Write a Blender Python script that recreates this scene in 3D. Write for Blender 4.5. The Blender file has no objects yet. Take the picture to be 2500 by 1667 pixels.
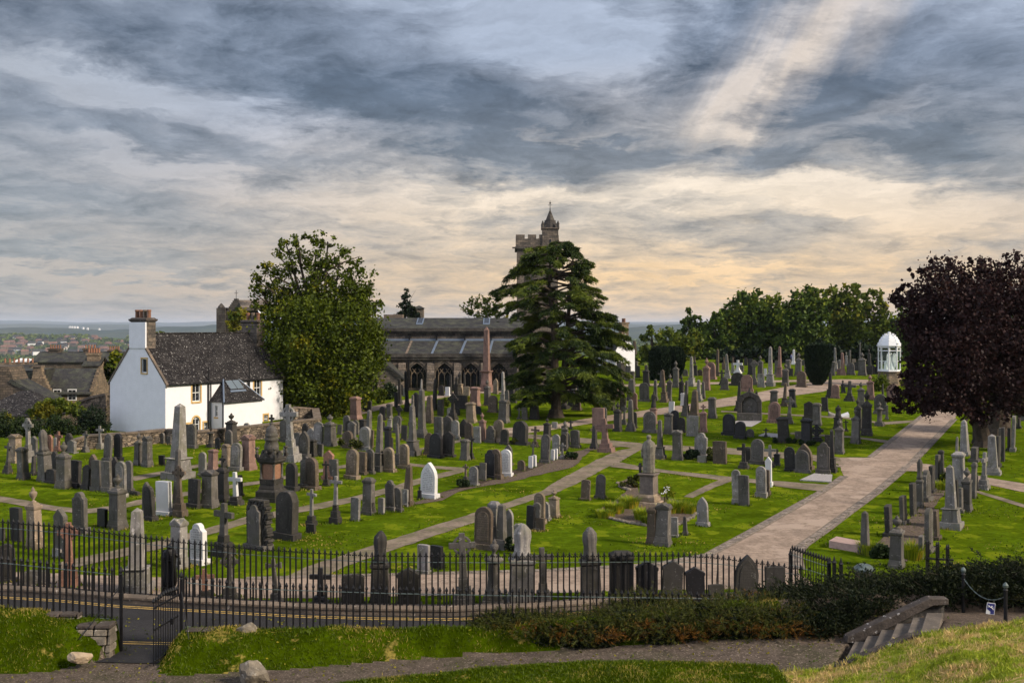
import bpy, bmesh, math, random
import numpy as np
from mathutils import Vector, Matrix
random.seed(7); np.random.seed(7)
R = math.radians
SC = bpy.context.scene
COL = SC.collection

# ---------------------------------------------------------------- camera, exposure, sun, world
EYE = 9.0                       # the camera stands nine metres above the cemetery lawn
cam = bpy.data.objects.new('camera', bpy.data.cameras.new('camera'))
COL.objects.link(cam); SC.camera = cam
cam.location = (0, 0, EYE); cam.rotation_euler = (R(90), 0, 0)
cam.data.sensor_width = 36; cam.data.lens = 36; cam.data.shift_y = -0.0154
cam.data.clip_start = 0.2; cam.data.clip_end = 60000
SC.view_settings.view_transform = 'Standard'; SC.view_settings.look = 'None'
SC.view_settings.exposure = 0.45; SC.view_settings.gamma = 1.0
SC.view_settings.use_curve_mapping = False
SC.render.resolution_x = 1024; SC.render.resolution_y = 682
try:
    SC.cycles.max_bounces = 6; SC.cycles.diffuse_bounces = 3; SC.cycles.glossy_bounces = 2
    SC.cycles.transmission_bounces = 4; SC.cycles.transparent_max_bounces = 8; SC.cycles.volume_bounces = 0
except Exception: pass

SUN_DIR = Vector((0.80, -0.34, 0.56)).normalized()      # towards the sun
sl = bpy.data.lights.new('sun', 'SUN'); sl.energy = 5.0; sl.angle = R(12); sl.color = (1.0, 0.87, 0.72)
so = bpy.data.objects.new('sun', sl); COL.objects.link(so)
so.rotation_euler = (-SUN_DIR).to_track_quat('-Z', 'Y').to_euler()

world = bpy.data.worlds.new('World'); SC.world = world; world.use_nodes = True
WT = world.node_tree; WT.nodes.clear()
def wn(t, **k):
    n = WT.nodes.new(t)
    for a, b in k.items(): setattr(n, a, b)
    return n
def wl(a, b): WT.links.new(a, b)
def setin(n, i, v):
    if hasattr(v, 'links') or hasattr(v, 'is_linked'): wl(v, n.inputs[i])
    else: n.inputs[i].default_value = v
def wmath(op, a, b=0.0, clamp=False):
    n = wn('ShaderNodeMath', operation=op, use_clamp=clamp); setin(n, 0, a); setin(n, 1, b); return n.outputs[0]
def wvm(op, a, b=(0, 0, 0)):
    n = wn('ShaderNodeVectorMath', operation=op); setin(n, 0, a); setin(n, 1, b); return n.outputs
def wrange(v, a, b, c, d, smooth=True):
    n = wn('ShaderNodeMapRange'); n.interpolation_type = 'SMOOTHSTEP' if smooth else 'LINEAR'
    setin(n, 0, v)
    for i, q in enumerate((a, b, c, d)): setin(n, i+1, q)
    return n.outputs[0]
def wmix(f, a, b):
    n = wn('ShaderNodeMix', data_type='RGBA'); setin(n, 0, f)
    for i, q in ((6, a), (7, b)):
        if isinstance(q, tuple): n.inputs[i].default_value = q + (1,)
        else: wl(q, n.inputs[i])
    return n.outputs[2]
def build_sky():
    out = wn('ShaderNodeOutputWorld'); bg = wn('ShaderNodeBackground')
    tc = wn('ShaderNodeTexCoord'); sep = wn('ShaderNodeSeparateXYZ'); wl(tc.outputs['Generated'], sep.inputs[0])
    X, Y, Z = sep.outputs
    az = wmath('ARCTAN2', X, Y)                       # azimuth from the view axis, radians
    el = wmath('ARCSINE', Z)
    # ragged cloud edges: warp the (azimuth, elevation) map with cloud-plane noise
    zc = wmath('ADD', wmath('MAXIMUM', Z, 0.0), 0.16)
    cmb = wn('ShaderNodeCombineXYZ'); wl(wmath('DIVIDE', X, zc), cmb.inputs[0]); wl(wmath('DIVIDE', Y, zc), cmb.inputs[1])
    P = cmb.outputs[0]
    def noise(vec, scale, detail=6, rough=0.6, off=(0, 0, 0), dist=0.0):
        v = wvm('ADD', vec, off)[0]
        n = wn('ShaderNodeTexNoise'); wl(v, n.inputs['Vector'])
        n.inputs['Scale'].default_value = scale; n.inputs['Detail'].default_value = detail
        n.inputs['Roughness'].default_value = rough; n.inputs['Distortion'].default_value = dist
        return n
    nw = noise(P, 1.6, 5, 0.55); nf = noise(P, 4.5, 8, 0.66, (3, 1, 0), 0.3); nl = noise(P, 0.8, 3, 0.5, (9, 4, 0))
    ae = wn('ShaderNodeCombineXYZ'); wl(az, ae.inputs[0]); wl(el, ae.inputs[1])
    warp = wvm('SUBTRACT', nw.outputs['Color'], (0.5, 0.5, 0.5))[0]
    warp = wvm('MULTIPLY', warp, (0.16, 0.075, 0))[0]
    warp2 = wvm('MULTIPLY', wvm('SUBTRACT', nf.outputs['Color'], (0.5, 0.5, 0.5))[0], (0.10, 0.05, 0))[0]
    W = wvm('ADD', wvm('ADD', ae.outputs[0], warp)[0], warp2)[0]
    sm = wn('ShaderNodeMapping'); wl(ae.outputs[0], sm.inputs[0]); sm.inputs[2].default_value = (0, 0, R(-62)); 
    sm2 = wn('ShaderNodeMapping'); wl(sm.outputs[0], sm2.inputs[0]); sm2.inputs[3].default_value = (4.0, 34.0, 1)
    stn = wn('ShaderNodeTexNoise'); wl(sm2.outputs[0], stn.inputs['Vector']); stn.inputs['Scale'].default_value = 1.0; stn.inputs['Detail'].default_value = 4
    WS = wvm('ADD', ae.outputs[0], wvm('MULTIPLY', wvm('SUBTRACT', stn.outputs['Color'], (0.5, 0.5, 0.5))[0], (0.09, 0.09, 0))[0])[0]
    WS = wvm('ADD', WS, wvm('MULTIPLY', warp, (0.35, 0.5, 0))[0])[0]
    def blob(px, py, sx, sy, ang, amp, hard=0.0, src=None):
        m = wn('ShaderNodeMapping', vector_type='TEXTURE'); wl(src or W, m.inputs[0])
        m.inputs[1].default_value = (math.atan((px-1250)/2500), math.atan((795-py)/2500), 0)
        m.inputs[2].default_value = (0, 0, R(ang)); m.inputs[3].default_value = (sx/2500, sy/2500, 1)
        ln = wvm('LENGTH', m.outputs[0])[1]
        return wrange(ln, 1.25, hard, 0.0, amp)
    darks = [(620,150,900,125,-9,.95,.25),(1250,330,620,120,-9,1.0,.3),(1500,400,700,75,-2,.95,.3),(2230,260,420,190,-20,1.1,.35),
             (1700,160,120,230,-30,.7,.2),(1950,330,260,100,25,.9,.3),(480,365,420,45,-7,.6,.2),(60,330,260,110,-8,.5,.1),
             (180,520,520,65,-5,.55,.2),(250,660,520,38,-2,.5,.2),(1780,585,300,45,-3,.75,.2),(1330,545,200,30,0,.5,.2),
             (2330,400,260,60,-15,.6,.2),(2380,620,220,22,3,.4,.2),(900,440,380,50,-5,.5,.2),(1000,600,300,22,-2,.25,.2),
             (2100,700,500,10,0,.25,.2),(2000,560,160,22,0,.4,.2),(700,30,500,60,-6,.5,.1)]
    lights = [(1350,110,300,120,-10,.9,.2),(1640,60,90,150,-10,.6,.2),(400,250,420,60,-9,.9,.2),(1800,455,420,60,-4,1.2,.3),
              (2250,520,400,60,-6,.7,.2),(1150,480,420,40,-2,.6,.2),(300,400,300,30,-9,.6,.2),(200,690,360,24,-4,1.0,.3),
              (700,500,420,40,-2,.4,.2),(1650,665,420,22,2,.6,.2),(2150,290,200,36,18,.6,.1),(1370,330,150,14,0,.6,.1),(980,535,200,20,0,.4,.2)]
    acc = wmath('MULTIPLY_ADD', nf.outputs['Fac'], 1.9); acc.node.inputs[2].default_value = -0.80
    acc = wmath('ADD', acc, wmath('MULTIPLY', wmath('SUBTRACT', nl.outputs['Fac'], 0.5), 0.5))
    for b in darks: acc = wmath('ADD', acc, wmath('MULTIPLY', blob(*b), 0.68))
    for b in lights: acc = wmath('SUBTRACT', acc, wmath('MULTIPLY', blob(*b), 0.72))
    beam = blob(1935, 165, 400, 105, 39, 1.0, 0.0, WS); beam2 = blob(1700, 90, 120, 300, -38, 1.0, 0.0, WS)
    acc = wmath('ADD', acc, wmath('MULTIPLY', beam2, 0.35)); acc = wmath('SUBTRACT', acc, wmath('MULTIPLY', wmath('MULTIPLY', beam, wrange(stn.outputs['Fac'], 0.30, 0.62, 0.45, 1.0)), 0.85))
    fs = wn('ShaderNodeMapping'); wl(W, fs.inputs[0]); fs.inputs[2].default_value = (0, 0, R(6)); fs.inputs[3].default_value = (14, 60, 1)
    fn_ = wn('ShaderNodeTexNoise'); wl(fs.outputs[0], fn_.inputs['Vector']); fn_.inputs['Scale'].default_value = 1.0; fn_.inputs['Detail'].default_value = 7; fn_.inputs['Roughness'].default_value = 0.7
    acc = wmath('ADD', acc, wmath('MULTIPLY', wmath('SUBTRACT', fn_.outputs['Fac'], 0.5), 0.62))
    D = wrange(acc, -0.20, 1.12, 0.0, 1.0, False)
    # colours of gap and cloud by direction
    hz = wrange(el, 0.0, 0.26, 1.0, 0.0)                       # 1 at the horizon
    glow = wn('ShaderNodeMapping', vector_type='TEXTURE'); wl(ae.outputs[0], glow.inputs[0])
    glow.inputs[1].default_value = (0.16, 0.03, 0); glow.inputs[3].default_value = (0.52, 0.20, 1)
    gl = wrange(wvm('LENGTH', glow.outputs[0])[1], 1.2, 0.0, 0.0, 1.0)
    gap = wmix(hz, (0.43, 0.495, 0.62), (0.58, 0.47, 0.38))
    gap = wmix(gl, gap, (1.0, 0.68, 0.36))
    hi = wrange(el, 0.04, 0.16, 0.0, 1.0); hi = wmath('MULTIPLY', hi, gl)
    gap = wmix(hi, gap, (1.12, 1.03, 0.88))
    bm = blob(1935, 165, 460, 150, 39, 0.9, 0.0, WS)
    gap = wmix(bm, gap, (0.80, 0.68, 0.57))
    gs = wvm('SCALE', gap); wl(wrange(fn_.outputs['Fac'], 0.3, 0.72, 1.10, 0.80, False), gs[0].node.inputs['Scale']); gap = gs[0]
    cloud = wmix(hz, (0.088, 0.118, 0.168), (0.18, 0.225, 0.265))
    cloud = wmix(wmath('MULTIPLY', gl, 0.45), cloud, (0.38, 0.33, 0.28))
    cs = wvm('SCALE', cloud); wl(wrange(wmath('ADD', wmath('MULTIPLY', nf.outputs['Fac'], 0.6), wmath('MULTIPLY', fn_.outputs['Fac'], 0.4)), 0.34, 0.64, 1.65, 0.75, False), cs[0].node.inputs['Scale']); cloud = cs[0]
    lw = wrange(az, -0.15, -0.5, 0.0, 1.0)
    gap = wmix(wmath('MULTIPLY', lw, 0.45), gap, (0.42, 0.42, 0.42))
    ram = wn('ShaderNodeValToRGB'); wl(D, ram.inputs[0])
    e = ram.color_ramp.elements; e[0].position = 0.0; e[0].color = (0, 0, 0, 1); e[1].position = 1.0; e[1].color = (1, 1, 1, 1)
    e2 = ram.color_ramp.elements.new(0.5); e2.color = (0.60, 0.60, 0.60, 1)
    skyc = wmix(ram.outputs[0], gap, cloud)
    # physical sky behind the cloud layer
    ns = wn('ShaderNodeTexSky', sky_type='NISHITA'); ns.sun_disc = False
    ns.sun_elevation = math.asin(SUN_DIR.z); ns.sun_rotation = math.atan2(SUN_DIR.x, SUN_DIR.y)
    nsc = wvm('SCALE', ns.outputs[0]); nsc[0].node.inputs['Scale'].default_value = 0.09
    skyc = wmix(0.10, skyc, nsc[0])
    # unseen sky shaped as fill light: bright at left for the gable, dim elsewhere
    rear = wmath('MAXIMUM', wrange(wmath('ABSOLUTE', az), 0.70, 1.35, 0.0, 1.0), wrange(el, 0.45, 0.9, 0.0, 1.0))
    lq = wrange(az, -0.7, -1.3, 0.0, 1.0); rcol = wmix(lq, (0.17, 0.18, 0.24), (1.15, 1.24, 1.50))
    skyc = wmix(rear, skyc, rcol)
    below = wrange(el, -0.02, 0.0, 1.0, 0.0)
    skyc = wmix(below, skyc, (0.10, 0.12, 0.13))
    wl(skyc, bg.inputs[0]); bg.inputs[1].default_value = 0.80
    wl(bg.outputs[0], out.inputs[0])
build_sky()

# ---------------------------------------------------------------- helpers
def gz(Y): return 0.02*max(0.0, Y-45.0)            # the lawn rises gently beyond 45 m
def at(px, py, Y): return Vector(((px-1250)/2500*Y, Y, EYE-(py-795)/2500*Y))
def gy(py):                                         # distance at which the lawn lies along that sight line
    t = (py-795)/2500
    Y = EYE/t
    return Y if Y <= 45 else (EYE+0.9)/(t+0.02)
def gp(px, py):
    Y = gy(py); return Vector(((px-1250)/2500*Y, Y, gz(Y)))
def tag(o, label=None, cat=None, group=None, kind=None):
    if label: o['label'] = label
    if cat: o['category'] = cat
    if group: o['group'] = group
    if kind: o['kind'] = kind
    return o
def empty(name, loc, rz=0.0):
    o = bpy.data.objects.new(name, None); COL.objects.link(o); o.location = loc; o.rotation_euler = (0, 0, rz)
    o.empty_display_size = 0.1; return o
class MB:
    def __init__(s): s.v = []; s.f = []
    def add(s, v, f):
        n = len(s.v); s.v += [tuple(p) for p in v]; s.f += [tuple(i+n for i in q) for q in f]; return s
    def box(s, x0, x1, y0, y1, z0, z1): return s.frus((x0+x1)/2, (y0+y1)/2, z0, z1, x1-x0, y1-y0, x1-x0, y1-y0)
    def frus(s, cx, cy, z0, z1, a0, b0, a1, b1):
        v = [(cx-a0/2, cy-b0/2, z0), (cx+a0/2, cy-b0/2, z0), (cx+a0/2, cy+b0/2, z0), (cx-a0/2, cy+b0/2, z0),
             (cx-a1/2, cy-b1/2, z1), (cx+a1/2, cy-b1/2, z1), (cx+a1/2, cy+b1/2, z1), (cx-a1/2, cy+b1/2, z1)]
        return s.add(v, [(3, 2, 1, 0), (4, 5, 6, 7), (0, 1, 5, 4), (1, 2, 6, 5), (2, 3, 7, 6), (3, 0, 4, 7)])
    def prism(s, out, y0, y1):                     # outline in x,z, counter-clockwise seen from -y
        n = len(out)
        v = [(x, y0, z) for x, z in out] + [(x, y1, z) for x, z in out]
        f = [tuple(range(n)), tuple(reversed(range(n, 2*n)))] + [((i+1) % n, i, i+n, (i+1) % n+n) for i in range(n)]
        return s.add(v, f)
    def prismx(s, out, x0, x1):                    # outline in y,z extruded along x
        n = len(out)
        v = [(x0, y, z) for y, z in out] + [(x1, y, z) for y, z in out]
        f = [tuple(reversed(range(n))), tuple(range(n, 2*n))] + [(i, (i+1) % n, (i+1) % n+n, i+n) for i in range(n)]
        return s.add(v, f)
    def lathe(s, prof, n=12, cx=0, cy=0, z0=0):
        v = []; f = []
        for r, z in prof:
            for k in range(n):
                a = 2*math.pi*k/n; v.append((cx+r*math.cos(a), cy+r*math.sin(a), z0+z))
        for i in range(len(prof)-1):
            for k in range(n):
                k2 = (k+1) % n; f.append((i*n+k, i*n+k2, (i+1)*n+k2, (i+1)*n+k))
        f.append(tuple(reversed(range(n)))); m = (len(prof)-1)*n; f.append(tuple(range(m, m+n)))
        return s.add(v, f)
    def loft(s, rings, n=16, folds=0, amp=0.0):    # rings: z, rx, ry, cx, cy
        v = []; f = []
        for z, rx, ry, cx, cy in rings:
            for k in range(n):
                a = 2*math.pi*k/n; q = 1+amp*math.sin(folds*a+z*1.3)
                v.append((cx+rx*q*math.cos(a), cy+ry*q*math.sin(a), z))
        for i in range(len(rings)-1):
            for k in range(n):
                k2 = (k+1) % n; f.append((i*n+k, i*n+k2, (i+1)*n+k2, (i+1)*n+k))
        f.append(tuple(reversed(range(n)))); m = (len(rings)-1)*n; f.append(tuple(range(m, m+n)))
        return s.add(v, f)
    def tube(s, p0, p1, r0, r1=None, n=6):
        r1 = r0 if r1 is None else r1
        p0 = Vector(p0); p1 = Vector(p1); d = (p1-p0).normalized()
        a = d.orthogonal().normalized(); b = d.cross(a)
        v = [p+(a*math.cos(2*math.pi*k/n)+b*math.sin(2*math.pi*k/n))*r for p, r in ((p0, r0), (p1, r1)) for k in range(n)]
        f = [(k, (k+1) % n, (k+1) % n+n, k+n) for k in range(n)] + [tuple(reversed(range(n))), tuple(range(n, 2*n))]
        return s.add(v, f)
    def path(s, pts, r0, r1=None, n=6):
        r1 = r0 if r1 is None else r1; m = len(pts)-1
        for i in range(m): s.tube(pts[i], pts[i+1], r0+(r1-r0)*i/m, r0+(r1-r0)*(i+1)/m, n)
        return s
    def xform(s, M): s.v = [tuple(M @ Vector(p)) for p in s.v]; return s
    def merge(s, o): return s.add(o.v, o.f)
    def build(s, name, mat, parent=None, bev=0.0, smooth=False, loc=None):
        me = bpy.data.meshes.new(name); me.from_pydata(s.v, [], s.f); me.materials.append(mat)
        if bev > 0:
            bm = bmesh.new(); bm.from_mesh(me)
            bmesh.ops.recalc_face_normals(bm, faces=bm.faces)
            ed = [e for e in bm.edges if len(e.link_faces) == 2 and e.calc_face_angle(0) > 0.5]
            try: bmesh.ops.bevel(bm, geom=ed, offset=bev, segments=1, affect='EDGES', clamp_overlap=True)
            except Exception: pass
            bm.to_mesh(me); bm.free()
        if smooth: me.polygons.foreach_set('use_smooth', [True]*len(me.polygons))
        o = bpy.data.objects.new(name, me); COL.objects.link(o)
        if parent: o.parent = parent
        if loc: o.location = loc
        return o

# ---------------------------------------------------------------- materials
def M(name, base, rough=0.85, var=0.25, scale=3.0, bump=0.0, bscale=20.0, spots=None, streak=0.0, coord='Object', spec=0.3, rnd=0.0, second=None, sscale=0.6, metal=0.0, trans=0.0, thr=0.5, fine=0.0):
    m = bpy.data.materials.new(name); m.use_nodes = True; t = m.node_tree; nd = t.nodes; L = t.links.new
    b = nd['Principled BSDF']; b.inputs['Roughness'].default_value = rough; b.inputs['Specular IOR Level'].default_value = spec
    b.inputs['Metallic'].default_value = metal
    tc = nd.new('ShaderNodeTexCoord'); vec = tc.outputs[coord] if coord != 'World' else nd.new('ShaderNodeNewGeometry').outputs['Position']
    oi = nd.new('ShaderNodeObjectInfo')
    if coord == 'Object':
        ad = nd.new('ShaderNodeVectorMath'); ad.operation = 'ADD'; mu = nd.new('ShaderNodeMath'); mu.operation = 'MULTIPLY'
        L(oi.outputs['Random'], mu.inputs[0]); mu.inputs[1].default_value = 57.0
        L(vec, ad.inputs[0]); L(mu.outputs[0], ad.inputs[1]); vec = ad.outputs[0]
    def noise(sc, det=5, ro=0.6, v=None, stretch=None):
        n = nd.new('ShaderNodeTexNoise'); n.inputs['Scale'].default_value = sc; n.inputs['Detail'].default_value = det; n.inputs['Roughness'].default_value = ro
        v = v or vec
        if stretch:
            mp = nd.new('ShaderNodeMapping'); L(v, mp.inputs[0]); mp.inputs[3].default_value = stretch; v = mp.outputs[0]
        L(v, n.inputs['Vector']); return n.outputs['Fac']
    def ramp(f, a, c, v0, v1):
        r = nd.new('ShaderNodeMapRange'); L(f, r.inputs[0])
        for i, q in enumerate((a, c, v0, v1)): r.inputs[i+1].default_value = q
        r.interpolation_type = 'SMOOTHSTEP'; return r.outputs[0]
    def mix(f, a, c):
        x = nd.new('ShaderNodeMix'); x.data_type = 'RGBA'
        if isinstance(f, float): x.inputs[0].default_value = f
        else: L(f, x.inputs[0])
        for i, q in ((6, a), (7, c)):
            if isinstance(q, tuple): x.inputs[i].default_value = q[:3]+(1,)
            else: L(q, x.inputs[i])
        return x.outputs[2]
    lo = tuple(c*(1-var) for c in base); hi = tuple(min(1, c*(1+var)) for c in base)
    c = mix(ramp(noise(scale), 0.3, 0.7, 0, 1), lo, hi)
    if second: c = mix(ramp(noise(sscale, 3), thr-0.08, thr+0.12, 0, 0.85), c, second)
    c2 = mix(ramp(noise(scale*7, 3), 0.35, 0.65, 0, 0.6), c, tuple(q*(1-var*0.9) for q in base)); c = c2
    if streak: c = mix(ramp(noise(5.0, 4, 0.6, stretch=(1, 1, 0.18)), 0.52, 0.72, 0, streak), c, tuple(q*0.28 for q in base))
    if fine: c = mix(ramp(noise(fine, 4, 0.75), 0.40, 0.62, 0, 0.75), c, tuple(q*0.50 for q in base)); c = mix(ramp(noise(fine*0.23, 4, 0.7), 0.42, 0.66, 0, 0.55), c, tuple(q*1.25 for q in base))
    if spots: c = mix(ramp(noise(spots[1], 4, 0.7), spots[2], spots[2]+0.07, 0, 0.8), c, spots[0])
    if rnd:
        h = nd.new('ShaderNodeHueSaturation'); r = nd.new('ShaderNodeMapRange'); L(oi.outputs['Random'], r.inputs[0])
        r.inputs[3].default_value = 1-rnd; r.inputs[4].default_value = 1+rnd; L(r.outputs[0], h.inputs['Value']); L(c, h.inputs['Color']); c = h.outputs[0]
    L(c, b.inputs['Base Color'])
    if bump:
        bp = nd.new('ShaderNodeBump'); bp.inputs['Strength'].default_value = bump; bp.inputs['Distance'].default_value = 0.05
        L(noise(bscale, 6, 0.7), bp.inputs['Height']); L(bp.outputs[0], b.inputs['Normal'])
    return m
def inscribed(src):
    m = src.copy(); m.name = src.name+'_inscribed'; t = m.node_tree; nd = t.nodes; L = t.links.new; b = nd['Principled BSDF']; old = b.inputs['Base Color'].links[0].from_socket
    tc = nd.new('ShaderNodeTexCoord'); sp = nd.new('ShaderNodeSeparateXYZ'); L(tc.outputs['Object'], sp.inputs[0])
    def mt(op, a, c): n = nd.new('ShaderNodeMath'); n.operation = op; L(a, n.inputs[0]); (L(c, n.inputs[1]) if hasattr(c, 'is_linked') else setattr(n.inputs[1], 'default_value', c)); return n.outputs[0]
    fz = mt('FRACT', mt('MULTIPLY', sp.outputs[2], 11.0), 0); row = mt('FLOOR', mt('MULTIPLY', sp.outputs[2], 11.0), 0)
    cb = nd.new('ShaderNodeCombineXYZ'); L(mt('MULTIPLY', sp.outputs[0], 22.0), cb.inputs[0]); L(mt('MULTIPLY', row, 3.7), cb.inputs[1])
    n = nd.new('ShaderNodeTexNoise'); n.inputs['Scale'].default_value = 1.0; n.inputs['Detail'].default_value = 1; L(cb.outputs[0], n.inputs['Vector'])
    f = mt('MULTIPLY', mt('LESS_THAN', fz, 0.5), mt('GREATER_THAN', n.outputs['Fac'], 0.46)); f = mt('MULTIPLY', f, 0.45)
    x = nd.new('ShaderNodeMix'); x.data_type = 'RGBA'; L(f, x.inputs[0]); L(old, x.inputs[6]); x.inputs[7].default_value = (0.02, 0.018, 0.016, 1); L(x.outputs[2], b.inputs['Base Color']); return m
def leafmat(name, c1, c2, c3, trans=0.3, f3=0.68, scale=0.35, rough=0.6):
    m = bpy.data.materials.new(name); m.use_nodes = True; t = m.node_tree; nd = t.nodes; nd.clear(); L = t.links.new
    at_ = nd.new('ShaderNodeAttribute'); at_.attribute_name = 'rnd'
    tc = nd.new('ShaderNodeTexCoord'); n = nd.new('ShaderNodeTexNoise'); n.inputs['Scale'].default_value = scale; n.inputs['Detail'].default_value = 3
    L(tc.outputs['Object'], n.inputs['Vector'])
    def mix(f, a, b):
        x = nd.new('ShaderNodeMix'); x.data_type = 'RGBA'; L(f, x.inputs[0])
        for i, q in ((6, a), (7, b)):
            if isinstance(q, tuple): x.inputs[i].default_value = q+(1,)
            else: L(q, x.inputs[i])
        return x.outputs[2]
    def rg(f, a, b):
        r = nd.new('ShaderNodeMapRange'); L(f, r.inputs[0]); r.inputs[1].default_value = a; r.inputs[2].default_value = b; return r.outputs[0]
    c = mix(at_.outputs['Fac'], c1, c2)
    ad = nd.new('ShaderNodeMath'); ad.operation = 'MULTIPLY_ADD'; L(at_.outputs['Fac'], ad.inputs[0]); ad.inputs[1].default_value = 0.12; L(n.outputs['Fac'], ad.inputs[2])
    c = mix(rg(ad.outputs[0], f3-0.07, f3+0.05), c, c3)
    d = nd.new('ShaderNodeBsdfDiffuse'); tr = nd.new('ShaderNodeBsdfTranslucent'); mx = nd.new('ShaderNodeMixShader'); o = nd.new('ShaderNodeOutputMaterial')
    L(c, d.inputs[0]); L(c, tr.inputs[0]); mx.inputs[0].default_value = trans; L(d.outputs[0], mx.inputs[1]); L(tr.outputs[0], mx.inputs[2])
    gls = nd.new('ShaderNodeBsdfGlossy'); gls.inputs['Roughness'].default_value = rough; gls.inputs[0].default_value = (1, 1, 1, 1)
    m2 = nd.new('ShaderNodeMixShader'); m2.inputs[0].default_value = 0.010; L(mx.outputs[0], m2.inputs[1]); L(gls.outputs[0], m2.inputs[2])
    L(m2.outputs[0], o.inputs[0]); return m
def brickmat(name, c1, c2, mortar, bw=0.5, bh=0.22, rough=0.9, bump=0.4, msize=0.02, offset=0.5, coord='Object', axis='XZ', tint=None, dark=0.5, flecks=False):
    """coursed stone or slates; pattern is in object space on the dominant wall axis"""
    m = bpy.data.materials.new(name); m.use_nodes = True; t = m.node_tree; nd = t.nodes; L = t.links.new
    b = nd['Principled BSDF']; b.inputs['Roughness'].default_value = rough; b.inputs['Specular IOR Level'].default_value = 0.25
    tc = nd.new('ShaderNodeTexCoord'); sp = nd.new('ShaderNodeSeparateXYZ'); L(tc.outputs[coord], sp.inputs[0])
    ad = nd.new('ShaderNodeMath'); ad.operation = 'ADD'; L(sp.outputs[0], ad.inputs[0]); L(sp.outputs[1], ad.inputs[1])
    cb = nd.new('ShaderNodeCombineXYZ'); L(ad.outputs[0], cb.inputs[0]); L(sp.outputs[2], cb.inputs[1])
    n0 = nd.new('ShaderNodeTexNoise'); n0.inputs['Scale'].default_value = 2.0; L(tc.outputs[coord], n0.inputs['Vector'])
    wv = nd.new('ShaderNodeVectorMath'); wv.operation = 'MULTIPLY_ADD'; L(n0.outputs['Color'], wv.inputs[0]); wv.inputs[1].default_value = (0.06, 0.06, 0); L(cb.outputs[0], wv.inputs[2])
    br = nd.new('ShaderNodeTexBrick'); L(wv.outputs[0], br.inputs['Vector']); br.inputs['Scale'].default_value = 1.0
    br.inputs['Brick Width'].default_value = bw; br.inputs['Row Height'].default_value = bh; br.inputs['Mortar Size'].default_value = msize; br.offset = offset
    br.inputs['Color1'].default_value = c1+(1,); br.inputs['Color2'].default_value = c2+(1,); br.inputs['Mortar'].default_value = mortar+(1,)
    br.inputs['Mortar Smooth'].default_value = 0.3; br.inputs['Bias'].default_value = 0.0
    n = nd.new('ShaderNodeTexNoise'); n.inputs['Scale'].default_value = 1.1; n.inputs['Detail'].default_value = 7; n.inputs['Roughness'].default_value = 0.7; L(tc.outputs[coord], n.inputs['Vector'])
    rr = nd.new('ShaderNodeMapRange'); L(n.outputs['Fac'], rr.inputs[0]); rr.inputs[1].default_value = 0.45; rr.inputs[2].default_value = 0.7; rr.inputs[4].default_value = 0.85
    mx = nd.new('ShaderNodeMix'); mx.data_type = 'RGBA'; L(rr.outputs[0], mx.inputs[0]); L(br.outputs['Color'], mx.inputs[6])
    mx.inputs[7].default_value = tuple(q*dark for q in (tint or c1))+(1,)
    n2 = nd.new('ShaderNodeTexNoise'); n2.inputs['Scale'].default_value = 9; n2.inputs['Detail'].default_value = 5; L(tc.outputs[coord], n2.inputs['Vector'])
    r2 = nd.new('ShaderNodeMapRange'); L(n2.outputs['Fac'], r2.inputs[0]); r2.inputs[1].default_value = 0.3; r2.inputs[2].default_value = 0.7; r2.inputs[3].default_value = 0.6; r2.inputs[4].default_value = 1.3
    ml = nd.new('ShaderNodeVectorMath'); ml.operation = 'SCALE'; L(mx.outputs[2], ml.inputs[0]); L(r2.outputs[0], ml.inputs['Scale'])
    cc = ml.outputs[0]
    if flecks:
        n3 = nd.new('ShaderNodeTexNoise'); n3.inputs['Scale'].default_value = 6.5; n3.inputs['Detail'].default_value = 4; n3.inputs['Roughness'].default_value = 0.75; L(tc.outputs[coord], n3.inputs['Vector'])
        r3 = nd.new('ShaderNodeMapRange'); L(n3.outputs['Fac'], r3.inputs[0]); r3.inputs[1].default_value = 0.60; r3.inputs[2].default_value = 0.64; r3.inputs[4].default_value = 0.75
        m3 = nd.new('ShaderNodeMix'); m3.data_type = 'RGBA'; L(r3.outputs[0], m3.inputs[0]); L(cc, m3.inputs[6]); m3.inputs[7].default_value = (0.34, 0.33, 0.31, 1); cc = m3.outputs[2]
    L(cc, b.inputs['Base Color'])
    bp = nd.new('ShaderNodeBump'); bp.inputs['Strength'].default_value = bump; bp.inputs['Distance'].default_value = 0.04
    sb = nd.new('ShaderNodeMath'); sb.operation = 'SUBTRACT'; L(n2.outputs['Fac'], sb.inputs[0]); L(br.outputs['Fac'], sb.inputs[1]); L(sb.outputs[0], bp.inputs['Height']); L(bp.outputs[0], b.inputs['Normal'])
    return m
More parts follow.
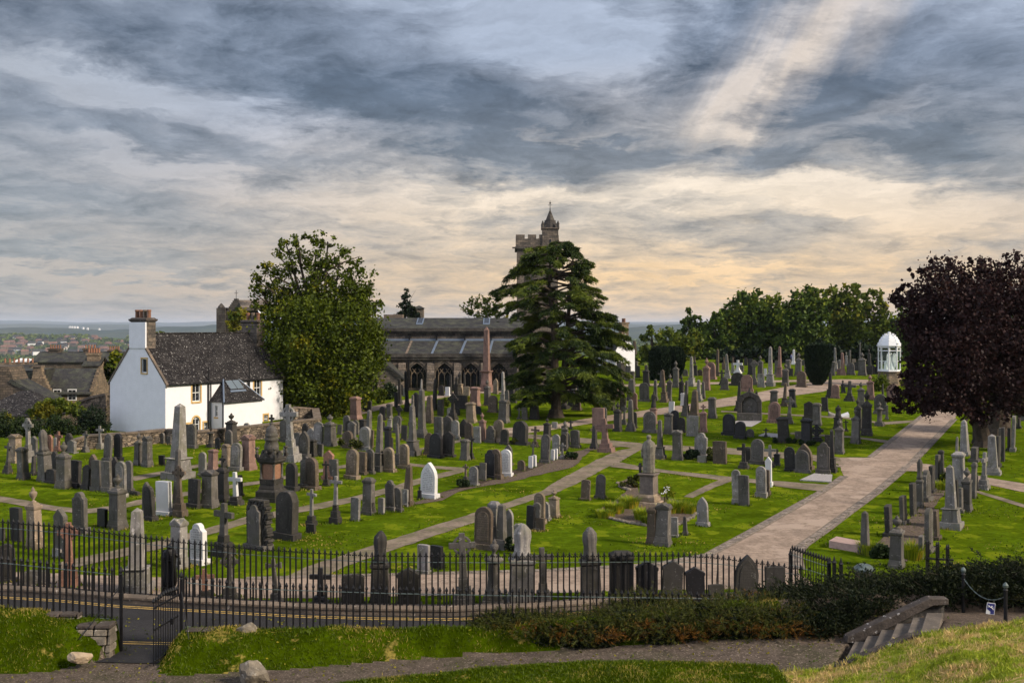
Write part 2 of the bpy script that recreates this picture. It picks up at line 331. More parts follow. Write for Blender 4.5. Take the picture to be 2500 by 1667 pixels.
def rubblemat(name, c1, c2, mortar, scale=3.2):
    m = bpy.data.materials.new(name); m.use_nodes = True; t = m.node_tree; nd = t.nodes; L = t.links.new
    b = nd['Principled BSDF']; b.inputs['Roughness'].default_value = 0.95; b.inputs['Specular IOR Level'].default_value = 0.2
    tc = nd.new('ShaderNodeTexCoord'); mp = nd.new('ShaderNodeMapping'); L(tc.outputs['Object'], mp.inputs[0]); mp.inputs[3].default_value = (1, 1, 1.9)
    v = nd.new('ShaderNodeTexVoronoi'); v.inputs['Scale'].default_value = scale; L(mp.outputs[0], v.inputs['Vector'])
    ve = nd.new('ShaderNodeTexVoronoi'); ve.feature = 'DISTANCE_TO_EDGE'; ve.inputs['Scale'].default_value = scale; L(mp.outputs[0], ve.inputs['Vector'])
    sp = nd.new('ShaderNodeSeparateColor'); L(v.outputs['Color'], sp.inputs[0])
    x = nd.new('ShaderNodeMix'); x.data_type = 'RGBA'; L(sp.outputs[0], x.inputs[0]); x.inputs[6].default_value = c1+(1,); x.inputs[7].default_value = c2+(1,)
    r = nd.new('ShaderNodeMapRange'); L(ve.outputs['Distance'], r.inputs[0]); r.inputs[1].default_value = 0.02; r.inputs[2].default_value = 0.07
    y = nd.new('ShaderNodeMix'); y.data_type = 'RGBA'; L(r.outputs[0], y.inputs[0]); y.inputs[6].default_value = mortar+(1,); L(x.outputs[2], y.inputs[7])
    n = nd.new('ShaderNodeTexNoise'); n.inputs['Scale'].default_value = 3; n.inputs['Detail'].default_value = 6; L(tc.outputs['Object'], n.inputs['Vector'])
    r2 = nd.new('ShaderNodeMapRange'); L(n.outputs['Fac'], r2.inputs[0]); r2.inputs[1].default_value = 0.3; r2.inputs[2].default_value = 0.7; r2.inputs[3].default_value = 0.5; r2.inputs[4].default_value = 1.5
    ml = nd.new('ShaderNodeVectorMath'); ml.operation = 'SCALE'; L(y.outputs[2], ml.inputs[0]); L(r2.outputs[0], ml.inputs['Scale']); L(ml.outputs[0], b.inputs['Base Color'])
    bp = nd.new('ShaderNodeBump'); bp.inputs['Strength'].default_value = 0.9; bp.inputs['Distance'].default_value = 0.06; L(r.outputs[0], bp.inputs['Height']); L(bp.outputs[0], b.inputs['Normal'])
    return m
SB = dict(g=(0.092, 0.083, 0.073), d=(0.036, 0.032, 0.028), k=(0.012, 0.011, 0.012), l=(0.20, 0.185, 0.17), w=(0.50, 0.49, 0.475), b=(0.095, 0.070, 0.050),
          p=(0.185, 0.112, 0.088), t=(0.21, 0.16, 0.115), r=(0.19, 0.098, 0.065))
STONE = {}
for k_, c_ in SB.items():
    STONE[k_] = M('stone_'+k_, c_, 0.8 if k_ != 'k' else 0.45, 0.28 if k_ != 'w' else 0.06, 2.2, 0.35, 25, None if k_ in 'wp' else (tuple(min(0.5, q*2.0+0.03) for q in c_), 6.0, 0.60), 0.0 if k_ == 'w' else 0.75, rnd=0.22 if k_ != 'w' else 0.05, second=None if k_ in 'wkpr' else (c_[0]*0.62, c_[1]*0.64, c_[2]*0.48), sscale=1.6)
MAT = dict(
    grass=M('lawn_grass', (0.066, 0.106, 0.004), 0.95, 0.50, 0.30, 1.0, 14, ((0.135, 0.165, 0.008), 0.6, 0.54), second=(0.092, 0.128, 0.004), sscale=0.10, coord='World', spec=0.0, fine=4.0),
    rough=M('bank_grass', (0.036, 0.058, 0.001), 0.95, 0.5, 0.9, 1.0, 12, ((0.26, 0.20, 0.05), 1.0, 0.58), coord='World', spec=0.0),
    dry=M('hill_grass', (0.22, 0.25, 0.020), 0.95, 0.35, 0.8, 1.0, 12, ((0.42, 0.29, 0.12), 1.6, 0.53), coord='World', spec=0.1),
    path=M('path_gravel', (0.275, 0.210, 0.160), 0.95, 0.22, 0.5, 0.5, 30, ((0.32, 0.25, 0.195), 0.4, 0.53), coord='World', second=(0.23, 0.178, 0.140), sscale=0.35, spec=0.1, fine=5.0),
    path2=M('small_path_gravel', (0.195, 0.155, 0.115), 0.95, 0.3, 0.8, 0.5, 30, coord='World', second=(0.10, 0.105, 0.045), sscale=0.9, spec=0.1, fine=4.0),
    nearpath=M('near_gravel', (0.105, 0.082, 0.064), 0.95, 0.45, 4.0, 1.0, 30, ((0.30, 0.24, 0.19), 16, 0.57), coord='World', second=(0.060, 0.060, 0.028), sscale=0.6, spec=0.1, fine=14.0),
    asphalt=M('asphalt', (0.020, 0.019, 0.020), 0.95, 0.35, 0.8, 0.5, 60, ((0.06, 0.058, 0.056), 30, 0.62), coord='World'),
    yellow=M('yellow_paint', (0.46, 0.30, 0.08), 0.8, 0.25, 3, coord='World', spots=((0.08, 0.07, 0.05), 7, 0.53)),
    sett=brickmat('granite_setts', (0.22, 0.19, 0.165), (0.13, 0.115, 0.10), (0.05, 0.045, 0.04), 0.22, 0.14, coord='Generated'),
    kerb=M('kerb_stone', (0.15, 0.115, 0.085), 0.9, 0.35, 1.5, 0.5, 15, ((0.38, 0.33, 0.28), 5, 0.62), second=(0.07, 0.06, 0.05), sscale=1.0),
    iron=M('black_iron', (0.006, 0.006, 0.007), 0.5, 0.2, 6, spec=0.3),
    ironlite=M('grey_green_iron', (0.10, 0.13, 0.12), 0.4, 0.3, 6, spec=0.6, metal=0.3),
    render_w=M('white_render', (0.62, 0.62, 0.635), 0.85, 0.05, 1.5, 0.6, 9, spec=0.2, streak=0.06),
    sandst=M('buff_sandstone', (0.46, 0.31, 0.13), 0.85, 0.15, 2),
    frame=M('white_paint', (0.62, 0.62, 0.60), 0.5, 0.04, 2),
    glass=M('dark_glass', (0.015, 0.018, 0.022), 0.08, 0.1, 1, spec=0.8),
    skyglass=M('roof_glass', (0.20, 0.25, 0.30), 0.05, 0.05, 1, spec=1.0, metal=0.4),
    slate=brickmat('slate_roof', (0.016, 0.014, 0.014), (0.007, 0.006, 0.007), (0.003, 0.003, 0.003), 0.34, 0.19, 0.9, 0.8, 0.014, tint=(0.036, 0.033, 0.032), dark=1.0, flecks=True),
    slate2=brickmat('church_slate', (0.036, 0.035, 0.036), (0.020, 0.020, 0.021), (0.014, 0.014, 0.014), 0.45, 0.16, 0.8, 0.4, 0.01, tint=(0.075, 0.08, 0.05), dark=1.0),
    lead=M('lead_flashing', (0.15, 0.19, 0.25), 0.4, 0.15, 2, spec=0.6, metal=0.3),
    church=brickmat('church_stone', (0.19, 0.15, 0.115), (0.075, 0.066, 0.056), (0.04, 0.036, 0.03), 0.7, 0.30, tint=(0.10, 0.09, 0.08), dark=0.35),
    churchdark=brickmat('blackened_and_shaded_stone', (0.055, 0.048, 0.042), (0.03, 0.027, 0.025), (0.015, 0.014, 0.013), 0.7, 0.30, tint=(0.12, 0.11, 0.09), dark=0.8),
    rubble=rubblemat('rubble_wall', (0.22, 0.17, 0.12), (0.07, 0.058, 0.048), (0.03, 0.026, 0.02)),
    town=brickmat('town_sandstone', (0.25, 0.185, 0.12), (0.11, 0.085, 0.06), (0.10, 0.08, 0.055), 0.5, 0.24, tint=(0.10, 0.08, 0.06), dark=0.8),
    towndark=brickmat('sooty_sandstone', (0.14, 0.105, 0.075), (0.06, 0.05, 0.04), (0.03, 0.025, 0.02), 0.5, 0.24, tint=(0.05, 0.045, 0.03), dark=0.7),
    pot=M('terracotta', (0.20, 0.095, 0.055), 0.8, 0.3, 4, rnd=0.3),
    bark=M('bark', (0.060, 0.045, 0.032), 0.95, 0.45, 4, 0.9, 10),
    soil=M('bark_mulch', (0.10, 0.072, 0.050), 0.95, 0.5, 9, 1.0, 25, ((0.30, 0.24, 0.19), 14, 0.6), coord='World'),
    rock=M('boulder', (0.17, 0.145, 0.11), 0.9, 0.4, 1.6, 0.9, 6, ((0.34, 0.31, 0.26), 5, 0.58)),
    concrete=M('step_stone', (0.115, 0.095, 0.075), 0.9, 0.3, 2.0, 0.5, 14, ((0.26, 0.23, 0.19), 6, 0.62), second=(0.07, 0.06, 0.05), sscale=1.2),
    coping=M('mossy_coping', (0.060, 0.048, 0.040), 0.9, 0.4, 3.0, 0.8, 10, ((0.42, 0.40, 0.38), 5.5, 0.62)),
    gravelplot=M('grey_chippings', (0.30, 0.28, 0.27), 0.9, 0.3, 12, 0.8, 30, coord='World'),
    white=M('white_marble', (0.78, 0.79, 0.78), 0.5, 0.06, 3),
    whiteiron=M('white_cast_iron', (0.58, 0.59, 0.59), 0.45, 0.05, 3),
    black=M('gloss_black', (0.012, 0.012, 0.014), 0.3, 0.1, 2),
    blue=M('navy_panel', (0.03, 0.035, 0.16), 0.5, 0.1, 2),
    hills=M('far_hills', (0.030, 0.048, 0.040), 0.95, 0.35, 0.0009, coord='World', second=(0.075, 0.085, 0.05), sscale=0.0006, spec=0.0),
    wood=M('far_wood', (0.022, 0.036, 0.018), 0.95, 0.4, 0.01, coord='World', spec=0.0),
)
def plainmat():
    m = bpy.data.materials.new('valley_fields'); m.use_nodes = True; t = m.node_tree; nd = t.nodes; L = t.links.new
    b = nd['Principled BSDF']; b.inputs['Roughness'].default_value = 0.95; b.inputs['Specular IOR Level'].default_value = 0.0
    g = nd.new('ShaderNodeNewGeometry'); v = nd.new('ShaderNodeTexVoronoi'); v.inputs['Scale'].default_value = 0.0028
    L(g.outputs['Position'], v.inputs['Vector'])
    r = nd.new('ShaderNodeValToRGB'); L(v.outputs['Color'], r.inputs[0]); r.color_ramp.interpolation = 'CONSTANT'
    e = r.color_ramp.elements; e[0].color = (0.030, 0.046, 0.020, 1); e[1].position = 0.45; e[1].color = (0.055, 0.085, 0.025, 1)
    for p, c in ((0.6, (0.035, 0.05, 0.022, 1)), (0.72, (0.20, 0.15, 0.09, 1)), (0.78, (0.05, 0.07, 0.03, 1))):
        q = e.new(p); q.color = c
    n = nd.new('ShaderNodeTexNoise'); n.inputs['Scale'].default_value = 0.006; n.inputs['Detail'].default_value = 6; L(g.outputs['Position'], n.inputs['Vector'])
    mr = nd.new('ShaderNodeMapRange'); L(n.outputs['Fac'], mr.inputs[0]); mr.inputs[1].default_value = 0.46; mr.inputs[2].default_value = 0.52
    x = nd.new('ShaderNodeMix'); x.data_type = 'RGBA'; L(mr.outputs[0], x.inputs[0]); L(r.outputs[0], x.inputs[6]); x.inputs[7].default_value = (0.020, 0.034, 0.016, 1)
    # near the cemetery the sheet is plain lawn
    sp = nd.new('ShaderNodeSeparateXYZ'); L(g.outputs['Position'], sp.inputs[0])
    L(x.outputs[2], b.inputs['Base Color']); return m
MAT['plain'] = plainmat()
LEAF = dict(
    lime=leafmat('lime_leaves', (0.024, 0.040, 0.001), (0.086, 0.114, 0.003), (0.22, 0.20, 0.004), 0.3, 0.73, 0.30),
    cedar=leafmat('cedar_needles', (0.005, 0.013, 0.003), (0.036, 0.060, 0.008), (0.092, 0.120, 0.012), 0.2, 0.60, 0.5),
    maple=leafmat('copper_leaves', (0.011, 0.005, 0.005), (0.030, 0.012, 0.011), (0.085, 0.034, 0.018), 0.15, 0.80, 0.5),
    wood=leafmat('broad_leaves', (0.022, 0.044, 0.006), (0.085, 0.125, 0.012), (0.165, 0.190, 0.014), 0.25, 0.68, 0.22),
    wood2=leafmat('pale_leaves', (0.040, 0.064, 0.006), (0.120, 0.150, 0.012), (0.22, 0.19, 0.01), 0.3, 0.70, 0.25),
    yew=leafmat('yew_needles', (0.006, 0.012, 0.006), (0.014, 0.026, 0.009), (0.030, 0.045, 0.014), 0.08, 0.8, 0.8),
    hedge=leafmat('hedge_leaves', (0.008, 0.018, 0.006), (0.026, 0.042, 0.010), (0.16, 0.15, 0.012), 0.2, 0.80, 0.30),
    gold=leafmat('golden_leaves', (0.10, 0.11, 0.008), (0.24, 0.20, 0.012), (0.05, 0.08, 0.01), 0.3, 0.62, 0.6),
    heath=leafmat('juniper_sprays', (0.016, 0.024, 0.005), (0.070, 0.078, 0.009), (0.190, 0.075, 0.012), 0.2, 0.69, 0.7),
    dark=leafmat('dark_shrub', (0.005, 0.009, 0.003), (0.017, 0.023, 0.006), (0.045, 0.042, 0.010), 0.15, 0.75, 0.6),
    blades=leafmat('tall_grass', (0.07, 0.13, 0.004), (0.26, 0.29, 0.01), (0.38, 0.24, 0.02), 0.3, 0.72, 1.2),
    straw=leafmat('dry_blades', (0.16, 0.23, 0.006), (0.30, 0.33, 0.03), (0.48, 0.34, 0.14), 0.25, 0.58, 1.2),
    turf=leafmat('turf_blades', (0.028, 0.050, 0.001), (0.088, 0.130, 0.001), (0.30, 0.23, 0.05), 0.25, 0.66, 0.45),
)
def leaves(name, C, size, mat, parent=None, aspect=0.55, up=0.0, vary=0.4, loc=None, dirs=None, seed=0):
    """one mesh of small leaf faces centred on C (n,3)"""
    rg = np.random.RandomState(seed+len(C)); n = len(C)
    if dirs is None: t = rg.normal(size=(n, 3))
    else: t = dirs + rg.normal(size=(n, 3))*0.25
    t /= np.linalg.norm(t, axis=1, keepdims=True)+1e-9
    q = rg.normal(size=(n, 3)); q[:, 2] *= (1-up); b = np.cross(t, q); b /= np.linalg.norm(b, axis=1, keepdims=True)+1e-9
    s = size*(1+vary*rg.uniform(-1, 1, size=(n, 1)))
    V = np.stack([C-t*s, C+b*s*aspect, C+t*s, C-b*s*aspect], axis=1).reshape(-1, 3).astype(np.float32)
    me = bpy.data.meshes.new(name); me.vertices.add(4*n); me.vertices.foreach_set('co', V.ravel())
    me.loops.add(4*n); me.loops.foreach_set('vertex_index', np.arange(4*n, dtype=np.int32))
    me.polygons.add(n); me.polygons.foreach_set('loop_start', np.arange(0, 4*n, 4, dtype=np.int32)); me.polygons.foreach_set('loop_total', np.full(n, 4, dtype=np.int32))
    a = me.attributes.new('rnd', 'FLOAT', 'FACE'); a.data.foreach_set('value', rg.uniform(0, 1, n).astype(np.float32))
    me.update(calc_edges=True); me.materials.append(mat)
    o = bpy.data.objects.new(name, me); COL.objects.link(o)
    if parent: o.parent = parent
    if loc: o.location = loc
    return o
def clumps(blobs, sub, per, rg, shell=0.55, spread=0.16, flat=1.0, kmin=3):
    """blobs (x,y,z,rx,ry,rz,density) -> leaf positions in sub-clumps through the shell"""
    out = []
    for (x, y, z, rx, ry, rz, dn) in blobs:
        k = max(kmin, int(sub*dn*(rx*ry*rz)**(2/3)))
        d = rg.normal(size=(k, 3)); d /= np.linalg.norm(d, axis=1, keepdims=True)
        r = shell+(1.02-shell)*rg.uniform(0, 1, size=(k, 1))**0.7
        cc = d*r*np.array([[rx, ry, rz]])+np.array([[x, y, z]])
        m = rg.poisson(per, size=k)+2
        idx = np.repeat(np.arange(k), m)
        sg = spread*(rx*ry*rz)**(1/3)*rg.uniform(0.6, 1.3, size=(k, 1))
        p = cc[idx]+rg.normal(size=(len(idx), 3))*sg[idx]*np.array([[1, 1, flat]])
        out.append(p)
    return np.concatenate(out)
# ---------------------------------------------------------------- terrain
def sstep(a, b, x):
    t = max(0.0, min(1.0, (x-a)/(b-a))); return t*t*(3-2*t)
def lerp_tab(tab, x):
    if x <= tab[0][0]: return tab[0][1]
    for (a, p), (b, q) in zip(tab, tab[1:]):
        if x <= b: return p+(q-p)*(x-a)/(b-a)
    return tab[-1][1]
KERB = [(-40,35.6),(-17,34.3),(-14.9,33.9),(-12.6,33.2),(-10.5,32.8),(-8.4,32.4),(-6.4,32.05),(-4.45,31.85),(-1.9,31.75),(.64,32.1),(3.3,32.7),(7.3,33.3),(14,34.2),(40,37)]   # road-side foot of the kerb wall
ROADN = [(-40,30.5),(-16,29.2),(-9.3,28.7),(-4,29.3),(0,30.0),(6,30.6),(14,31.4),(40,34)]                                                                # near edge of the road
def valley(X, Y):
    z = gz(min(Y, 200.0))
    xb = -30-0.10*max(0, Y-80)
    dl = sstep(84, 92, Y)*sstep(0, 16, xb-X)
    z -= 9.0*dl
    z -= 12*sstep(0, 60, -58-X)*sstep(50, 80, Y)
    if Y > 195: z -= 24*sstep(195, 300, Y)+64*sstep(280, 1500, Y)
    return z
def terrain():
    ys = [31.0+0.5*i for i in range(28)]+[45]+[46+2*i for i in range(72)]+[190+4*i for i in range(8)]
    y = 224
    while y < 32000: ys.append(y); y *= 1.07
    ys = sorted(set(ys)); v = []; f = []
    n = 121
    for Y in ys:
        for i in range(n):
            u = -1+2*i/(n-1)
            X = u*max(45+0*Y, 0.62*Y+30) if Y < 400 else u*(0.75*Y+60)
            z = valley(X, Y)
            if Y > 1500: z += 10*math.sin(X*0.0021+Y*0.0007)*sstep(1500, 3000, Y)+8*math.sin(X*0.0047+1.3+Y*0.0013)
            if Y <= 45: z = 0.0
            v.append((X, Y, z))
    lawn = []; far = []
    for j in range(len(ys)-1):
        for i in range(n-1):
            q = (j*n+i, j*n+i+1, (j+1)*n+i+1, (j+1)*n+i)
            f.append(q)
    m = MB(); m.add(v, f); o = m.build('ground', MAT['grass'], smooth=False); tag(o, kind='structure')
    o.data.materials.append(MAT['plain'])
    me = o.data
    for p in me.polygons:
        c = p.center
        if c.y > 226: p.material_index = 1
    return o
terrain()

def sheet(name, poly, mat, dz, kind='structure', fz=None, parent=None, sub=True):
    """flat polygon (world x,y) laid dz above the lawn, split where the lawn changes slope"""
    bm = bmesh.new(); vs = [bm.verts.new((p[0], p[1], 0)) for p in poly]
    bm.faces.new(vs); bmesh.ops.triangulate(bm, faces=bm.faces)
    g = bm.verts[:]+bm.edges[:]+bm.faces[:]
    bmesh.ops.bisect_plane(bm, geom=g, plane_co=(0, 45, 0), plane_no=(0, 1, 0))
    bmesh.ops.recalc_face_normals(bm, faces=bm.faces)
    for v in bm.verts: v.co.z = (fz(v.co.x, v.co.y) if fz else gz(v.co.y))+dz
    for fc in bm.faces:
        if fc.normal.z < 0: fc.normal_flip()
    me = bpy.data.meshes.new(name); bm.to_mesh(me); bm.free(); me.materials.append(mat)
    o = bpy.data.objects.new(name, me); COL.objects.link(o)
    if kind: o['kind'] = kind
    if parent: o.parent = parent
    return o
def wob(poly, step=1.2, amp=0.05, seed=1):
    rg = random.Random(seed); out = []
    for i in range(len(poly)):
        a = poly[i]; b = poly[(i+1) % len(poly)]; d = math.hypot(b[0]-a[0], b[1]-a[1]); n = max(1, int(d/step))
        for k in range(n):
            t = k/n; w = amp if 0 < k else 0
            out.append((a[0]+(b[0]-a[0])*t+rg.uniform(-w, w), a[1]+(b[1]-a[1])*t+rg.uniform(-w, w)))
    return out
def pathpoly(name, px, mat, dz, seed=1, amp=0.06):
    return sheet(name, wob([tuple(gp(*p))[:2] for p in px], 0.45, amp, seed), mat, dz)
# the wide carriage path with its cross strip behind the railings
strip = [(-60,1392),(0,1395),(380,1409),(600,1413),(900,1405),(1350,1393),(1600,1379),(1731,1355),(1850,1290),(2000,1205),(2035,1182),(2062,1163),(2052,1140),(2040,1117),(2125,1117),(2265,1005),(2300,975),(2345,940),
         (2400,940),(2370,972),(2330,1022),(2228,1127),(2200,1150),(2140,1200),(2060,1258),(1960,1330),(1940,1350),(1950,1398),(1990,1432),(1800,1438),(1600,1440),(1350,1447),(900,1457),(600,1461),(300,1456),(0,1440),(-60,1436)]
pathpoly('path', strip, MAT['path'], 0.012, 2)
def ribbon(name, line, w, mat, dz, side=0.0, gen=True):
    P = [Vector(gp(*p)) for p in line]; v = []; f = []; uv = 0
    Q = []
    for a, b in zip(P, P[1:]):
        n = max(1, int((b-a).length/1.0))
        for k in range(n): Q.append(a.lerp(b, k/n))
    Q.append(P[-1])
    for i, p in enumerate(Q):
        d = (Q[min(i+1, len(Q)-1)]-Q[max(i-1, 0)]); d.z = 0; d.normalize(); nrm = Vector((d.y, -d.x, 0))
        for s in (side-w/2, side+w/2):
            q = p+nrm*s; v.append((q.x, q.y, gz(q.y)+dz))
    for i in range(len(Q)-1): f.append((2*i, 2*i+1, 2*i+3, 2*i+2))
    m = MB(); m.add(v, f); o = m.build(name, mat); o['kind'] = 'structure'; return o
SETTW = M('sett_edging', (0.25, 0.205, 0.165), 0.9, 0.4, 4, 0.9, 8, coord='World', second=(0.075, 0.065, 0.055), sscale=2.5)
def setts(name, line, w, rows=2):
    """individual granite setts along a path edge, all in one edging mesh"""
    P = [Vector(gp(*p)) for p in line]; m = MB(); rg = random.Random(5)
    for a, b in zip(P, P[1:]):
        L_ = (b-a).length; n = max(1, int(L_/0.26)); d = (b-a)/L_; nr = Vector((d.y, -d.x, 0))
        for k in range(n):
            for r in range(rows):
                c = a+d*(k+0.5+0.3*(r % 2))*0.26+nr*((r-(rows-1)/2)*w/rows)
                z = gz(c.y); hw = 0.115; hh = w/rows/2-0.012; zt = z+0.03+rg.uniform(-0.006, 0.006)
                e = [c-d*hw-nr*hh, c+d*hw-nr*hh, c+d*hw+nr*hh, c-d*hw+nr*hh]
                v = [(p.x, p.y, z-0.02) for p in e]+[(p.x, p.y, zt) for p in e]
                m.add(v, [(4, 5, 6, 7), (0, 1, 5, 4), (1, 2, 6, 5), (2, 3, 7, 6), (3, 0, 4, 7)])
    o = m.build(name, SETTW); o['kind'] = 'structure'; return o
EDGEM = M('edge_earth', (0.15, 0.12, 0.09), 0.95, 0.3, 3, coord='World')
for i, (ln, w) in enumerate([([(1350,1392),(1600,1378),(1731,1354),(1850,1289),(2000,1204),(2035,1181),(2062,1162)], .34), ([(2125,1116),(2265,1004),(2300,974)], .26),
                      ([(2330,1023),(2228,1128),(2200,1151),(2140,1201),(2060,1259),(1960,1331),(1942,1352),(1948,1390)], .36), ([(2052,1140),(1995,1125)], .3), ([(600,1412),(900,1404),(1350,1392)], .28)]):
    ribbon('edging_bed', ln, w+0.16, EDGEM, 0.016); setts('kerb_setts', ln, w, 2)
small = [
 [(690,1411),(745,1385),(900,1335),(1050,1286),(1165,1250),(1320,1200),(1350,1180),(1460,1121),(1510,1100),(1545,1093),(1575,1094),(1560,1101),(1512,1128),(1480,1142),(1400,1185),(1350,1205),(1250,1238),(1165,1272),(1050,1312),(945,1348),(845,1382),(790,1409)],
 [(1225,1056),(1413,1069),(1500,1076),(1600,1086),(1770,1093),(1990,1111),(2048,1117),(2060,1135),(2000,1126),(1850,1114),(1740,1106),(1575,1096),(1500,1089),(1413,1081),(1240,1066)],
 [(1510,1128),(1560,1138),(1640,1150),(1790,1165),(1850,1171),(1960,1180),(2040,1184),(2010,1200),(1930,1192),(1850,1181),(1790,1174),(1745,1190),(1692,1216),(1670,1213),(1700,1197),(1755,1172),(1600,1152),(1490,1140)],
 [(150,1372),(380,1322),(450,1305),(600,1262),(740,1236),(860,1213),(950,1190),(1030,1166),(1130,1143),(1142,1150),(1040,1176),(960,1201),(870,1225),(750,1248),(600,1279),(450,1322),(400,1338),(150,1392)],
 [(-40,1205),(0,1212),(60,1221),(112,1232),(200,1244),(300,1232),(330,1222),(500,1193),(640,1173),(740,1153),(850,1133),(1000,1100),(1180,1061),(1190,1066),(1030,1099),(850,1141),(740,1161),(640,1181),(500,1202),(345,1232),(280,1246),(200,1255),(110,1244),(0,1226),(-40,1222)],
 [(985,1129),(1050,1137),(1130,1142),(1140,1150),(1050,1144),(990,1136)],
 [(315,1165),(420,1146),(500,1130),(640,1110),(860,1062),(862,1068),(640,1118),(500,1138),(420,1154),(330,1174)],
 [(1225,1046),(1350,1037),(1450,1019),(1560,1004),(1700,984),(1830,962),(1920,944),(2000,928),(2060,926),(2120,927),(2120,940),(2050,942),(2010,956),(1930,967),(1850,983),(1700,1001),(1600,1014),(1460,1031),(1350,1049),(1300,1056),(1225,1068)],
 [(1480,940),(1620,936),(1760,933),(1880,929),(2000,927),(2000,931),(1880,934),(1760,938),(1620,941),(1480,946)],
 [(860,1003),(965,980),(1136,951),(1280,947),(1440,945),(1500,940),(1500,945),(1440,951),(1280,955),(1136,962),(965,991),(870,1015)],
 [(2205,1127),(2270,1134),(2410,1166),(2520,1184),(2520,1206),(2400,1181),(2300,1152),(2205,1150)],
 [(2235,1026),(2223,1032),(2160,1037),(2060,1022),(1760,1006),(1760,1003),(2060,1018),(2150,1031)],
 [(2385,1197),(2450,1216),(2520,1238),(2520,1246),(2450,1224),(2385,1203)],
 [(2185,1078),(2172,1083),(2090,1070),(1930,1060),(1930,1056),(2090,1066)],
]
for i, s in enumerate(small):
    pathpoly('path', s, MAT['path'] if i in (7, 8, 9, 10) else MAT['path2'], 0.020+0.004*(i % 3), 10+i, 0.05 if i != 12 else 0.02)
# tarred road below the kerb wall, with double yellow lines
def roadedge(tab, x0, x1, off=0.0, step=1.0):
    x = x0; out = []
    while x <= x1: out.append((x, lerp_tab(tab, x)+off)); x += step
    return out
road = roadedge(ROADN, -30, 26, -1.4)+list(reversed(roadedge(KERB, -30, 26, 0.02)))
def roadz(x, y): return -0.001
base = MB(); base.add([(-60, 3, -0.06), (60, 3, -0.06), (60, 36.5, -0.06), (-60, 36.5, -0.06)], [(0, 1, 2, 3)])
o = base.build('ground_bed', MAT['nearpath']); o['kind'] = 'structure'
sheet('road', road, MAT['asphalt'], 0.002, fz=lambda x, y: 0.0)
# verge between the kerb wall and the lawn sheet
vg = [(x, y+0.02) for x, y in roadedge(KERB, -30, 26, 0.0)]+list(reversed([(x, y+2.2) for x, y in roadedge(KERB, -30, 26, 0.0)]))
sheet('lawn_verge', vg, MAT['grass'], 0.004, fz=lambda x, y: 0.0)
for name, tab, offs in (('yellow_line', KERB, (-0.30, -0.47)), ('yellow_line', ROADN, (0.16, 0.33))):
    for of in offs:
        a = roadedge(tab, -28, 24, of, 0.5); v = []; f = []
        for x, y in a: v += [(x, y, 0.007), (x, y+0.06, 0.007)]
        for i in range(len(a)-1): f.append((2*i, 2*i+2, 2*i+3, 2*i+1))
        m = MB(); m.add(v, f); q = m.build(name, MAT['yellow']); q['kind'] = 'structure'
# kerb wall (low coping stones) carrying the long railing
kw = empty('kerb_wall', (0, 32, 0)); tag(kw, 'low brown stone kerb wall with rounded coping along the far side of the tarred road', 'wall')
cop = MB(); body = MB(); rg = random.Random(3)
a = roadedge(KERB, -28, 24, 0.0, 0.9)
for (x0, y0), (x1, y1) in zip(a, a[1:]):
    d = Vector((x1-x0, y1-y0, 0)).normalized(); n = Vector((-d.y, d.x, 0)); L_ = math.hypot(x1-x0, y1-y0)
    M4 = Matrix(((d.x, n.x, 0, x0), (d.y, n.y, 0, y0), (0, 0, 1, 0), (0, 0, 0, 1)))
    q = MB(); q.box(0, L_, 0.0, 0.42, -0.05, 0.15); q.xform(M4); body.merge(q)
    q = MB(); h = 0.26+rg.uniform(-0.01, 0.01); o_ = 0.012
    q.prismx([(-0.03, 0.15), (0.45, 0.15), (0.45, 0.21), (0.40, h-0.01), (0.30, h+0.01), (0.12, h+0.01), (0.01, h-0.02), (-0.03, 0.21)], o_, L_-o_); q.xform(M4); cop.merge(q)
EM = (0, -32, 0)
body.build('wall_body', MAT['kerb'], kw, loc=EM); cop.build('coping', MAT['kerb'], kw, loc=EM)

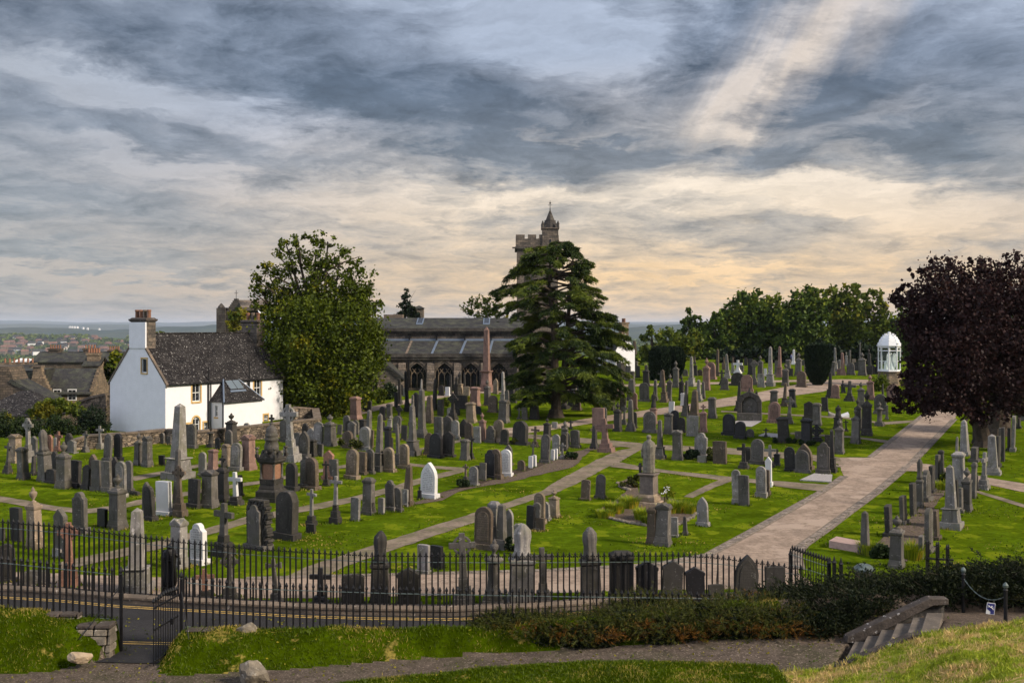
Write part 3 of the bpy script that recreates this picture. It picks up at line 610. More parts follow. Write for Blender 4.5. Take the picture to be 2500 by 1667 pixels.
# ---------------------------------------------------------------- near ground: gravel path, mown banks, hill
ROADB = lambda X: lerp_tab(ROADN, X)
def pplane(X): return 0.05*max(0.0, min(11.0, X+2))
HILL = [(2,0.0),(6.3,0.10),(7.3,0.38),(8.28,.66),(10.2,1.38),(12.75,1.70),(16,1.9),(30,2.2)]
FOOTL = [(-30,26.4),(-14,26.5),(-13,26.45),(-12,26.7),(-11.2,27.4),(-10.8,28.3)]
FOOTR = [(-9.5,27.6),(-9.2,26.6),(-8.8,26.3),(-5.9,26.8),(-3,27.6),(-1.5,27.8),(0.5,27.9),(4,28.1),(9,28.4)]
def near_h(X, Y):
    z = pplane(X) if Y < 31 else 0.0
    rb = ROADB(X)
    z = z*(1-sstep(rb-1.5, rb-0.5, Y))-0.02 if Y > rb-1.5 else z
    kind = 'path'
    lump = 0.05*math.sin(X*2.1+Y*1.3)+0.035*math.sin(X*4.7-Y*3.1)
    if X < -10.7:
        f = lerp_tab(FOOTL, X); h = 1.12*sstep(f, 28.1, Y)*(1-0.25*sstep(-13.5, -10.8, X)); back = 1 if Y < 28.55 else 0
        if Y > f+0.02: kind = 'bank'; z = z*(1-sstep(f, f+.5, Y))+(h+lump*sstep(f, f+.6, Y))*back+(-0.03 if not back else 0)
    elif X > -9.55:
        f = lerp_tab(FOOTR, X); c = 28.2 if X < -1 else 28.2+0.12*(X+1); c = min(c, 29.2)
        top = 0.62 if X < -1 else 0.62+0.06*(X+1)
        e = sstep(-9.55, -9.0, X)
        h = top*e*sstep(f, min(c, f+1.1), Y)*(1-sstep(c+0.25, rb-0.05, Y))
        if Y > f+0.02: kind = 'bank'; z = z*(1-sstep(f, f+0.8, Y))+h+lump*0.6*e*sstep(f, f+.5, Y)*(1-sstep(c+0.2, rb-.1, Y))-0.03*sstep(rb-.3, rb-.05, Y)
    if X > 2 and Y < 25.45:
        hh = lerp_tab(HILL, X)+0.085*(25.45-Y); hh += 0.5*lump*sstep(25.45, 24.9, Y)
        if X < 8: hh = hh*sstep(2, 8, X)*sstep(25.6, 25.0, Y) if X < 6.3 else hh
        z = max(z, hh)
        if X > 6.6: kind = 'hill'
    # small mown mound in the foreground middle
    dx = (X-1.1)/3.9; yy = 26.9-0.55*dx*dx
    if Y < yy and X < 6.6 and abs(dx) < 1.6: kind = 'mound'; z = max(z, pplane(X)+0.10*sstep(0, 0.5, yy-Y)+lump*0.3)
    if X > 7.6 and Y >= 25.45:
        edge = X-(10.55+.5*(Y-25.5))                 # right of the landing
        if edge > 0 or (Y > 27.25 and X > 11.1): z = max(z, (1.40-.13*(Y-25.5))*(1-sstep(30.0, 31.4, Y))); kind = 'bed'
        elif Y > 27.3: z = max(z, lerp_tab([(7.6, .3), (9, .45), (11.1, 1.3)], X)*(1-sstep(29.5, 31.0, Y))); kind = 'bed'
        elif X > 8.1+.5*(Y-25.5): z -= .5
    if Y < 22: z += 5.2*sstep(22, 0, Y)+0.08*(22-Y)
    return z, kind
def near_ground():
    xs = [-30+0.5*i for i in range(24)]+[-18+0.14*i for i in range(int(36/0.14)+1)]+[18.5+0.8*i for i in range(20)]
    ys = [0.5+1.2*i for i in range(17)]+[20.9+0.14*i for i in range(int(11/0.14)+1)]
    nx = len(xs); v = []; kd = []
    for Y in ys:
        for X in xs:
            z, k = near_h(X, Y); v.append((X, Y, z)); kd.append(k)
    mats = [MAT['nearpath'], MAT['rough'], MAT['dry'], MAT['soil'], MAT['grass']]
    id_ = dict(path=0, bank=1, hill=2, bed=3, mound=1)
    f = []; mi = []
    for j in range(len(ys)-1):
        for i in range(nx-1):
            X, Y = (xs[i]+xs[i+1])/2, (ys[j]+ys[j+1])/2
            if Y > ROADB(X)+0.0: continue
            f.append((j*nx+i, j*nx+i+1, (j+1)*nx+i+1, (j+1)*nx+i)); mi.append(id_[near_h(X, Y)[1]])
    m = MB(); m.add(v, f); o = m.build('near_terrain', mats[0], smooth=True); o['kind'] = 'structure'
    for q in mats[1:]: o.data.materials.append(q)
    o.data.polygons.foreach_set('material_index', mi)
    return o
near_ground()
# turf blades on the near banks and hill
def turf():
    rg = np.random.RandomState(4); P = []
    for _ in range(150000):
        X = rg.uniform(-16, 18); Y = rg.uniform(20.5, 30.2)
        if Y > ROADB(X)-0.05 or Y < 20: continue
        z, k = near_h(X, Y)
        if k not in ('bank', 'hill', 'mound'): 
            if k != 'path' or rg.uniform() > 0.012: continue
        if EYE-0.355*Y > z+1.0 : continue
        P.append((X, Y, z+0.025))
    K = np.array([near_h(a[0], a[1])[1] == 'hill' for a in P])
    P = np.array(P); d = np.tile(np.array([[0, 0, 1.0]]), (len(P), 1))+rg.normal(size=(len(P), 3))*0.4
    for s_, lf, lb in ((~K, 'turf', 'short mown grass blades on the near banks'), (K, 'straw', 'dry mown grass blades on the near hill')):
        o = leaves('turf', P[s_], 0.05, LEAF[lf], aspect=0.16, dirs=d[s_]); o['kind'] = 'stuff'; tag(o, lb, 'grass')
turf()
# a few fallen leaves and stones on the gravel
# ---------------------------------------------------------------- railings
def bar(m, p, h, w=0.040, head='fleur', hw=0.075, foot=0.0):
    x, y, z = p
    m.box(x-w/2, x+w/2, y-w/2, y+w/2, z-foot, z+h-0.10)
    zz = z+h-0.10
    if head == 'fleur':
        m.lathe([(0.025, 0), (0.04, 0.02), (0.02, 0.035), (0.042, 0.07), (0.001, 0.17)], 6, x, y, zz)
        m.box(x-hw, x+hw, y-0.012, y+0.012, zz+0.008, zz+0.036); m.box(x-hw, x-hw+0.02, y-0.008, y+0.008, zz-0.012, zz+0.012); m.box(x+hw-0.02, x+hw, y-0.008, y+0.008, zz-0.012, zz+0.012)
    else: m.lathe([(0.02, 0), (0.040, 0.02), (0.044, 0.05), (0.001, 0.15)], 6, x, y, zz)
def rail(m, pts, w=0.045, t=0.014):
    for a, b in zip(pts, pts[1:]):
        a = Vector(a); b = Vector(b); d = (b-a).normalized(); n = Vector((-d.y, d.x, 0)).normalized()*w/2; u = Vector((0, 0, t/2))
        v = [a-n-u, a+n-u, a+n+u, a-n+u, b-n-u, b+n-u, b+n+u, b-n+u]
        m.add(v, [(0, 1, 2, 3), (7, 6, 5, 4), (0, 4, 5, 1), (1, 5, 6, 2), (2, 6, 7, 3), (3, 7, 4, 0)])
TOPB = [(0,1268),(150,1280),(300,1300),(450,1318),(600,1332),(750,1342),(900,1350),(1250,1352),(1650,1350),(1750,1355),(1850,1368),(1945,1382),(2200,1390)]
bk = empty('railing', (0, 32, 0)); tag(bk, 'long black iron railing with fleur spear heads on the kerb wall beyond the road', 'railing')
bb = MB(); tops = []; bots = []
x = -27.5
while x < 9.55:
    y = lerp_tab(KERB, x)+0.2; px = 1250+2500*x/y; zt = EYE-(lerp_tab(TOPB, px)-795)/2500*y
    if px < 0: zt = EYE-(1268-795)/2500*34.5
    bar(bb, (x, y, 0.27), zt-0.27, foot=0.05, w=0.046); tops.append((x, y, zt-0.27)); bots.append((x, y, 0.36))
    x += 0.188
rr = MB(); rail(rr, tops[::3]+[tops[-1]]); bb.build('bars', MAT['iron'], bk, loc=EM); rr.build('top_rail', MAT['ironlite'], bk, loc=EM)
for i in range(0, len(tops), 26): pm = MB(); pm.tube((tops[i][0], tops[i][1]+0.02, 0.2), (tops[i][0], tops[i][1]+0.45, 0.0), 0.015); pm.tube((tops[i][0], tops[i][1]+0.45, 0.0), (tops[i][0], tops[i][1]+.02, 1.2), 0.012); pm.build('back_stay', MAT['iron'], bk, loc=EM)
# near railing, left and right of the gateway
def near_rail(name, label, X0, X1, ytab, topt, bott, spacing=0.185, stays=(), group='near roadside railings'):
    e = empty(name, (0, 28.4, 0)); tag(e, label, 'railing', group); LO = (0, -28.4, 0)
    b = MB(); T = []; B = []; x = X0
    while x <= X1+1e-6:
        y = lerp_tab(ytab, x); px = 1250+2500*x/y; zt = EYE-(lerp_tab(topt, px)-795)/2500*y; zb = EYE-(lerp_tab(bott, px)-795)/2500*y
        bar(b, (x, y, zb), zt-zb+0.17, head='spear', w=0.044); T.append((x, y, zt)); B.append((x, y, zb)); x += spacing
    b.build('bars', MAT['iron'], e, loc=LO)
    r = MB(); rail(r, T[::4]+[T[-1]]); r.build('top_rail', MAT['ironlite'], e, loc=LO)
    r = MB(); rail(r, B[::4]+[B[-1]]); r.build('bottom_rail', MAT['ironlite'], e, loc=LO)
    for i in range(4, len(T), 12):
        p = MB(); p.box(T[i][0]-0.012, T[i][0]+.012, T[i][1]-0.02, T[i][1]+0.02, B[i][2]-0.35, B[i][2]); p.build('foot', MAT['iron'], e, loc=LO)
    return e
NR = [(-20,28.5),(-9.3,28.45),(-4,28.55),(0,28.9),(3,29.4),(8,30.1)]
e1 = near_rail('near_railing', 'black spiked railing on the bank left of the open gateway', -17.0, -10.95, [(-20,28.9),(-10.9,28.35)], [(-200,1362),(0,1373),(290,1403)], [(-200,1478),(0,1487),(290,1512)])
e2 = near_rail('near_railing', 'long black spiked railing running right from the open gateway towards the bushes', -9.05, 7.2, NR, [(440,1420),(600,1436),(950,1448),(1400,1456),(1850,1462)], [(440,1528),(600,1538),(780,1546),(950,1548),(1200,1545),(1400,1545),(1850,1545)])
# gate posts and the open gate leaf
def gatepost(x, y, z0, z1, label, stay):
    e = empty('gate_post', (x, y, z0)); tag(e, label, 'gate post', 'iron posts of the gateway')
    m = MB(); m.box(-0.035, 0.035, -0.035, 0.035, -0.1, z1-z0); m.build('post', MAT['iron'], e)
    m = MB(); m.lathe([(0.03, 0), (0.055, 0.03), (0.03, 0.06), (0.06, 0.10), (0.055, 0.14), (0.002, 0.26)], 8, 0, 0, z1-z0); m.build('finial', MAT['iron'], e)
    m = MB(); m.tube((0, 0, (z1-z0)*0.86), stay, 0.014); m.build('stay', MAT['iron'], e)
    m = MB(); m.box(-0.05, 0.05, -0.05, 0.05, 1.45, 1.6); m.build('latch', MAT['iron'], e); return e
gatepost(-10.82, 28.35, 0.0, 2.10, 'left iron gate post of the gateway with a slanting stay', (-0.85, -0.75, 0.55))
gatepost(-9.14, 28.3, 0.0, 1.98, 'right iron gate post holding the open gate leaf', (0.55, -0.95, 0.35))
g = empty('gate', (-9.16, 28.1, 0)); tag(g, 'narrow black iron gate leaf standing open toward the camera at the gateway', 'gate')
m = MB()
ang = R(-105)
for i in range(11):
    d = 0.06+i*0.135; p = (d*math.cos(ang)*0.55, d*math.sin(ang)*1.0, 0.12); bar(m, p, 1.80-0.06*abs(5-i)/5, w=0.018, head='spear')
m.build('bars', MAT['iron'], g)
for z in (0.22, 1.05, 1.62):
    m = MB(); rail(m, [(0, 0, z), (1.42*math.cos(ang)*0.55, 1.42*math.sin(ang), z)], 0.02, 0.05); m.build('rail', MAT['iron'], g)
m = MB(); m.box(-0.06, 0.02, -0.5, -0.42, 0.95, 1.12); m.build('lock', MAT['iron'], g)
# the return railing and open gate at the end of the carriage path
g = empty('cemetery_gate', (9.45, 34.4, 0)); tag(g, 'open black iron gate at the foot of the wide path beside the bushes', 'gate')
m = MB(); T1 = []; T2 = []
for i in range(15):
    t = i/14; x = 0.05+.78*t; y = 0.3-1.6*t; bar(m, (x, y, 0.1), 1.42-0.05*t, w=0.022); T1.append((x, y, 1.25-0.05*t)); T2.append((x, y, 0.9))
m.build('bars', MAT['iron'], g)
m = MB(); rail(m, [T1[0], T1[-1]]); m.build('rail', MAT['ironlite'], g); m = MB(); rail(m, [T2[0], T2[-1]]); m.build('rail', MAT['ironlite'], g)
for x, y, h in ((0.80, -1.3, 1.28), (0.92, -1.45, 1.34), (1.12, -1.5, 1.30), (0.0, .35, 1.2)):
    m = MB(); m.box(x-0.05, x+0.05, y-0.05, y+0.05, 0, h); m.lathe([(0.05, 0), (0.08, 0.05), (0.05, 0.1), (0.002, 0.28)], 6, x, y, h); m.build('post', MAT['iron'], g)
g = empty('side_gate', (13.2, 32.6, 0)); tag(g, 'short bunch of black gate spears rising over the dark hedge at right', 'gate')
m = MB()
for i in range(6): bar(m, (0.16*i, 0.25*(i % 2), 0.1), 2.05-0.04*i, w=0.05)
m.build('bars', MAT['iron'], g); m = MB(); rail(m, [(0, 0, 1.6), (.85, 0, 1.55)], 0.05, 0.05); m.build('rail', MAT['iron'], g)

# ---------------------------------------------------------------- stone steps with parapet
st = empty('stone_steps', (8.2, 25.5, 0.4)); tag(st, 'short flight of worn grey stone steps climbing right beside the grassy hill', 'steps')
def q(m, name, mat, **k): return m.build(name, mat, st, loc=(-8.2, -25.5, -0.4), **k)
NS = [(8.26, .64), (8.60, .79), (8.97, .95), (9.38, 1.12), (9.81, 1.28), (10.17, 1.40), (10.62, 1.40)]
for i in range(6):
    (x0, z), (x1, _) = NS[i], NS[i+1]; x1 += .05 if i < 5 else .0; zt = z; b = zt-.5
    v = [(x0, 25.5, b), (x1, 25.5, b), (x1+.82, 27.15, b), (x0+.82, 27.15, b), (x0, 25.5, zt), (x1, 25.5, zt), (x1+.82, 27.15, zt), (x0+.82, 27.15, zt)]
    m = MB(); m.add(v, [(3, 2, 1, 0), (4, 5, 6, 7), (0, 1, 5, 4), (1, 2, 6, 5), (2, 3, 7, 6), (3, 0, 4, 7)]); q(m, 'step', MAT['concrete'], bev=0.018)
m = MB(); m.prism([(7.5, 0.1), (10.1, 1.0), (10.15, 1.43), (9.8, 1.36), (8.22, 0.70), (7.6, 0.44)], 25.24, 25.49); q(m, 'side_kerb', MAT['coping'], bev=0.03)
m = MB(); m.prism([(9.0, 0.0), (11.55, .6), (11.55, 1.58), (11.2, 1.56), (9.2, .58), (9.0, .55)], 27.36, 27.55); q(m, 'parapet', MAT['churchdark'])  # parapet coloured dark to stand for the shadow below the coping
m = MB(); m.prism([(8.90, .56), (9.25, .56), (11.2, 1.55), (11.62, 1.57), (11.62, 1.74), (11.12, 1.75), (8.92, .72)], 27.24, 27.55); q(m, 'coping', MAT['coping'], bev=0.02)
# posts, chain and warning sign
def cpost(x, y, z, h, label):
    e = empty('chain_post', (x, y, z)); tag(e, label, 'post', 'dark green chain posts by the steps')
    m = MB(); m.lathe([(0.055, 0), (0.05, 0.1), (0.045, h-0.1), (0.06, h-0.08), (0.04, h-0.04)], 10); m.build('post', MAT['iron'], e)
    m = MB(); m.lathe([(0.03, 0), (0.065, 0.04), (0.07, 0.09), (0.03, 0.15), (0.002, 0.17)], 10, 0, 0, h-0.04); m.build('ball', MAT['ironlite'], e); return e
P1 = Vector(at(2352, 1500, 28.6)); P2 = Vector(at(2455, 1532, 26.2))
p1 = Vector((P1.x, P1.y, 1.05)); p2 = Vector((P2.x, P2.y, 1.2))
t1 = EYE-(1384-795)/2500*28.6; t2 = EYE-(1421-795)/2500*26.2
cpost(p1.x, p1.y, 0.9, t1-0.9-0.12, 'slim dark post with round top against the hedge at the upper end of the chain')
cpost(p2.x, p2.y, 1.0, t2-1.0-0.12, 'thicker dark post with round top near the right edge, holding the lower chain end')
ch = MB(); a = Vector((p1.x, p1.y, t1-0.3)); b = Vector((p2.x, p2.y, t2-0.35)); pts = []
for i in range(19):
    t = i/18; p = a.lerp(b, t); p.z -= 0.30*4*t*(1-t); pts.append(p)
for i in range(18):
    d = pts[i+1]-pts[i]; ch.tube(pts[i]-d*0.1, pts[i+1]+d*0.1, 0.016 if i % 2 else 0.010, n=5)
o = ch.build('chain', MAT['ironlite']); tag(o, 'sagging metal chain hung between the two dark posts', 'chain')
pc = pts[12]; 
sg = empty('warning_sign', (pc.x-0.03, pc.y-0.03, pc.z-0.37)); tag(sg, 'small square black and white warning sign with a falling figure, hung on the chain', 'sign'); sg.rotation_euler = (0, R(6), R(-8))
m = MB(); m.box(-0.105, 0.105, -0.008, 0.008, 0, 0.30); m.build('panel', MAT['frame'], sg)
m = MB(); m.add([(-0.092, -0.011, 0.13), (0.092, -0.011, 0.013), (0.092, -0.011, 0.287), (-0.092, -0.011, 0.287)], [(0, 1, 2, 3)]); m.add([(0.0, -0.0112, 0.013), (0.092, -0.0112, 0.013), (0.092, -0.0112, 0.15), (0.0, -0.0112, 0.13)], [(0, 1, 2, 3)]); m.build('symbol_ground', MAT['blue'], sg)
m = MB()
for a_, b_, r_ in (((-.03, .20), (.03, .17), .014), ((.03, .17), (.065, .12), .010), ((.03, .17), (.06, .19), .009), ((-.03, .20), (-.075, .19), .010), ((-.03, .20), (-.07, .235), .010), ((0, .19), (.02, .235), .008), ((.0, .19), (.045, .225), .008)):
    m.tube((a_[0], -0.014, a_[1]), (b_[0], -0.014, b_[1]), r_*0.8, n=5)
m.lathe([(0.001, -.014), (.013, -.006), (.013, .006), (.001, .014)], 8, 0.055, -0.016, 0.15); m.build('falling_figure', MAT['frame'], sg)
for s in (-.07, .07):
    m = MB(); m.tube((s, 0, 0.30), (s*1.0, 0.02, 0.38), 0.005, n=4); m.build('hook', MAT['ironlite'], sg)
# litter bin seen over the hedge
g = empty('litter_bin', (11.55, 33.6, 0.0)); tag(g, 'dark green litter bin with a pale lid above the hedge beside the flat pink tomb', 'bin')
m = MB(); m.lathe([(0.26, 0), (0.30, 0.2), (0.30, 0.85), (0.28, 0.9)], 10); m.build('body', MAT['iron'], g)
m = MB(); m.lathe([(0.36, 0), (0.36, 0.05), (0.2, 0.17), (0.01, 0.2)], 8, 0, 0, 1.0); m.build('lid', MAT['ironlite'], g)

# boulders
def boulder(px, py, Y, w, h, label, mat, seed, z=None):
    rg = random.Random(seed); bm = bmesh.new(); bmesh.ops.create_icosphere(bm, subdivisions=3, radius=1)
    ph = [rg.uniform(0, 6) for _ in range(9)]
    pl = [(Vector((rg.gauss(0, 1), rg.gauss(0, 1), rg.gauss(0, .7))).normalized(), rg.uniform(.62, .85)) for _ in range(12)]
    for v in bm.verts:
        c = v.co.copy()
        for n_, d_ in pl:
            e = c.dot(n_)-d_
            if e > 0: c -= n_*e
        k = 1+0.05*math.sin(5*c.x+ph[0])*math.sin(6*c.y+ph[1])+0.03*math.sin(14*c.z+ph[2]+9*c.x)
        v.co = Vector((c.x*w/2*k*1.15, c.y*w/2*k, c.z*h*0.62*k))
    me = bpy.data.meshes.new('boulder'); bm.to_mesh(me); bm.free(); me.materials.append(mat)
    p = at(px, py, Y); o = bpy.data.objects.new('boulder', me); COL.objects.link(o)
    o.location = (p.x, p.y, p.z+h*0.40); tag(o, label, 'boulder', 'loose boulders by the path'); return o
boulder(603, 1568, 28.2, 0.72, 0.55, 'upright brown boulder on the bank in front of the railing', MAT['rock'], 1)
boulder(618, 1672, 25.9, 0.80, 0.66, 'dark craggy boulder at the bottom edge beside the gravel path', MAT['rock'], 12)
boulder(194, 1614, 26.9, 0.58, 0.28, 'small pale flat-topped rock on the dark grass left of the gateway', M('pale_boulder', (0.34, 0.26, 0.17), 0.9, 0.3, 2, 0.7, 6), 5)
# rough stone wall ends at the gateway
def rubble_end(name, label, x0, x1, y0, y1, z0, z1, seed, parent=None):
    e = empty(name, (x0, y0, 0)); tag(e, label, 'wall', 'rough wall ends at the gateway'); rg = random.Random(seed); m = MB(); cap = MB()
    z = z0
    while z < z1-0.05:
        h = rg.uniform(0.16, 0.26); x = x0
        while x < x1-0.05:
            w = rg.uniform(0.25, 0.5); w = min(w, x1-x); j = lambda: rg.uniform(-0.025, 0.025)
            tgt = cap if z+h >= z1-0.02 else m
            tgt.frus(x-x0+w/2, (y1-y0)/2+j(), z, min(z+h, z1)-0.015, w-0.02, y1-y0+j(), w-0.05, y1-y0-0.05+j()); x += w
        z += h
    m.build('wall_stones', MAT['rock'], e, bev=0.02); cap.build('top_stones', MAT['coping'], e, bev=0.03); return e
rubble_end('wall_end', 'broken rubble wall end against the left gate post', -11.85, -10.88, 27.75, 28.25, -0.05, 0.90, 3)
rubble_end('wall_end', 'low rubble wall foot under the railing right of the gateway', -9.0, -7.6, 28.05, 28.5, 0.2, 0.66, 4)
rubble_end('wall_end', 'line of low mossy stones topping the left bank below the railing', -14.5, -11.9, 28.15, 28.5, 0.75, 1.10, 6)
# ---------------------------------------------------------------- gravestones
def arc(cx, cz, r, a0, a1, n, sz=1.0): return [(cx+r*math.cos(a0+(a1-a0)*i/n), cz+sz*r*math.sin(a0+(a1-a0)*i/n)) for i in range(n+1)]
def outl(kind, w, h, z0=0.0):
    """slab outline (x,z), counter-clockwise seen from the front"""
    a = w/2
    if kind == 'RT':
        r = min(a, h*0.5); return [(-a, z0), (a, z0)]+arc(0, z0+h-r, a, 0, math.pi, 10, r/a)
    if kind == 'FT':
        r = w*0.16; return [(-a, z0), (a, z0)]+arc(0, z0+h-r, a, 0, math.pi, 8, r/a)
    if kind == 'GT':
        s = h-w*0.85 if h > w*1.2 else h*0.45; top = z0+h; b = z0+s
        return [(-a, z0), (a, z0), (a, b)]+[(a*(1-t**1.6), b+(top-b)*t**0.8) for t in (.25, .5, .75)]+[(0, top)]+[(-a*(1-t**1.6), b+(top-b)*t**0.8) for t in (.75, .5, .25)]+[(-a, b)]
    if kind == 'GB':
        return [(-a*.93, z0), (a*.93, z0), (a*.93, z0+h*.72), (a, z0+h*.74), (a, z0+h*.82), (0, z0+h), (-a, z0+h*.82), (-a, z0+h*.74), (-a*.93, z0+h*.72)]
    if kind == 'SH':
        s = z0+h-w*.42; return [(-a, z0), (a, z0), (a, s), (a*.78, s+w*.06)]+arc(0, z0+h-w*.30, a*.62, 0, math.pi, 8, .96*w*.30/(a*.62))+[(-a*.78, s+w*.06), (-a, s)]
    return [(-a, z0), (a, z0), (a, z0+h*.985), (a*.4, z0+h), (-a*.4, z0+h), (-a, z0+h*.985)]
URN = [(.30, 0), (.30, .08), (.12, .14), (.10, .20), (.34, .40), (.42, .58), (.36, .68), (.16, .74), (.22, .80), (.12, .90), (.02, 1.0)]
def figure_rings(h, w):
    return [(z*h, rx*w, ry*w, cx*w, cy*w) for z, rx, ry, cx, cy in [(0, .50, .42, 0, 0), (.05, .52, .44, 0, 0), (.3, .42, .36, .01, 0), (.5, .38, .31, 0, .01), (.62, .42, .30, 0, 0), (.72, .46, .28, 0, 0),
            (.79, .40, .25, 0, 0), (.835, .20, .18, 0, 0), (.86, .13, .13, 0, -.01), (.89, .15, .16, 0, -.03), (.93, .17, .19, 0, -.03), (.97, .14, .16, 0, -.02), (1.0, .03, .04, 0, 0)]]
def stone_parts(kind, w, h, rg):
    """list of (part name, MB, material override) for a monument of overall width w and height h standing on z=0"""
    P = []; A = lambda n, m, mt=None, **k: P.append((n, m, mt, k))
    bz = -0.15
    def plinth(f=0.16, ww=1.28, dd=1.9, d=None, steps=1):
        m = MB(); z = bz; hh = h*f
        for i in range(steps):
            k = ww-(ww-1.08)*i/max(1, steps); z1 = hh*(i+1)/steps; dpt = (d or dsl)*(dd-(dd-1.3)*i/max(1, steps))
            m.box(-w*k/2, w*k/2, -dpt/2, dpt/2, z, z1); z = z1
        A('plinth', m); return hh
    dsl = max(0.15, min(0.32, w*0.30))
    if kind in ('RT', 'FT', 'GT', 'GB', 'SH', 'SQ'):
        if h > 0.75 and not (kind == 'SQ' and rg.random() < .35): b = plinth(rg.uniform(.10, .17), 1.14); sw = w/1.04
        else: b = bz; sw = w
        m = MB(); m.prism(outl(kind, sw, h-b, b), -dsl/2, dsl/2); A('slab', m)
        if kind in ('RT', 'GT', 'SH') and sw > 0.5:
            m = MB(); m.prism(outl('RT' if kind == 'SH' else kind, sw*.70, (h-b)*.80, b+(h-b)*.08), -dsl/2-0.018, -dsl/2+0.01); A('panel', m, 'I')
    elif kind == 'RG':                                   # large rough slab
        b = plinth(.14, 1.2); m = MB(); m.prism([(x*(1+rg.uniform(-.05, .05)), z*(1+rg.uniform(-.02, .02))) for x, z in outl('RT', w/1.12, h-b, b)], -dsl*.7, dsl*.7); A('slab', m)
    elif kind == 'OB':                                   # obelisk on stepped pedestal
        f = rg.uniform(.27, .34); pw = w/1.25; m = MB(); m.frus(0, 0, bz, h*f*.32, w, w, w*.97, w*.97); A('plinth', m)
        m = MB(); m.frus(0, 0, h*f*.32, h*f*.92, pw*.95, pw*.95, pw*.82, pw*.82); A('pedestal', m)
        m = MB(); m.frus(0, 0, h*f*.92, h*f*.96, pw*.86, pw*.86, pw*1.0, pw*1.0); m.box(-pw*.5, pw*.5, -pw*.5, pw*.5, h*f*.96, h*f); A('cornice', m)
        m = MB(); s0 = pw*.58; s1 = pw*.38; m.frus(0, 0, h*f, h*.955, s0, s0, s1, s1); m.frus(0, 0, h*.955, h, s1, s1, .01, .01); A('shaft', m)
    elif kind == 'OT':                                   # slim obelisk or squared pillar on low base
        f = rg.uniform(.16, .24); m = MB(); m.frus(0, 0, bz, h*f*.5, w, w, w*.95, w*.95); m.frus(0, 0, h*f*.5, h*f, w*.85, w*.85, w*.72, w*.72); A('pedestal', m)
        m = MB(); m.frus(0, 0, h*f, h*.95, w*.60, w*.60, w*.42, w*.42); m.frus(0, 0, h*.95, h, w*.42, w*.42, w*.05, w*.05); A('shaft', m)
    elif kind == 'TP':                                   # broad tapered pillar
        m = MB(); m.box(-w*.5, w*.5, -w*.42, w*.42, bz, h*.12); A('plinth', m)
        m = MB(); m.frus(0, 0, h*.12, h*.93, w*.82, w*.66, w*.48, w*.40); m.frus(0, 0, h*.93, h, w*.48, w*.40, w*.2, w*.15); A('shaft', m)
    elif kind in ('PD', 'PG', 'PU', 'DR', 'ST', 'PC', 'PX'):
        top = {'PD': 1.0, 'PG': 1.0, 'PU': .74, 'DR': .60, 'ST': .50, 'PC': .74, 'PX': .62}[kind]*h
        d = w*.78 if kind != 'PD' or w < h*.6 else w*.5
        m = MB(); m.box(-w/2, w/2, -d/2, d/2, bz, top*.10); m.frus(0, 0, top*.10, top*.22, w*.94, d*.94, w*.85, d*.85); A('plinth', m)
        m = MB(); m.frus(0, 0, top*.22, top*.84, w*.82, d*.82, w*.76, d*.76); A('pedestal', m)
        m = MB(); m.frus(0, 0, top*.84, top*.89, w*.77, d*.77, w*.92, d*.92)
        if kind in ('PG', 'PX'): 
            a = w*.45; m.box(-a, a, -d*.45, d*.45, top*.89, top*.91); m.prism([(-a*1.03, top*.91), (a*1.03, top*.91), (0, top)], -d*.46, d*.46); m.prismx([(-d*.46, top*.91), (d*.46, top*.91), (0, top*.995)], -a*1.0, a*1.0)
        elif kind == 'PD': m.box(-w*.46, w*.46, -d*.46, d*.46, top*.89, top*.94); m.frus(0, 0, top*.94, top, w*.84, d*.84, w*.5, d*.5)
        else: m.box(-w*.45, w*.45, -d*.45, d*.45, top*.89, top*.94); m.frus(0, 0, top*.94, top, w*.7, d*.7, w*.42, w*.42)
        A('cap', m); r = h-top
        if kind == 'PU': m = MB(); m.lathe([(a_*w*.62, z_*r) for a_, z_ in URN], 12, 0, 0, top-.01); A('urn', m, None, smooth=True)
        if kind == 'DR':
            m = MB(); m.loft([(top-.01, w*.36, w*.33, 0, 0), (top+r*.10, w*.27, w*.25, 0, 0), (top+r*.35, w*.25, w*.23, .0, 0), (top+r*.6, w*.29, w*.26, 0, 0), (top+r*.80, w*.27, w*.25, 0, 0), (top+r*.90, w*.17, w*.17, .01, 0), (top+r*.97, w*.10, w*.10, .01, 0), (top+r, w*.02, w*.02, .01, 0)], 28, 7, .12); A('draped_urn', m, None, smooth=True)
        if kind == 'ST':
            m = MB(); rr = figure_rings(r, w*.62); m.loft([(top+z-.01, a_, b_, c_, d_) for z, a_, b_, c_, d_ in rr], 22, 8, .07)
            m.path([(w*.22, -.02, top+r*.76), (w*.27, -w*.12, top+r*.62), (w*.08, -w*.22, top+r*.60)], w*.075, w*.05, 7); m.path([(-w*.22, -.02, top+r*.76), (-w*.25, -w*.1, top+r*.58), (-w*.2, -w*.12, top+r*.42)], w*.075, w*.05, 7); A('figure', m, 'd', smooth=True)
        if kind in ('PC', 'PX'):
            c = w*.10 if kind == 'PC' else w*.12; m = MB(); m.box(-c, c, -c*.8, c*.8, top-.03, h); z = top+r*.66; m.box(-r*.34, r*.34, -c*.78, c*.78, z-c, z+c); A('cross', m)
    elif kind in ('CR', 'CC', 'CF'):
        b = h*.13; m = MB(); bw = w*.80; n = 3 if h > 1.7 else 2
        for i in range(n): k = 1-.26*i; m.frus(0, 0, bz if i == 0 else b*i, b*(i+1), bw*k, bw*k*.75, bw*k*.94, bw*k*.70)
        A('plinth', m, 'd' if kind == 'CR' and rg.random() < .4 else None); t = b*n; s = w*.13; m = MB(); z = h-(w*.42 if kind != 'CC' else w*.46)
        m.frus(0, 0, t, h, s*2.3, s*1.5, s*1.7, s*1.2); a = w*.5
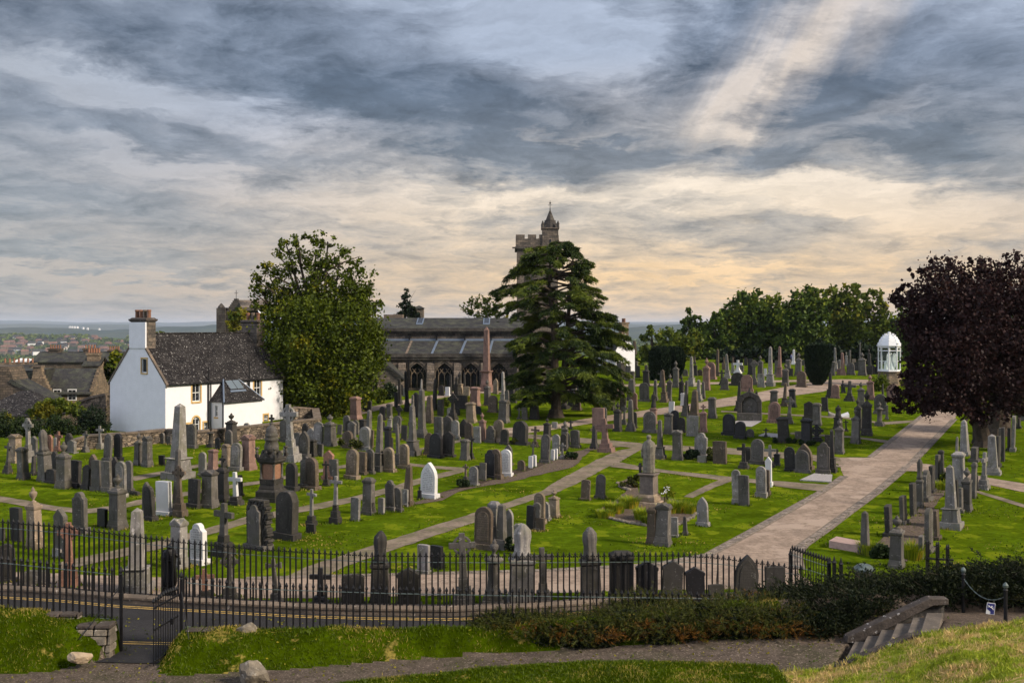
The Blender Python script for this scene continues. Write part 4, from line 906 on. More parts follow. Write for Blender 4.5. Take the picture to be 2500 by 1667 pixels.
        if kind == 'CF':
            m.prism([(-a, z-s*1.5), (-s, z-s*.6), (-s, z+s*.6), (-a, z+s*1.5)], -s*.55, s*.55); m.prism([(s, z-s*.6), (a, z-s*1.5), (a, z+s*1.5), (s, z+s*.6)], -s*.55, s*.55)
        else: m.box(-a, a, -s*.58, s*.58, z-s*.85, z+s*.85)
        if kind == 'CC':
            ro = w*.36; ri = w*.27; n_ = 20; v = []; f = []
            for k in range(n_):
                an = 2*math.pi*k/n_
                for rr_, y in ((ro, -s*.45), (ro, s*.45), (ri, s*.45), (ri, -s*.45)): v.append((rr_*math.cos(an), y, z+rr_*math.sin(an)))
            for k in range(n_):
                k2 = (k+1) % n_
                for q_ in range(4): q2 = (q_+1) % 4; f.append((4*k+q_, 4*k2+q_, 4*k2+q2, 4*k+q2))
            m.add(v, f)
        A('cross', m)
    elif kind == 'CO':                                   # round column with finial
        m = MB(); m.box(-w/2, w/2, -w/2, w/2, bz, h*.10); m.box(-w*.42, w*.42, -w*.42, w*.42, h*.10, h*.17); A('plinth', m)
        m = MB(); m.lathe([(w*.36, h*.17), (w*.30, h*.21), (w*.27, h*.62), (w*.33, h*.64), (w*.45, h*.67), (w*.45, h*.70), (w*.2, h*.74)], 14); A('column', m, None, smooth=True)
        m = MB(); m.lathe([(a_*w*.5, z_*h*.26) for a_, z_ in URN], 12, 0, 0, h*.73); A('urn', m, None, smooth=True)
    elif kind == 'CN':                                   # slab set in a cairn of rough stones
        m = MB(); m.box(-w*.55, w*.55, -w*.25, w*.25, bz, h*.10); A('plinth', m)
        m = MB(); z = h*.10
        while z < h*.97:
            hh = rg.uniform(.09, .14); top = 1-max(0, (z/h-.78))*1.6; x = -w*.5*top
            while x < w*.5*top: ww = rg.uniform(.14, .26); m.frus(x+ww/2, .03, z, z+hh-.01, ww-.02, w*.3+rg.uniform(-.03, .03), ww-.05, w*.28); x += ww
            z += hh
        A('cairn', m, 'd', bev=.015); m = MB(); m.prism(outl('SH', w*.62, h*.80, h*.10), -w*.22, -w*.10); A('slab', m)
    elif kind == 'LT':                                   # low flat tomb
        m = MB(); m.box(-w/2, w/2, -w*.2, w*.2, bz, h*.7); A('plinth', m); m = MB(); m.frus(0, 0, h*.7, h, w*.94, w*.34, w*.86, w*.28); A('cover', m)
    return P
TYPE = dict(RT=('round-topped headstone', 'headstone'), FT=('curved-top headstone', 'headstone'), GT=('pointed-arch headstone', 'headstone'), GB=('gabled headstone', 'headstone'), SH=('shouldered headstone', 'headstone'),
            SQ=('flat-topped headstone', 'headstone'), RG=('rough rounded slab', 'headstone'), OB=('obelisk on a pedestal', 'obelisk'), OT=('slim pillar obelisk', 'obelisk'), TP=('broad tapering pillar', 'monument'),
            PD=('capped pedestal', 'monument'), PG=('gable-capped pedestal', 'monument'), PU=('urn-topped pedestal', 'monument'), DR=('draped-urn pedestal', 'monument'), ST=('robed statue on a pedestal', 'statue'),
            PC=('cross-topped pedestal', 'monument'), PX=('cross-topped gabled pedestal', 'monument'), CR=('Latin cross', 'grave cross'), CC=('Celtic ring cross', 'grave cross'), CF=('flared-arm cross', 'grave cross'),
            CO=('round column with urn', 'monument'), CN=('slab set in a cairn', 'headstone'), LT=('low flat tomb', 'tomb'))
NAMES = {'headstone': 'headstone', 'obelisk': 'obelisk', 'monument': 'grave_monument', 'statue': 'grave_statue', 'grave cross': 'grave_cross', 'tomb': 'flat_tomb'}
GROUPS = {'headstone': 'headstones standing in the cemetery', 'obelisk': 'obelisks among the graves', 'monument': 'pedestal monuments among the graves', 'statue': 'statues on graves', 'grave cross': 'stone crosses on graves', 'tomb': 'flat tombs'}
COLN = dict(g='grey', d='dark grey', k='black', l='pale grey', w='white', b='brown', p='pink granite', t='buff', r='rust-red')
CROP = {'A': (0, 900, 4.612), 'B': (0, 1200, 3.358), 'C': (450, 900, 4.612), 'D': (450, 1200, 3.358), 'E': (900, 900, 4.612), 'F': (900, 1200, 3.358), 'G': (1350, 900, 4.612), 'H': (1350, 1200, 3.358),
        'I': (1500, 830, 4.612), 'J': (1800, 1200, 3.358), 'K': (2000, 830, 4.612), 'L': (2000, 1130, 4.612)}
CAT = '''
@by the hedge left of the white cottage
A LT 850 1290 1342 115 k
A LT 1520 1380 1425 100 d
A PG 165 740 1060 150 t
A CC 322 555 1050 140 l
A GB 385 760 1000 90 g
A DR 512 680 1270 175 g
A RT 555 745 980 80 r
A CR 660 705 930 100 r
A SQ 628 775 915 35 l
A SH 775 725 935 85 d
A GB 812 800 950 100 l
A CR 962 700 940 80 g
A CR 1130 645 905 90 l
A CR 85 835 1180 100 g
A PD 265 885 1250 140 g
A OT 378 980 1200 80 d
A PU 715 820 1350 165 g
A RT 622 930 1210 85 d
A SQ 850 1030 1320 125 d
A FT 580 1130 1285 110 d
@at the left, beyond the roadside railing
A GB 970 1080 1360 100 d
A GT 1057 960 1310 105 b
A SQ 1090 1030 1375 110 g
A SQ 1205 1040 1392 110 g
A GB 1288 990 1350 70 d
A RT 1365 1040 1450 115 l
A RT 1452 1035 1395 90 g
A GT 1645 1275 1640 90 g
A RT 1692 1320 1706 130 d
A SQ 1850 1265 1645 165 w
A OT 1985 890 1640 115 g
A CC 2032 1090 1665 150 b
A SQ 2185 1240 1570 125 d
A PU 1325 1185 1810 210 g
A SH 905 1385 1864 160 g
A PU 395 1330 2029 180 t
B GB 512 135 540 115 g
B SQ 840 140 290 80 k
B SQ 140 130 405 100 d
B SQ 470 470 545 80 l
B PG 1465 225 632 150 l
B SH 1630 260 592 130 w
B SQ 10 300 400 60 g
@just behind the roadside kerb wall
B RT 50 430 742 115 d
B CC 570 255 780 165 r
B LT 300 650 762 165 g
B OB 1120 145 835 225 l
D CC 375 505 890 140 g
D CR 172 635 880 140 r
D CF 755 550 932 120 g
D CR 1115 625 940 160 k
D FT 1380 680 955 165 d
D DR 1600 330 955 155 d
F GB 325 625 955 165 d
F CC 785 340 945 195 g
F CO 1020 385 940 150 g
F DR 1250 270 940 215 l
F CR 1435 460 940 170 g
H DR 315 295 925 170 g
H PD 565 500 925 195 d
H GB 770 570 922 165 k
H GB 975 565 922 155 d
H GB 1170 620 922 145 k
H SQ 1340 765 922 110 d
H GT 1575 520 905 165 d
J SQ 310 615 890 140 d
@before the cottage boundary wall
A RT 1210 735 1042 92 g
A RT 1330 730 1035 92 k
A PU 1555 720 1085 105 g
A PG 1660 760 1105 125 g
A SQ 1825 975 1092 62 k
A RT 1830 720 842 58 g
A SQ 1905 760 855 50 g
A OB 2005 395 1245 300 l
A RT 2100 625 890 70 d
A RT 2162 620 895 95 g
A SQ 2085 715 875 60 g
C CO 300 650 885 75 d
C RT 380 775 908 55 k
C RT 502 690 862 80 g
C PU 530 500 850 135 d
C RT 700 610 755 65 l
C RT 920 680 785 52 l
C PG 725 745 1142 170 p
@left of the dark domed monument
C RT 205 940 1218 85 l
C PD 320 910 1155 120 p
C PG 470 850 1105 105 t
C RT 580 835 1148 120 l
C PC 430 980 1505 150 d
C PG 285 1145 1568 190 g
C SQ 110 1240 1562 130 d
C CR 585 1165 1532 155 w
C SQ 632 1200 1435 52 d
@beside the tall cross near the cottage
C CC 1210 400 1045 195 l
C RT 1132 575 825 92 g
C FT 1272 720 880 90 g
C GT 1345 700 1002 115 g
C GT 1428 665 840 110 l
C SH 1370 615 780 75 d
C RT 1510 600 855 100 l
C PD 1445 800 992 112 d
C SQ 1530 850 988 60 g
C PU 1642 515 872 155 g
@beneath the big lime tree
C PD 1932 315 578 135 p
C RT 2065 355 482 60 d
C RT 1415 380 470 62 d
C PD 1520 380 540 72 g
C RT 1635 385 502 60 k
C RT 1808 400 502 48 k
C SQ 1695 400 502 40 k
C RT 1830 525 702 72 g
C RT 1855 585 712 72 d
C RT 1925 580 742 80 g
C GB 1885 590 805 90 g
C RT 1840 700 892 110 b
C SQ 1750 630 742 50 g
C RT 2030 650 918 115 l
C SQ 2100 690 895 50 b
C OT 2075 460 785 95 g
C PD 2010 570 725 90 d
C OB 2190 500 1158 150 g
@right of the dark domed monument
C SH 1362 985 1350 110 g
C RT 1432 1000 1358 150 b
C RT 1210 1060 1372 125 d
C GB 1620 920 1255 112 r
C CR 1600 1040 1320 85 d
C SQ 1688 1020 1262 92 g
C RT 1888 905 1242 130 t
C SQ 1997 935 1192 100 b
C RT 2088 905 1182 92 g
@along the lawn above the diagonal path
C CR 1700 1210 1742 130 l
C CR 1432 1355 1762 110 l
C PD 2075 1230 1645 150 g
C RG 1148 1365 1919 220 d
C CN 832 1465 2029 250 g
C SQ 1925 1450 1713 90 l
C SQ 2220 1455 1637 60 l
D CR 320 95 525 165 g
D SQ 1530 90 190 50 d
D SQ 1040 265 342 70 d
E SH 250 1255 1605 105 g
E RT 325 1340 1610 95 g
E SQ 415 1360 1550 62 l
E TP 440 1080 1545 125 b
E GT 678 1055 1458 165 w
E PC 575 1330 1475 50 k
E CR 1095 1075 1265 62 b
E RT 1180 1100 1322 92 l
E SQ 1285 1060 1262 68 g
E SQ 1225 1090 1255 42 g
E SH 1368 910 1242 110 k
E RT 1440 905 1244 110 b
E RT 1548 910 1212 115 w
E GT 1570 855 1090 80 g
E RT 1720 1030 1152 72 b
E SQ 1825 985 1122 40 w
E SQ 1866 975 1112 38 w
E SQ 2070 910 1038 36 w
E SQ 2108 900 1028 33 w
E CR 1850 835 1010 52 g
E RT 1985 740 1062 90 g
E RT 2110 740 955 75 l
E CR 2180 835 1018 62 l
E PU 2205 590 900 80 g
E PU 2010 555 770 92 d
E SQ 2095 600 672 52 l
@in the rows centre-left, below the church
E RT 10 360 562 42 d
E SQ 310 265 442 32 k
E SQ 400 640 805 62 d
E RT 155 590 702 52 d
E RT 1000 440 525 52 d
E RT 1232 420 512 62 k
E SQ 1580 400 542 38 d
E RT 1640 300 385 42 g
E RT 1560 240 402 42 g
E RT 237 885 1162 112 t
E OB 340 610 1102 95 g
E RT 402 845 1122 105 t
E PD 222 650 935 92 k
E SQ 235 775 925 75 d
E OB 497 405 978 165 g
E OB 490 290 640 75 g
E RT 155 425 582 60 k
E PD 235 395 562 70 g
E PU 235 530 662 60 l
E RT 320 530 722 82 g
E CC 342 415 582 72 d
E OT 600 220 775 125 g
E TP 686 305 612 105 b
E SQ 810 345 532 62 d
E RT 918 435 542 60 l
E CC 947 280 578 105 d
E SQ 1035 300 447 140 d
E DR 990 85 302 72 d
E ST 1027 30 302 80 t
E PD 1157 380 612 120 t
E PD 1196 205 422 122 p
E PU 1340 120 418 85 g
E RT 1400 300 492 92 b
E OB 1520 30 388 85 l
E PU 1622 105 378 82 d
E OT 1697 190 358 72 g
E PG 1520 350 612 130 g
E SQ 790 540 795 90 g
E RT 885 535 770 112 g
E RT 977 580 795 82 l
E GT 1065 565 775 82 d
E RT 1130 605 815 82 b
E SQ 1225 650 835 70 l
E PU 1290 490 818 92 p
E SH 1375 640 832 92 g
E RT 1460 575 832 102 t
E RT 1530 680 855 80 d
E RG 1705 590 855 150 d
E SH 670 720 972 82 b
E RT 757 725 1002 132 k
E GB 895 705 992 122 d
E PD 1085 795 1032 112 g
E CR 1155 760 1022 62 d
E SQ 1757 435 577 55 g
E CR 1695 440 572 42 g
E PG 1872 350 572 112 d
E CR 1870 650 882 82 b
@close to the church windows
E GT 1430 110 285 48 t
E SQ 1655 150 335 42 d
E RT 1722 110 302 34 g
E OT 1080 50 255 42 d
E SQ 1100 200 305 62 t
E OT 350 110 402 60 d
E PU 530 70 237 52 l
E OB 592 115 302 45 l
E RT 660 130 237 45 g
E SQ 305 195 302 45 l
E RT 410 210 312 40 l
E RT 820 185 302 56 d
E SQ 890 205 308 46 w
E OT 740 110 465 72 d
E OT 920 60 302 48 d
E TP 530 270 545 100 k
E OB 1205 30 205 42 g
E OT 1160 35 195 38 d
E OT 437 20 485 62 k
E SQ 58 115 240 36 l
E RT 372 180 300 38 d
@around the foot of the cedar
G PU 120 60 218 62 d
G CO 130 225 452 85 d
G RT 205 230 432 60 k
G RT 267 275 467 82 b
G SQ 232 175 302 46 g
G SQ 300 150 312 60 g
G PD 637 230 467 130 d
G SQ 490 375 442 30 g
G SQ 515 440 705 120 p
G RT 580 435 640 50 g
G CR 600 560 938 180 p
G OT 465 635 905 92 d
G FT 252 690 892 88 g
G PU 130 590 775 82 g
G RT 142 710 885 82 l
G RT 120 735 925 60 d
G CR 200 580 682 46 k
@near the flower bed of the draped statue
G FT 365 1250 1482 88 b
G RT 532 1190 1462 92 g
G RT 2075 1135 1525 85 l
G SQ 2152 1200 1542 95 g
H PG 900 100 447 142 g
H PD 812 130 437 95 b
H SQ 997 210 372 50 l
H OT 1085 200 357 55 g
H GT 1230 45 282 75 l
F RT 940 125 472 132 b
F PD 1020 85 452 112 l
F OT 1087 100 472 130 g
F GT 1155 140 422 62 l
F PG 1245 265 520 100 l
F SQ 1325 115 322 56 k
F RT 1370 90 322 60 g
F RT 1402 10 262 80 t
F SH 1460 85 237 46 l
F SQ 1402 215 325 72 b
F PU 1520 -16 212 100 t
F SQ 450 435 672 92 l
F SQ 557 445 632 92 k
@in the row beside the long cross path
I OB 515 895 1342 130 g
I PG 715 1015 1352 132 g
I SH 970 1040 1332 120 l
I CR 1000 1180 1332 50 g
I SQ 985 1305 1378 80 l
I SQ 1190 1140 1392 122 b
I CR 1457 1165 1447 122 d
I SQ 1502 1205 1382 52 d
I RT 1607 1115 1397 122 g
I CR 1755 1185 1432 112 l
I PC 1830 1230 1417 82 k
I RT 1980 1205 1477 102 k
I GT 2135 1165 1452 150 b
I RT 2117 1240 1492 130 g
I RT 1655 1420 1772 95 l
I GB 1738 1315 1650 62 w
I SQ 1715 1460 1745 60 b
K SQ 95 1070 1255 62 d
K OB 145 1005 1492 112 d
K SH 42 1150 1512 120 g
@in front of the arched wall tomb
I PU 35 700 1032 102 d
I CR 110 735 955 62 g
I SQ 95 645 805 62 g
I OT 185 665 1028 105 g
I RT 225 810 992 52 d
I RT 400 805 1042 122 g
I ST 437 580 945 95 p
I PG 607 825 1062 112 g
I RT 685 790 1022 82 k
I RT 755 870 1042 76 d
I SQ 640 690 825 50 w
I OB 800 450 858 95 g
I TP 900 560 862 115 b
I SQ 880 850 1082 112 l
I PC 1000 725 1042 95 p
I PD 1105 645 882 102 g
I RT 1290 830 1072 112 k
I RT 1417 915 1112 96 k
I RT 1525 1000 1092 76 g
@right of the arched wall tomb
I CR 1705 990 1097 50 k
I PD 1910 865 1152 152 d
I PD 2165 885 1178 142 k
I CC 2280 950 1142 112 k
I SQ 2080 1030 1117 72 g
I PD 1795 565 760 100 g
I RT 1795 695 932 112 p
I OB 1915 480 745 85 b
I PD 2010 550 758 82 k
I CC 1965 640 942 92 g
I GB 2190 690 892 102 d
I PD 2280 710 962 112 g
I OB 1395 460 802 85 d
I PU 1600 565 645 32 k
@between the cedar and the dark yew
I RT 57 240 432 52 g
I SQ 262 290 425 42 d
I RT 360 280 352 32 g
I PG 360 340 522 82 d
I PD 200 350 505 72 g
I TP 190 435 682 112 g
I RT 215 590 782 72 p
I RT 340 480 692 92 g
I RT 70 465 625 62 b
I SQ 15 480 655 50 p
I OT 460 440 682 66 g
I PU 610 375 692 72 g
I OB 565 330 702 92 b
I CR 525 350 528 62 g
I PU 695 230 538 82 g
I PU 755 390 682 66 d
I ST 772 445 742 60 w
I PD 100 250 437 62 t
I SQ 155 290 462 50 g
I PD 235 240 345 72 g
I CR 400 230 412 40 d
@in the far rows left of the clipped yew
I RT 800 330 405 52 g
I RT 962 330 402 50 b
I RT 1430 280 362 42 g
I SQ 2120 220 285 92 g
I SQ 1985 320 405 42 d
I RT 2160 270 405 34 t
I OT 1235 190 295 28 b
I RT 1480 200 285 32 d
I OT 905 180 265 28 b
I OT 1335 195 265 28 b
I RT 1230 250 335 32 b
I SQ 1702 320 405 30 w
I OB 870 180 522 92 l
I PU 915 240 405 50 d
I OB 950 445 688 92 l
I TP 1000 465 662 55 g
I PU 1035 200 565 92 p
I RT 1092 250 442 82 p
I OB 1275 155 432 82 l
I OT 1160 100 405 56 b
I CR 1390 225 375 82 w
I SQ 1335 260 372 26 l
I CR 1210 340 508 62 d
I RT 1240 420 562 72 g
I RG 1387 365 512 132 d
I RT 1490 390 582 112 p
I CC 1572 225 505 82 g
I SQ 1530 210 395 44 d
I PU 1645 170 425 72 g
I SQ 1655 380 532 62 l
I OB 1755 70 522 105 l
I OB 1860 70 418 82 p
I PU 1925 260 518 85 g
I PD 1960 220 385 62 g
I OT 2015 105 275 50 w
I PU 2070 140 405 85 g
I RT 2107 350 532 85 b
I SQ 1820 230 390 30 g
@in the far rows right of the clipped yew
K RT 210 230 335 42 g
K SQ 240 220 305 28 l
K SQ 390 210 295 32 t
K SQ 420 250 345 42 d
K RT 600 280 385 42 d
K SQ 650 300 385 52 k
K RT 230 320 392 52 p
K SQ 560 290 392 62 d
K OB 182 80 352 66 l
K PD 150 240 402 60 g
K OT 270 140 397 66 p
K RT 355 255 392 72 g
K OT 345 110 290 42 g
K PU 487 140 402 100 g
K OB 455 25 292 42 g
K PU 567 95 305 46 d
K CO 662 130 382 66 d
K PU 312 130 290 36 l
@between the far path and the glass-sided shrine
K OB 122 360 652 92 d
K RT 180 500 657 72 p
K PC 272 455 597 56 k
K CR 340 460 688 105 g
K PU 472 470 762 92 g
K PU 582 390 672 92 p
K OB 715 495 680 52 g
K RT 832 495 688 112 p
@left of the wide path under the copper maple
K SQ 65 645 802 56 d
K OT 5 720 968 46 g
K ST 212 730 1002 110 d
K CR 305 900 1032 46 d
K PU 222 880 1282 122 g
K PU 410 760 1168 112 g
K PU 442 650 1022 92 d
K PU 535 570 1080 132 d
K CO 680 690 968 80 g
K RT 690 610 832 112 g
K OT 760 730 898 46 g
@right of the wide path, by the maple trunk*
K PD 1375 1240 1512 70 d
K SQ 1325 1290 1625 60 g
K OT 1547 1085 1420 46 l
K PD 1567 1265 1645 160 l
K DR 1130 1340 1894 92 g
K OT 1752 870 1168 56 d
K TP 1640 900 1302 112 l
K SQ 1750 1205 1362 110 g
K CR 1850 1265 1680 95 l
K OT 1955 1065 1518 150 l
K SQ 2015 1080 1435 52 d
K SQ 2070 980 1365 52 d
K SQ 2030 985 1305 36 g
K RT 2180 850 1255 52 l
K SQ 2140 990 1245 42 d
K OT 2210 770 975 36 g
K SQ 2250 740 995 42 d
K SQ 2290 790 905 60 g
K PD 1735 1375 1782 70 g
@right of the wide path, above the hedge*
L OB 1490 30 745 205 l
L PU 1660 45 548 125 g
L SQ 1597 280 562 42 g
L SQ 1555 190 605 36 d
L SQ 1770 140 312 32 d
L SQ 1267 30 335 72 d
L SH 1212 80 433 95 g
L SQ 1062 225 592 76 d
L SQ 952 370 693 78 g
L SQ 787 475 825 88 d
L OT 518 545 1032 125 g
L PU 870 590 1185 175 g
L RT 1232 505 1005 95 g
L SQ 1325 530 862 72 b
L SQ 1150 820 1082 62 g
'''
def read_cat():
    zone = ''; rows = []; side = False
    for ln in CAT.strip().splitlines():
        if ln.startswith('@'): zone = ln[1:].rstrip('*'); side = ln.endswith('*'); continue
        c, k, x, t, b, w, col = ln.split(); ox, oy, s = CROP[c]
        px, pt, pb, pw = ox+float(x)/s, oy+float(t)/s, oy+float(b)/s, float(w)/s
        Y = gy(pb); sc_ = Y/2500; rows.append(dict(kind=k, px=px, Y=Y, h=(pb-pt)*sc_, w=pw*sc_, col=col, zone=zone, side=side, hpx=pb-pt, kerb=zone.startswith('just behind')))
    return rows
ORD = ['leftmost', 'second from left', 'third from left', 'fourth from left', 'fifth from left', 'sixth from left', 'seventh from left', 'eighth from left', 'ninth from left', 'tenth from left']
NUM = ['no', 'one', 'two', 'three', 'four', 'five', 'six', 'seven', 'eight', 'nine', 'ten']
def label_cat(rows):
    for r in rows:
        s = '' ; r['d'] = COLN[r['col']]+' '+TYPE[r['kind']][0]
    from collections import defaultdict
    g = defaultdict(list)
    for r in rows: g[(r['d'], r['zone'])].append(r)
    # first split the look-alikes by size, then by their order from the left
    for key, L_ in g.items():
        if len(L_) > 1:
            hs = sorted(q['h'] for q in L_)
            for r in L_:
                if r['h'] > 1.25*hs[-2] and r['h'] == hs[-1]: r['d'] = 'tallest '+r['d']
                elif r['h'] < 0.75*hs[1] and r['h'] == hs[0]: r['d'] = 'smallest '+r['d']
    g = defaultdict(list)
    for r in rows: g[(r['d'], r['zone'])].append(r)
    for (d, z), L_ in g.items():
        L_.sort(key=lambda q: q['px'])
        for i, r in enumerate(L_):
            r['label'] = f'{d} {z}' if len(L_) == 1 else f'{d}, {ORD[i]} of {NUM[len(L_)]} {z}'
    for r in rows:
        w = r['label'].split()
        if len(w) > 16: r['label'] = ' '.join(w).replace(' on a pedestal', '').replace(' from left of ', ' of ')
rows = read_cat(); label_cat(rows)
ROWS = rows
BASES = []; INS = {k_: inscribed(v_) for k_, v_ in STONE.items()}
def place_stones():
    rg = random.Random(21)
    for r in rows:
        yaw = -28+rg.uniform(-7, 7)
        if r['kerb']: yaw = rg.uniform(-5, 6)
        if r['side']: yaw = 55+rg.uniform(-6, 6)
        k, w = r['kind'], r['w']
        a = abs(R(yaw)); sq = k in ('OB', 'OT', 'TP', 'PD', 'PG', 'PU', 'DR', 'ST', 'PC', 'PX')
        w = w/(math.cos(a)+(0.82 if sq else 0.20)*math.sin(a))*(1.0 if not (r['side'] and not sq) else 1.0)
        if k in ('CO',): w = r['w']
        if k in ('CR', 'CC', 'CF'): w = r['w']/(math.cos(a)*0.95+0.1)
        w *= 1.18 if not r['side'] else 1.42; h = r['h']; P = stone_parts(k, w, h, rg)
        depth = w*0.4 if sq else 0.12
        X = (r['px']-1250)/2500*r['Y']; Y = r['Y']+depth*0.7; cat = TYPE[k][1]; nm = NAMES[cat]; col = r['col']
        mat0 = STONE[col]; loc = (X*(Y/r['Y']), Y, gz(Y)); mat = lambda mt: (INS[col] if mt == 'I' else STONE[mt]) if mt else mat0
        tilt = (R(rg.gauss(0, 1.3)), R(rg.gauss(0, 1.5)), R(yaw)); BASES.append((loc[0], loc[1], w))
        bev = 0.012 if r['hpx'] > 60 else 0.0
        if r['hpx'] < 34 and k not in ('ST', 'OB'):
            m = MB()
            for n, q, mt, kk in P: m.merge(q)
            o = m.build(nm, mat0); o.location = loc; o.rotation_euler = tilt
        else:
            o = empty(nm, loc); o.rotation_euler = tilt
            for n, q, mt, kk in P:
                q.build(n, mat(mt), o, bev=kk.get('bev', 0 if kk.get('smooth') else bev), smooth=kk.get('smooth', False))
        tag(o, r['label'], cat, GROUPS[cat])
place_stones()

# ---- the dark domed monument
def domed():
    p = gp(663, 1226); Y = p.y+0.6; X = p.x*(Y/p.y); s = 1.0
    e = empty('domed_monument', (X, Y, gz(Y)), R(-20)); tag(e, 'tall ornate dark monument with brown panels, stone dome, small urns and cross finial', 'monument')
    H = (1226-1017)/2500*Y; W = 74/2500*Y/1.25; k = H/4.35
    m = MB(); m.box(-W*.5, W*.5, -W*.5, W*.5, -.1, .22*k); m.box(-W*.47, W*.47, -W*.47, W*.47, .22*k, .50*k); m.frus(0, 0, .5*k, .62*k, W*.9, W*.9, W*.72, W*.72); m.frus(0, 0, .62*k, .85*k, W*.76, W*.76, W*.66, W*.66); m.box(-W*.35, W*.35, -W*.35, W*.35, .85*k, 1.10*k); m.build('plinth', STONE['d'], e, bev=.015)
    m = MB(); m.box(-W*.27, W*.27, -W*.27, W*.27, 1.10*k, 1.88*k); m.build('panel_block', M('brown_granite', (.22, .115, .07), .5, .25, 12), e)
    for a in (-1, 1):
        for b in (-1, 1):
            m = MB(); m.lathe([(.11*k, 0), (.085*k, .05), (.06*k, .1), (.055*k, .68), (.09*k, .74), (.10*k, .78)], 10, a*W*.30, b*W*.30, 1.10*k); m.build('column', STONE['g'], e, smooth=True)
            m = MB(); m.lathe([(.07*k, 0), (.03*k, .06), (.10*k, .12), (.05*k, .17), (.05*k, .22), (.11*k, .27), (.12*k, .33), (.02, .34)], 10, a*W*.42, b*W*.42, 2.38*k); m.build('urn', STONE['g'], e, smooth=True)
    m = MB(); m.frus(0, 0, 1.88*k, 2.0*k, W*.66, W*.66, W*.86, W*.86); m.box(-W*.43, W*.43, -W*.43, W*.43, 2.0*k, 2.12*k)
    m.box(-W*.46, W*.46, -W*.46, W*.46, 2.12*k, 2.2*k)
    for s in (-1, 1):
        m.prism([(-W*.2, 2.2*k), (W*.2, 2.2*k), (0, 2.55*k)], s*W*.40-.06, s*W*.40+.06); m.prismx([(-W*.2, 2.2*k), (W*.2, 2.2*k), (0, 2.55*k)], s*W*.40-.06, s*W*.40+.06)
    m.frus(0, 0, 2.2*k, 2.45*k, W*.7, W*.7, W*.45, W*.45)
    for a in (-1, 1):
        for b in (-1, 1): m.box(a*W*.42-.08, a*W*.42+.08, b*W*.42-.08, b*W*.42+.08, 2.2*k, 2.38*k)
    m.build('cornice', STONE['d'], e, bev=.01)
    m = MB(); m.lathe([(.38*k, 2.40*k), (.36*k, 2.8*k), (.30*k, 3.0*k), (.36*k, 3.04*k), (.36*k, 3.12*k), (.28*k, 3.2*k), (.33*k, 3.26*k), (.33*k, 3.34*k), (.27*k, 3.38*k), (.30*k, 3.5*k), (.24*k, 3.66*k), (.10*k, 3.8*k), (.08*k, 3.86*k), (.13*k, 3.9*k), (.04, 3.95*k)], 16); m.build('dome', STONE['g'], e, smooth=True)
    m = MB(); m.box(-.05, .05, -.05, .05, 3.9*k, 4.35*k); m.box(-.16, .16, -.045, .045, 4.08*k, 4.2*k); m.build('cross', STONE['d'], e, bev=.02)
domed()
# ---- the great pink obelisk
def pinkob():
    Y = gy(957)+1; X = (1188-1250)/2500*Y; e = empty('obelisk', (X, Y, gz(Y)), R(-22)); tag(e, 'very tall pink granite obelisk standing before the church windows', 'obelisk', GROUPS['obelisk'])
    sc = Y/2500; H = (957-798.6)*sc; w = 36*sc/1.25
    m = MB(); m.box(-w*.5, w*.5, -w*.5, w*.5, -.1, H*.05); m.box(-w*.43, w*.43, -w*.43, w*.43, H*.05, H*.10); m.build('plinth', STONE['p'], e, bev=.01)
    m = MB(); m.frus(0, 0, H*.10, H*.285, w*.72, w*.72, w*.66, w*.66); m.build('pedestal', STONE['p'], e, bev=.01)
    m = MB(); m.frus(0, 0, H*.285, H*.305, w*.68, w*.68, w*.86, w*.86); m.box(-w*.43, w*.43, -w*.43, w*.43, H*.305, H*.32); m.build('cornice', STONE['p'], e, bev=.01)
    m = MB(); m.frus(0, 0, H*.32, H*.94, w*.50, w*.50, w*.36, w*.36); m.frus(0, 0, H*.94, H, w*.36, w*.36, .02, .02); m.build('shaft', STONE['p'], e, bev=.01)
pinkob()
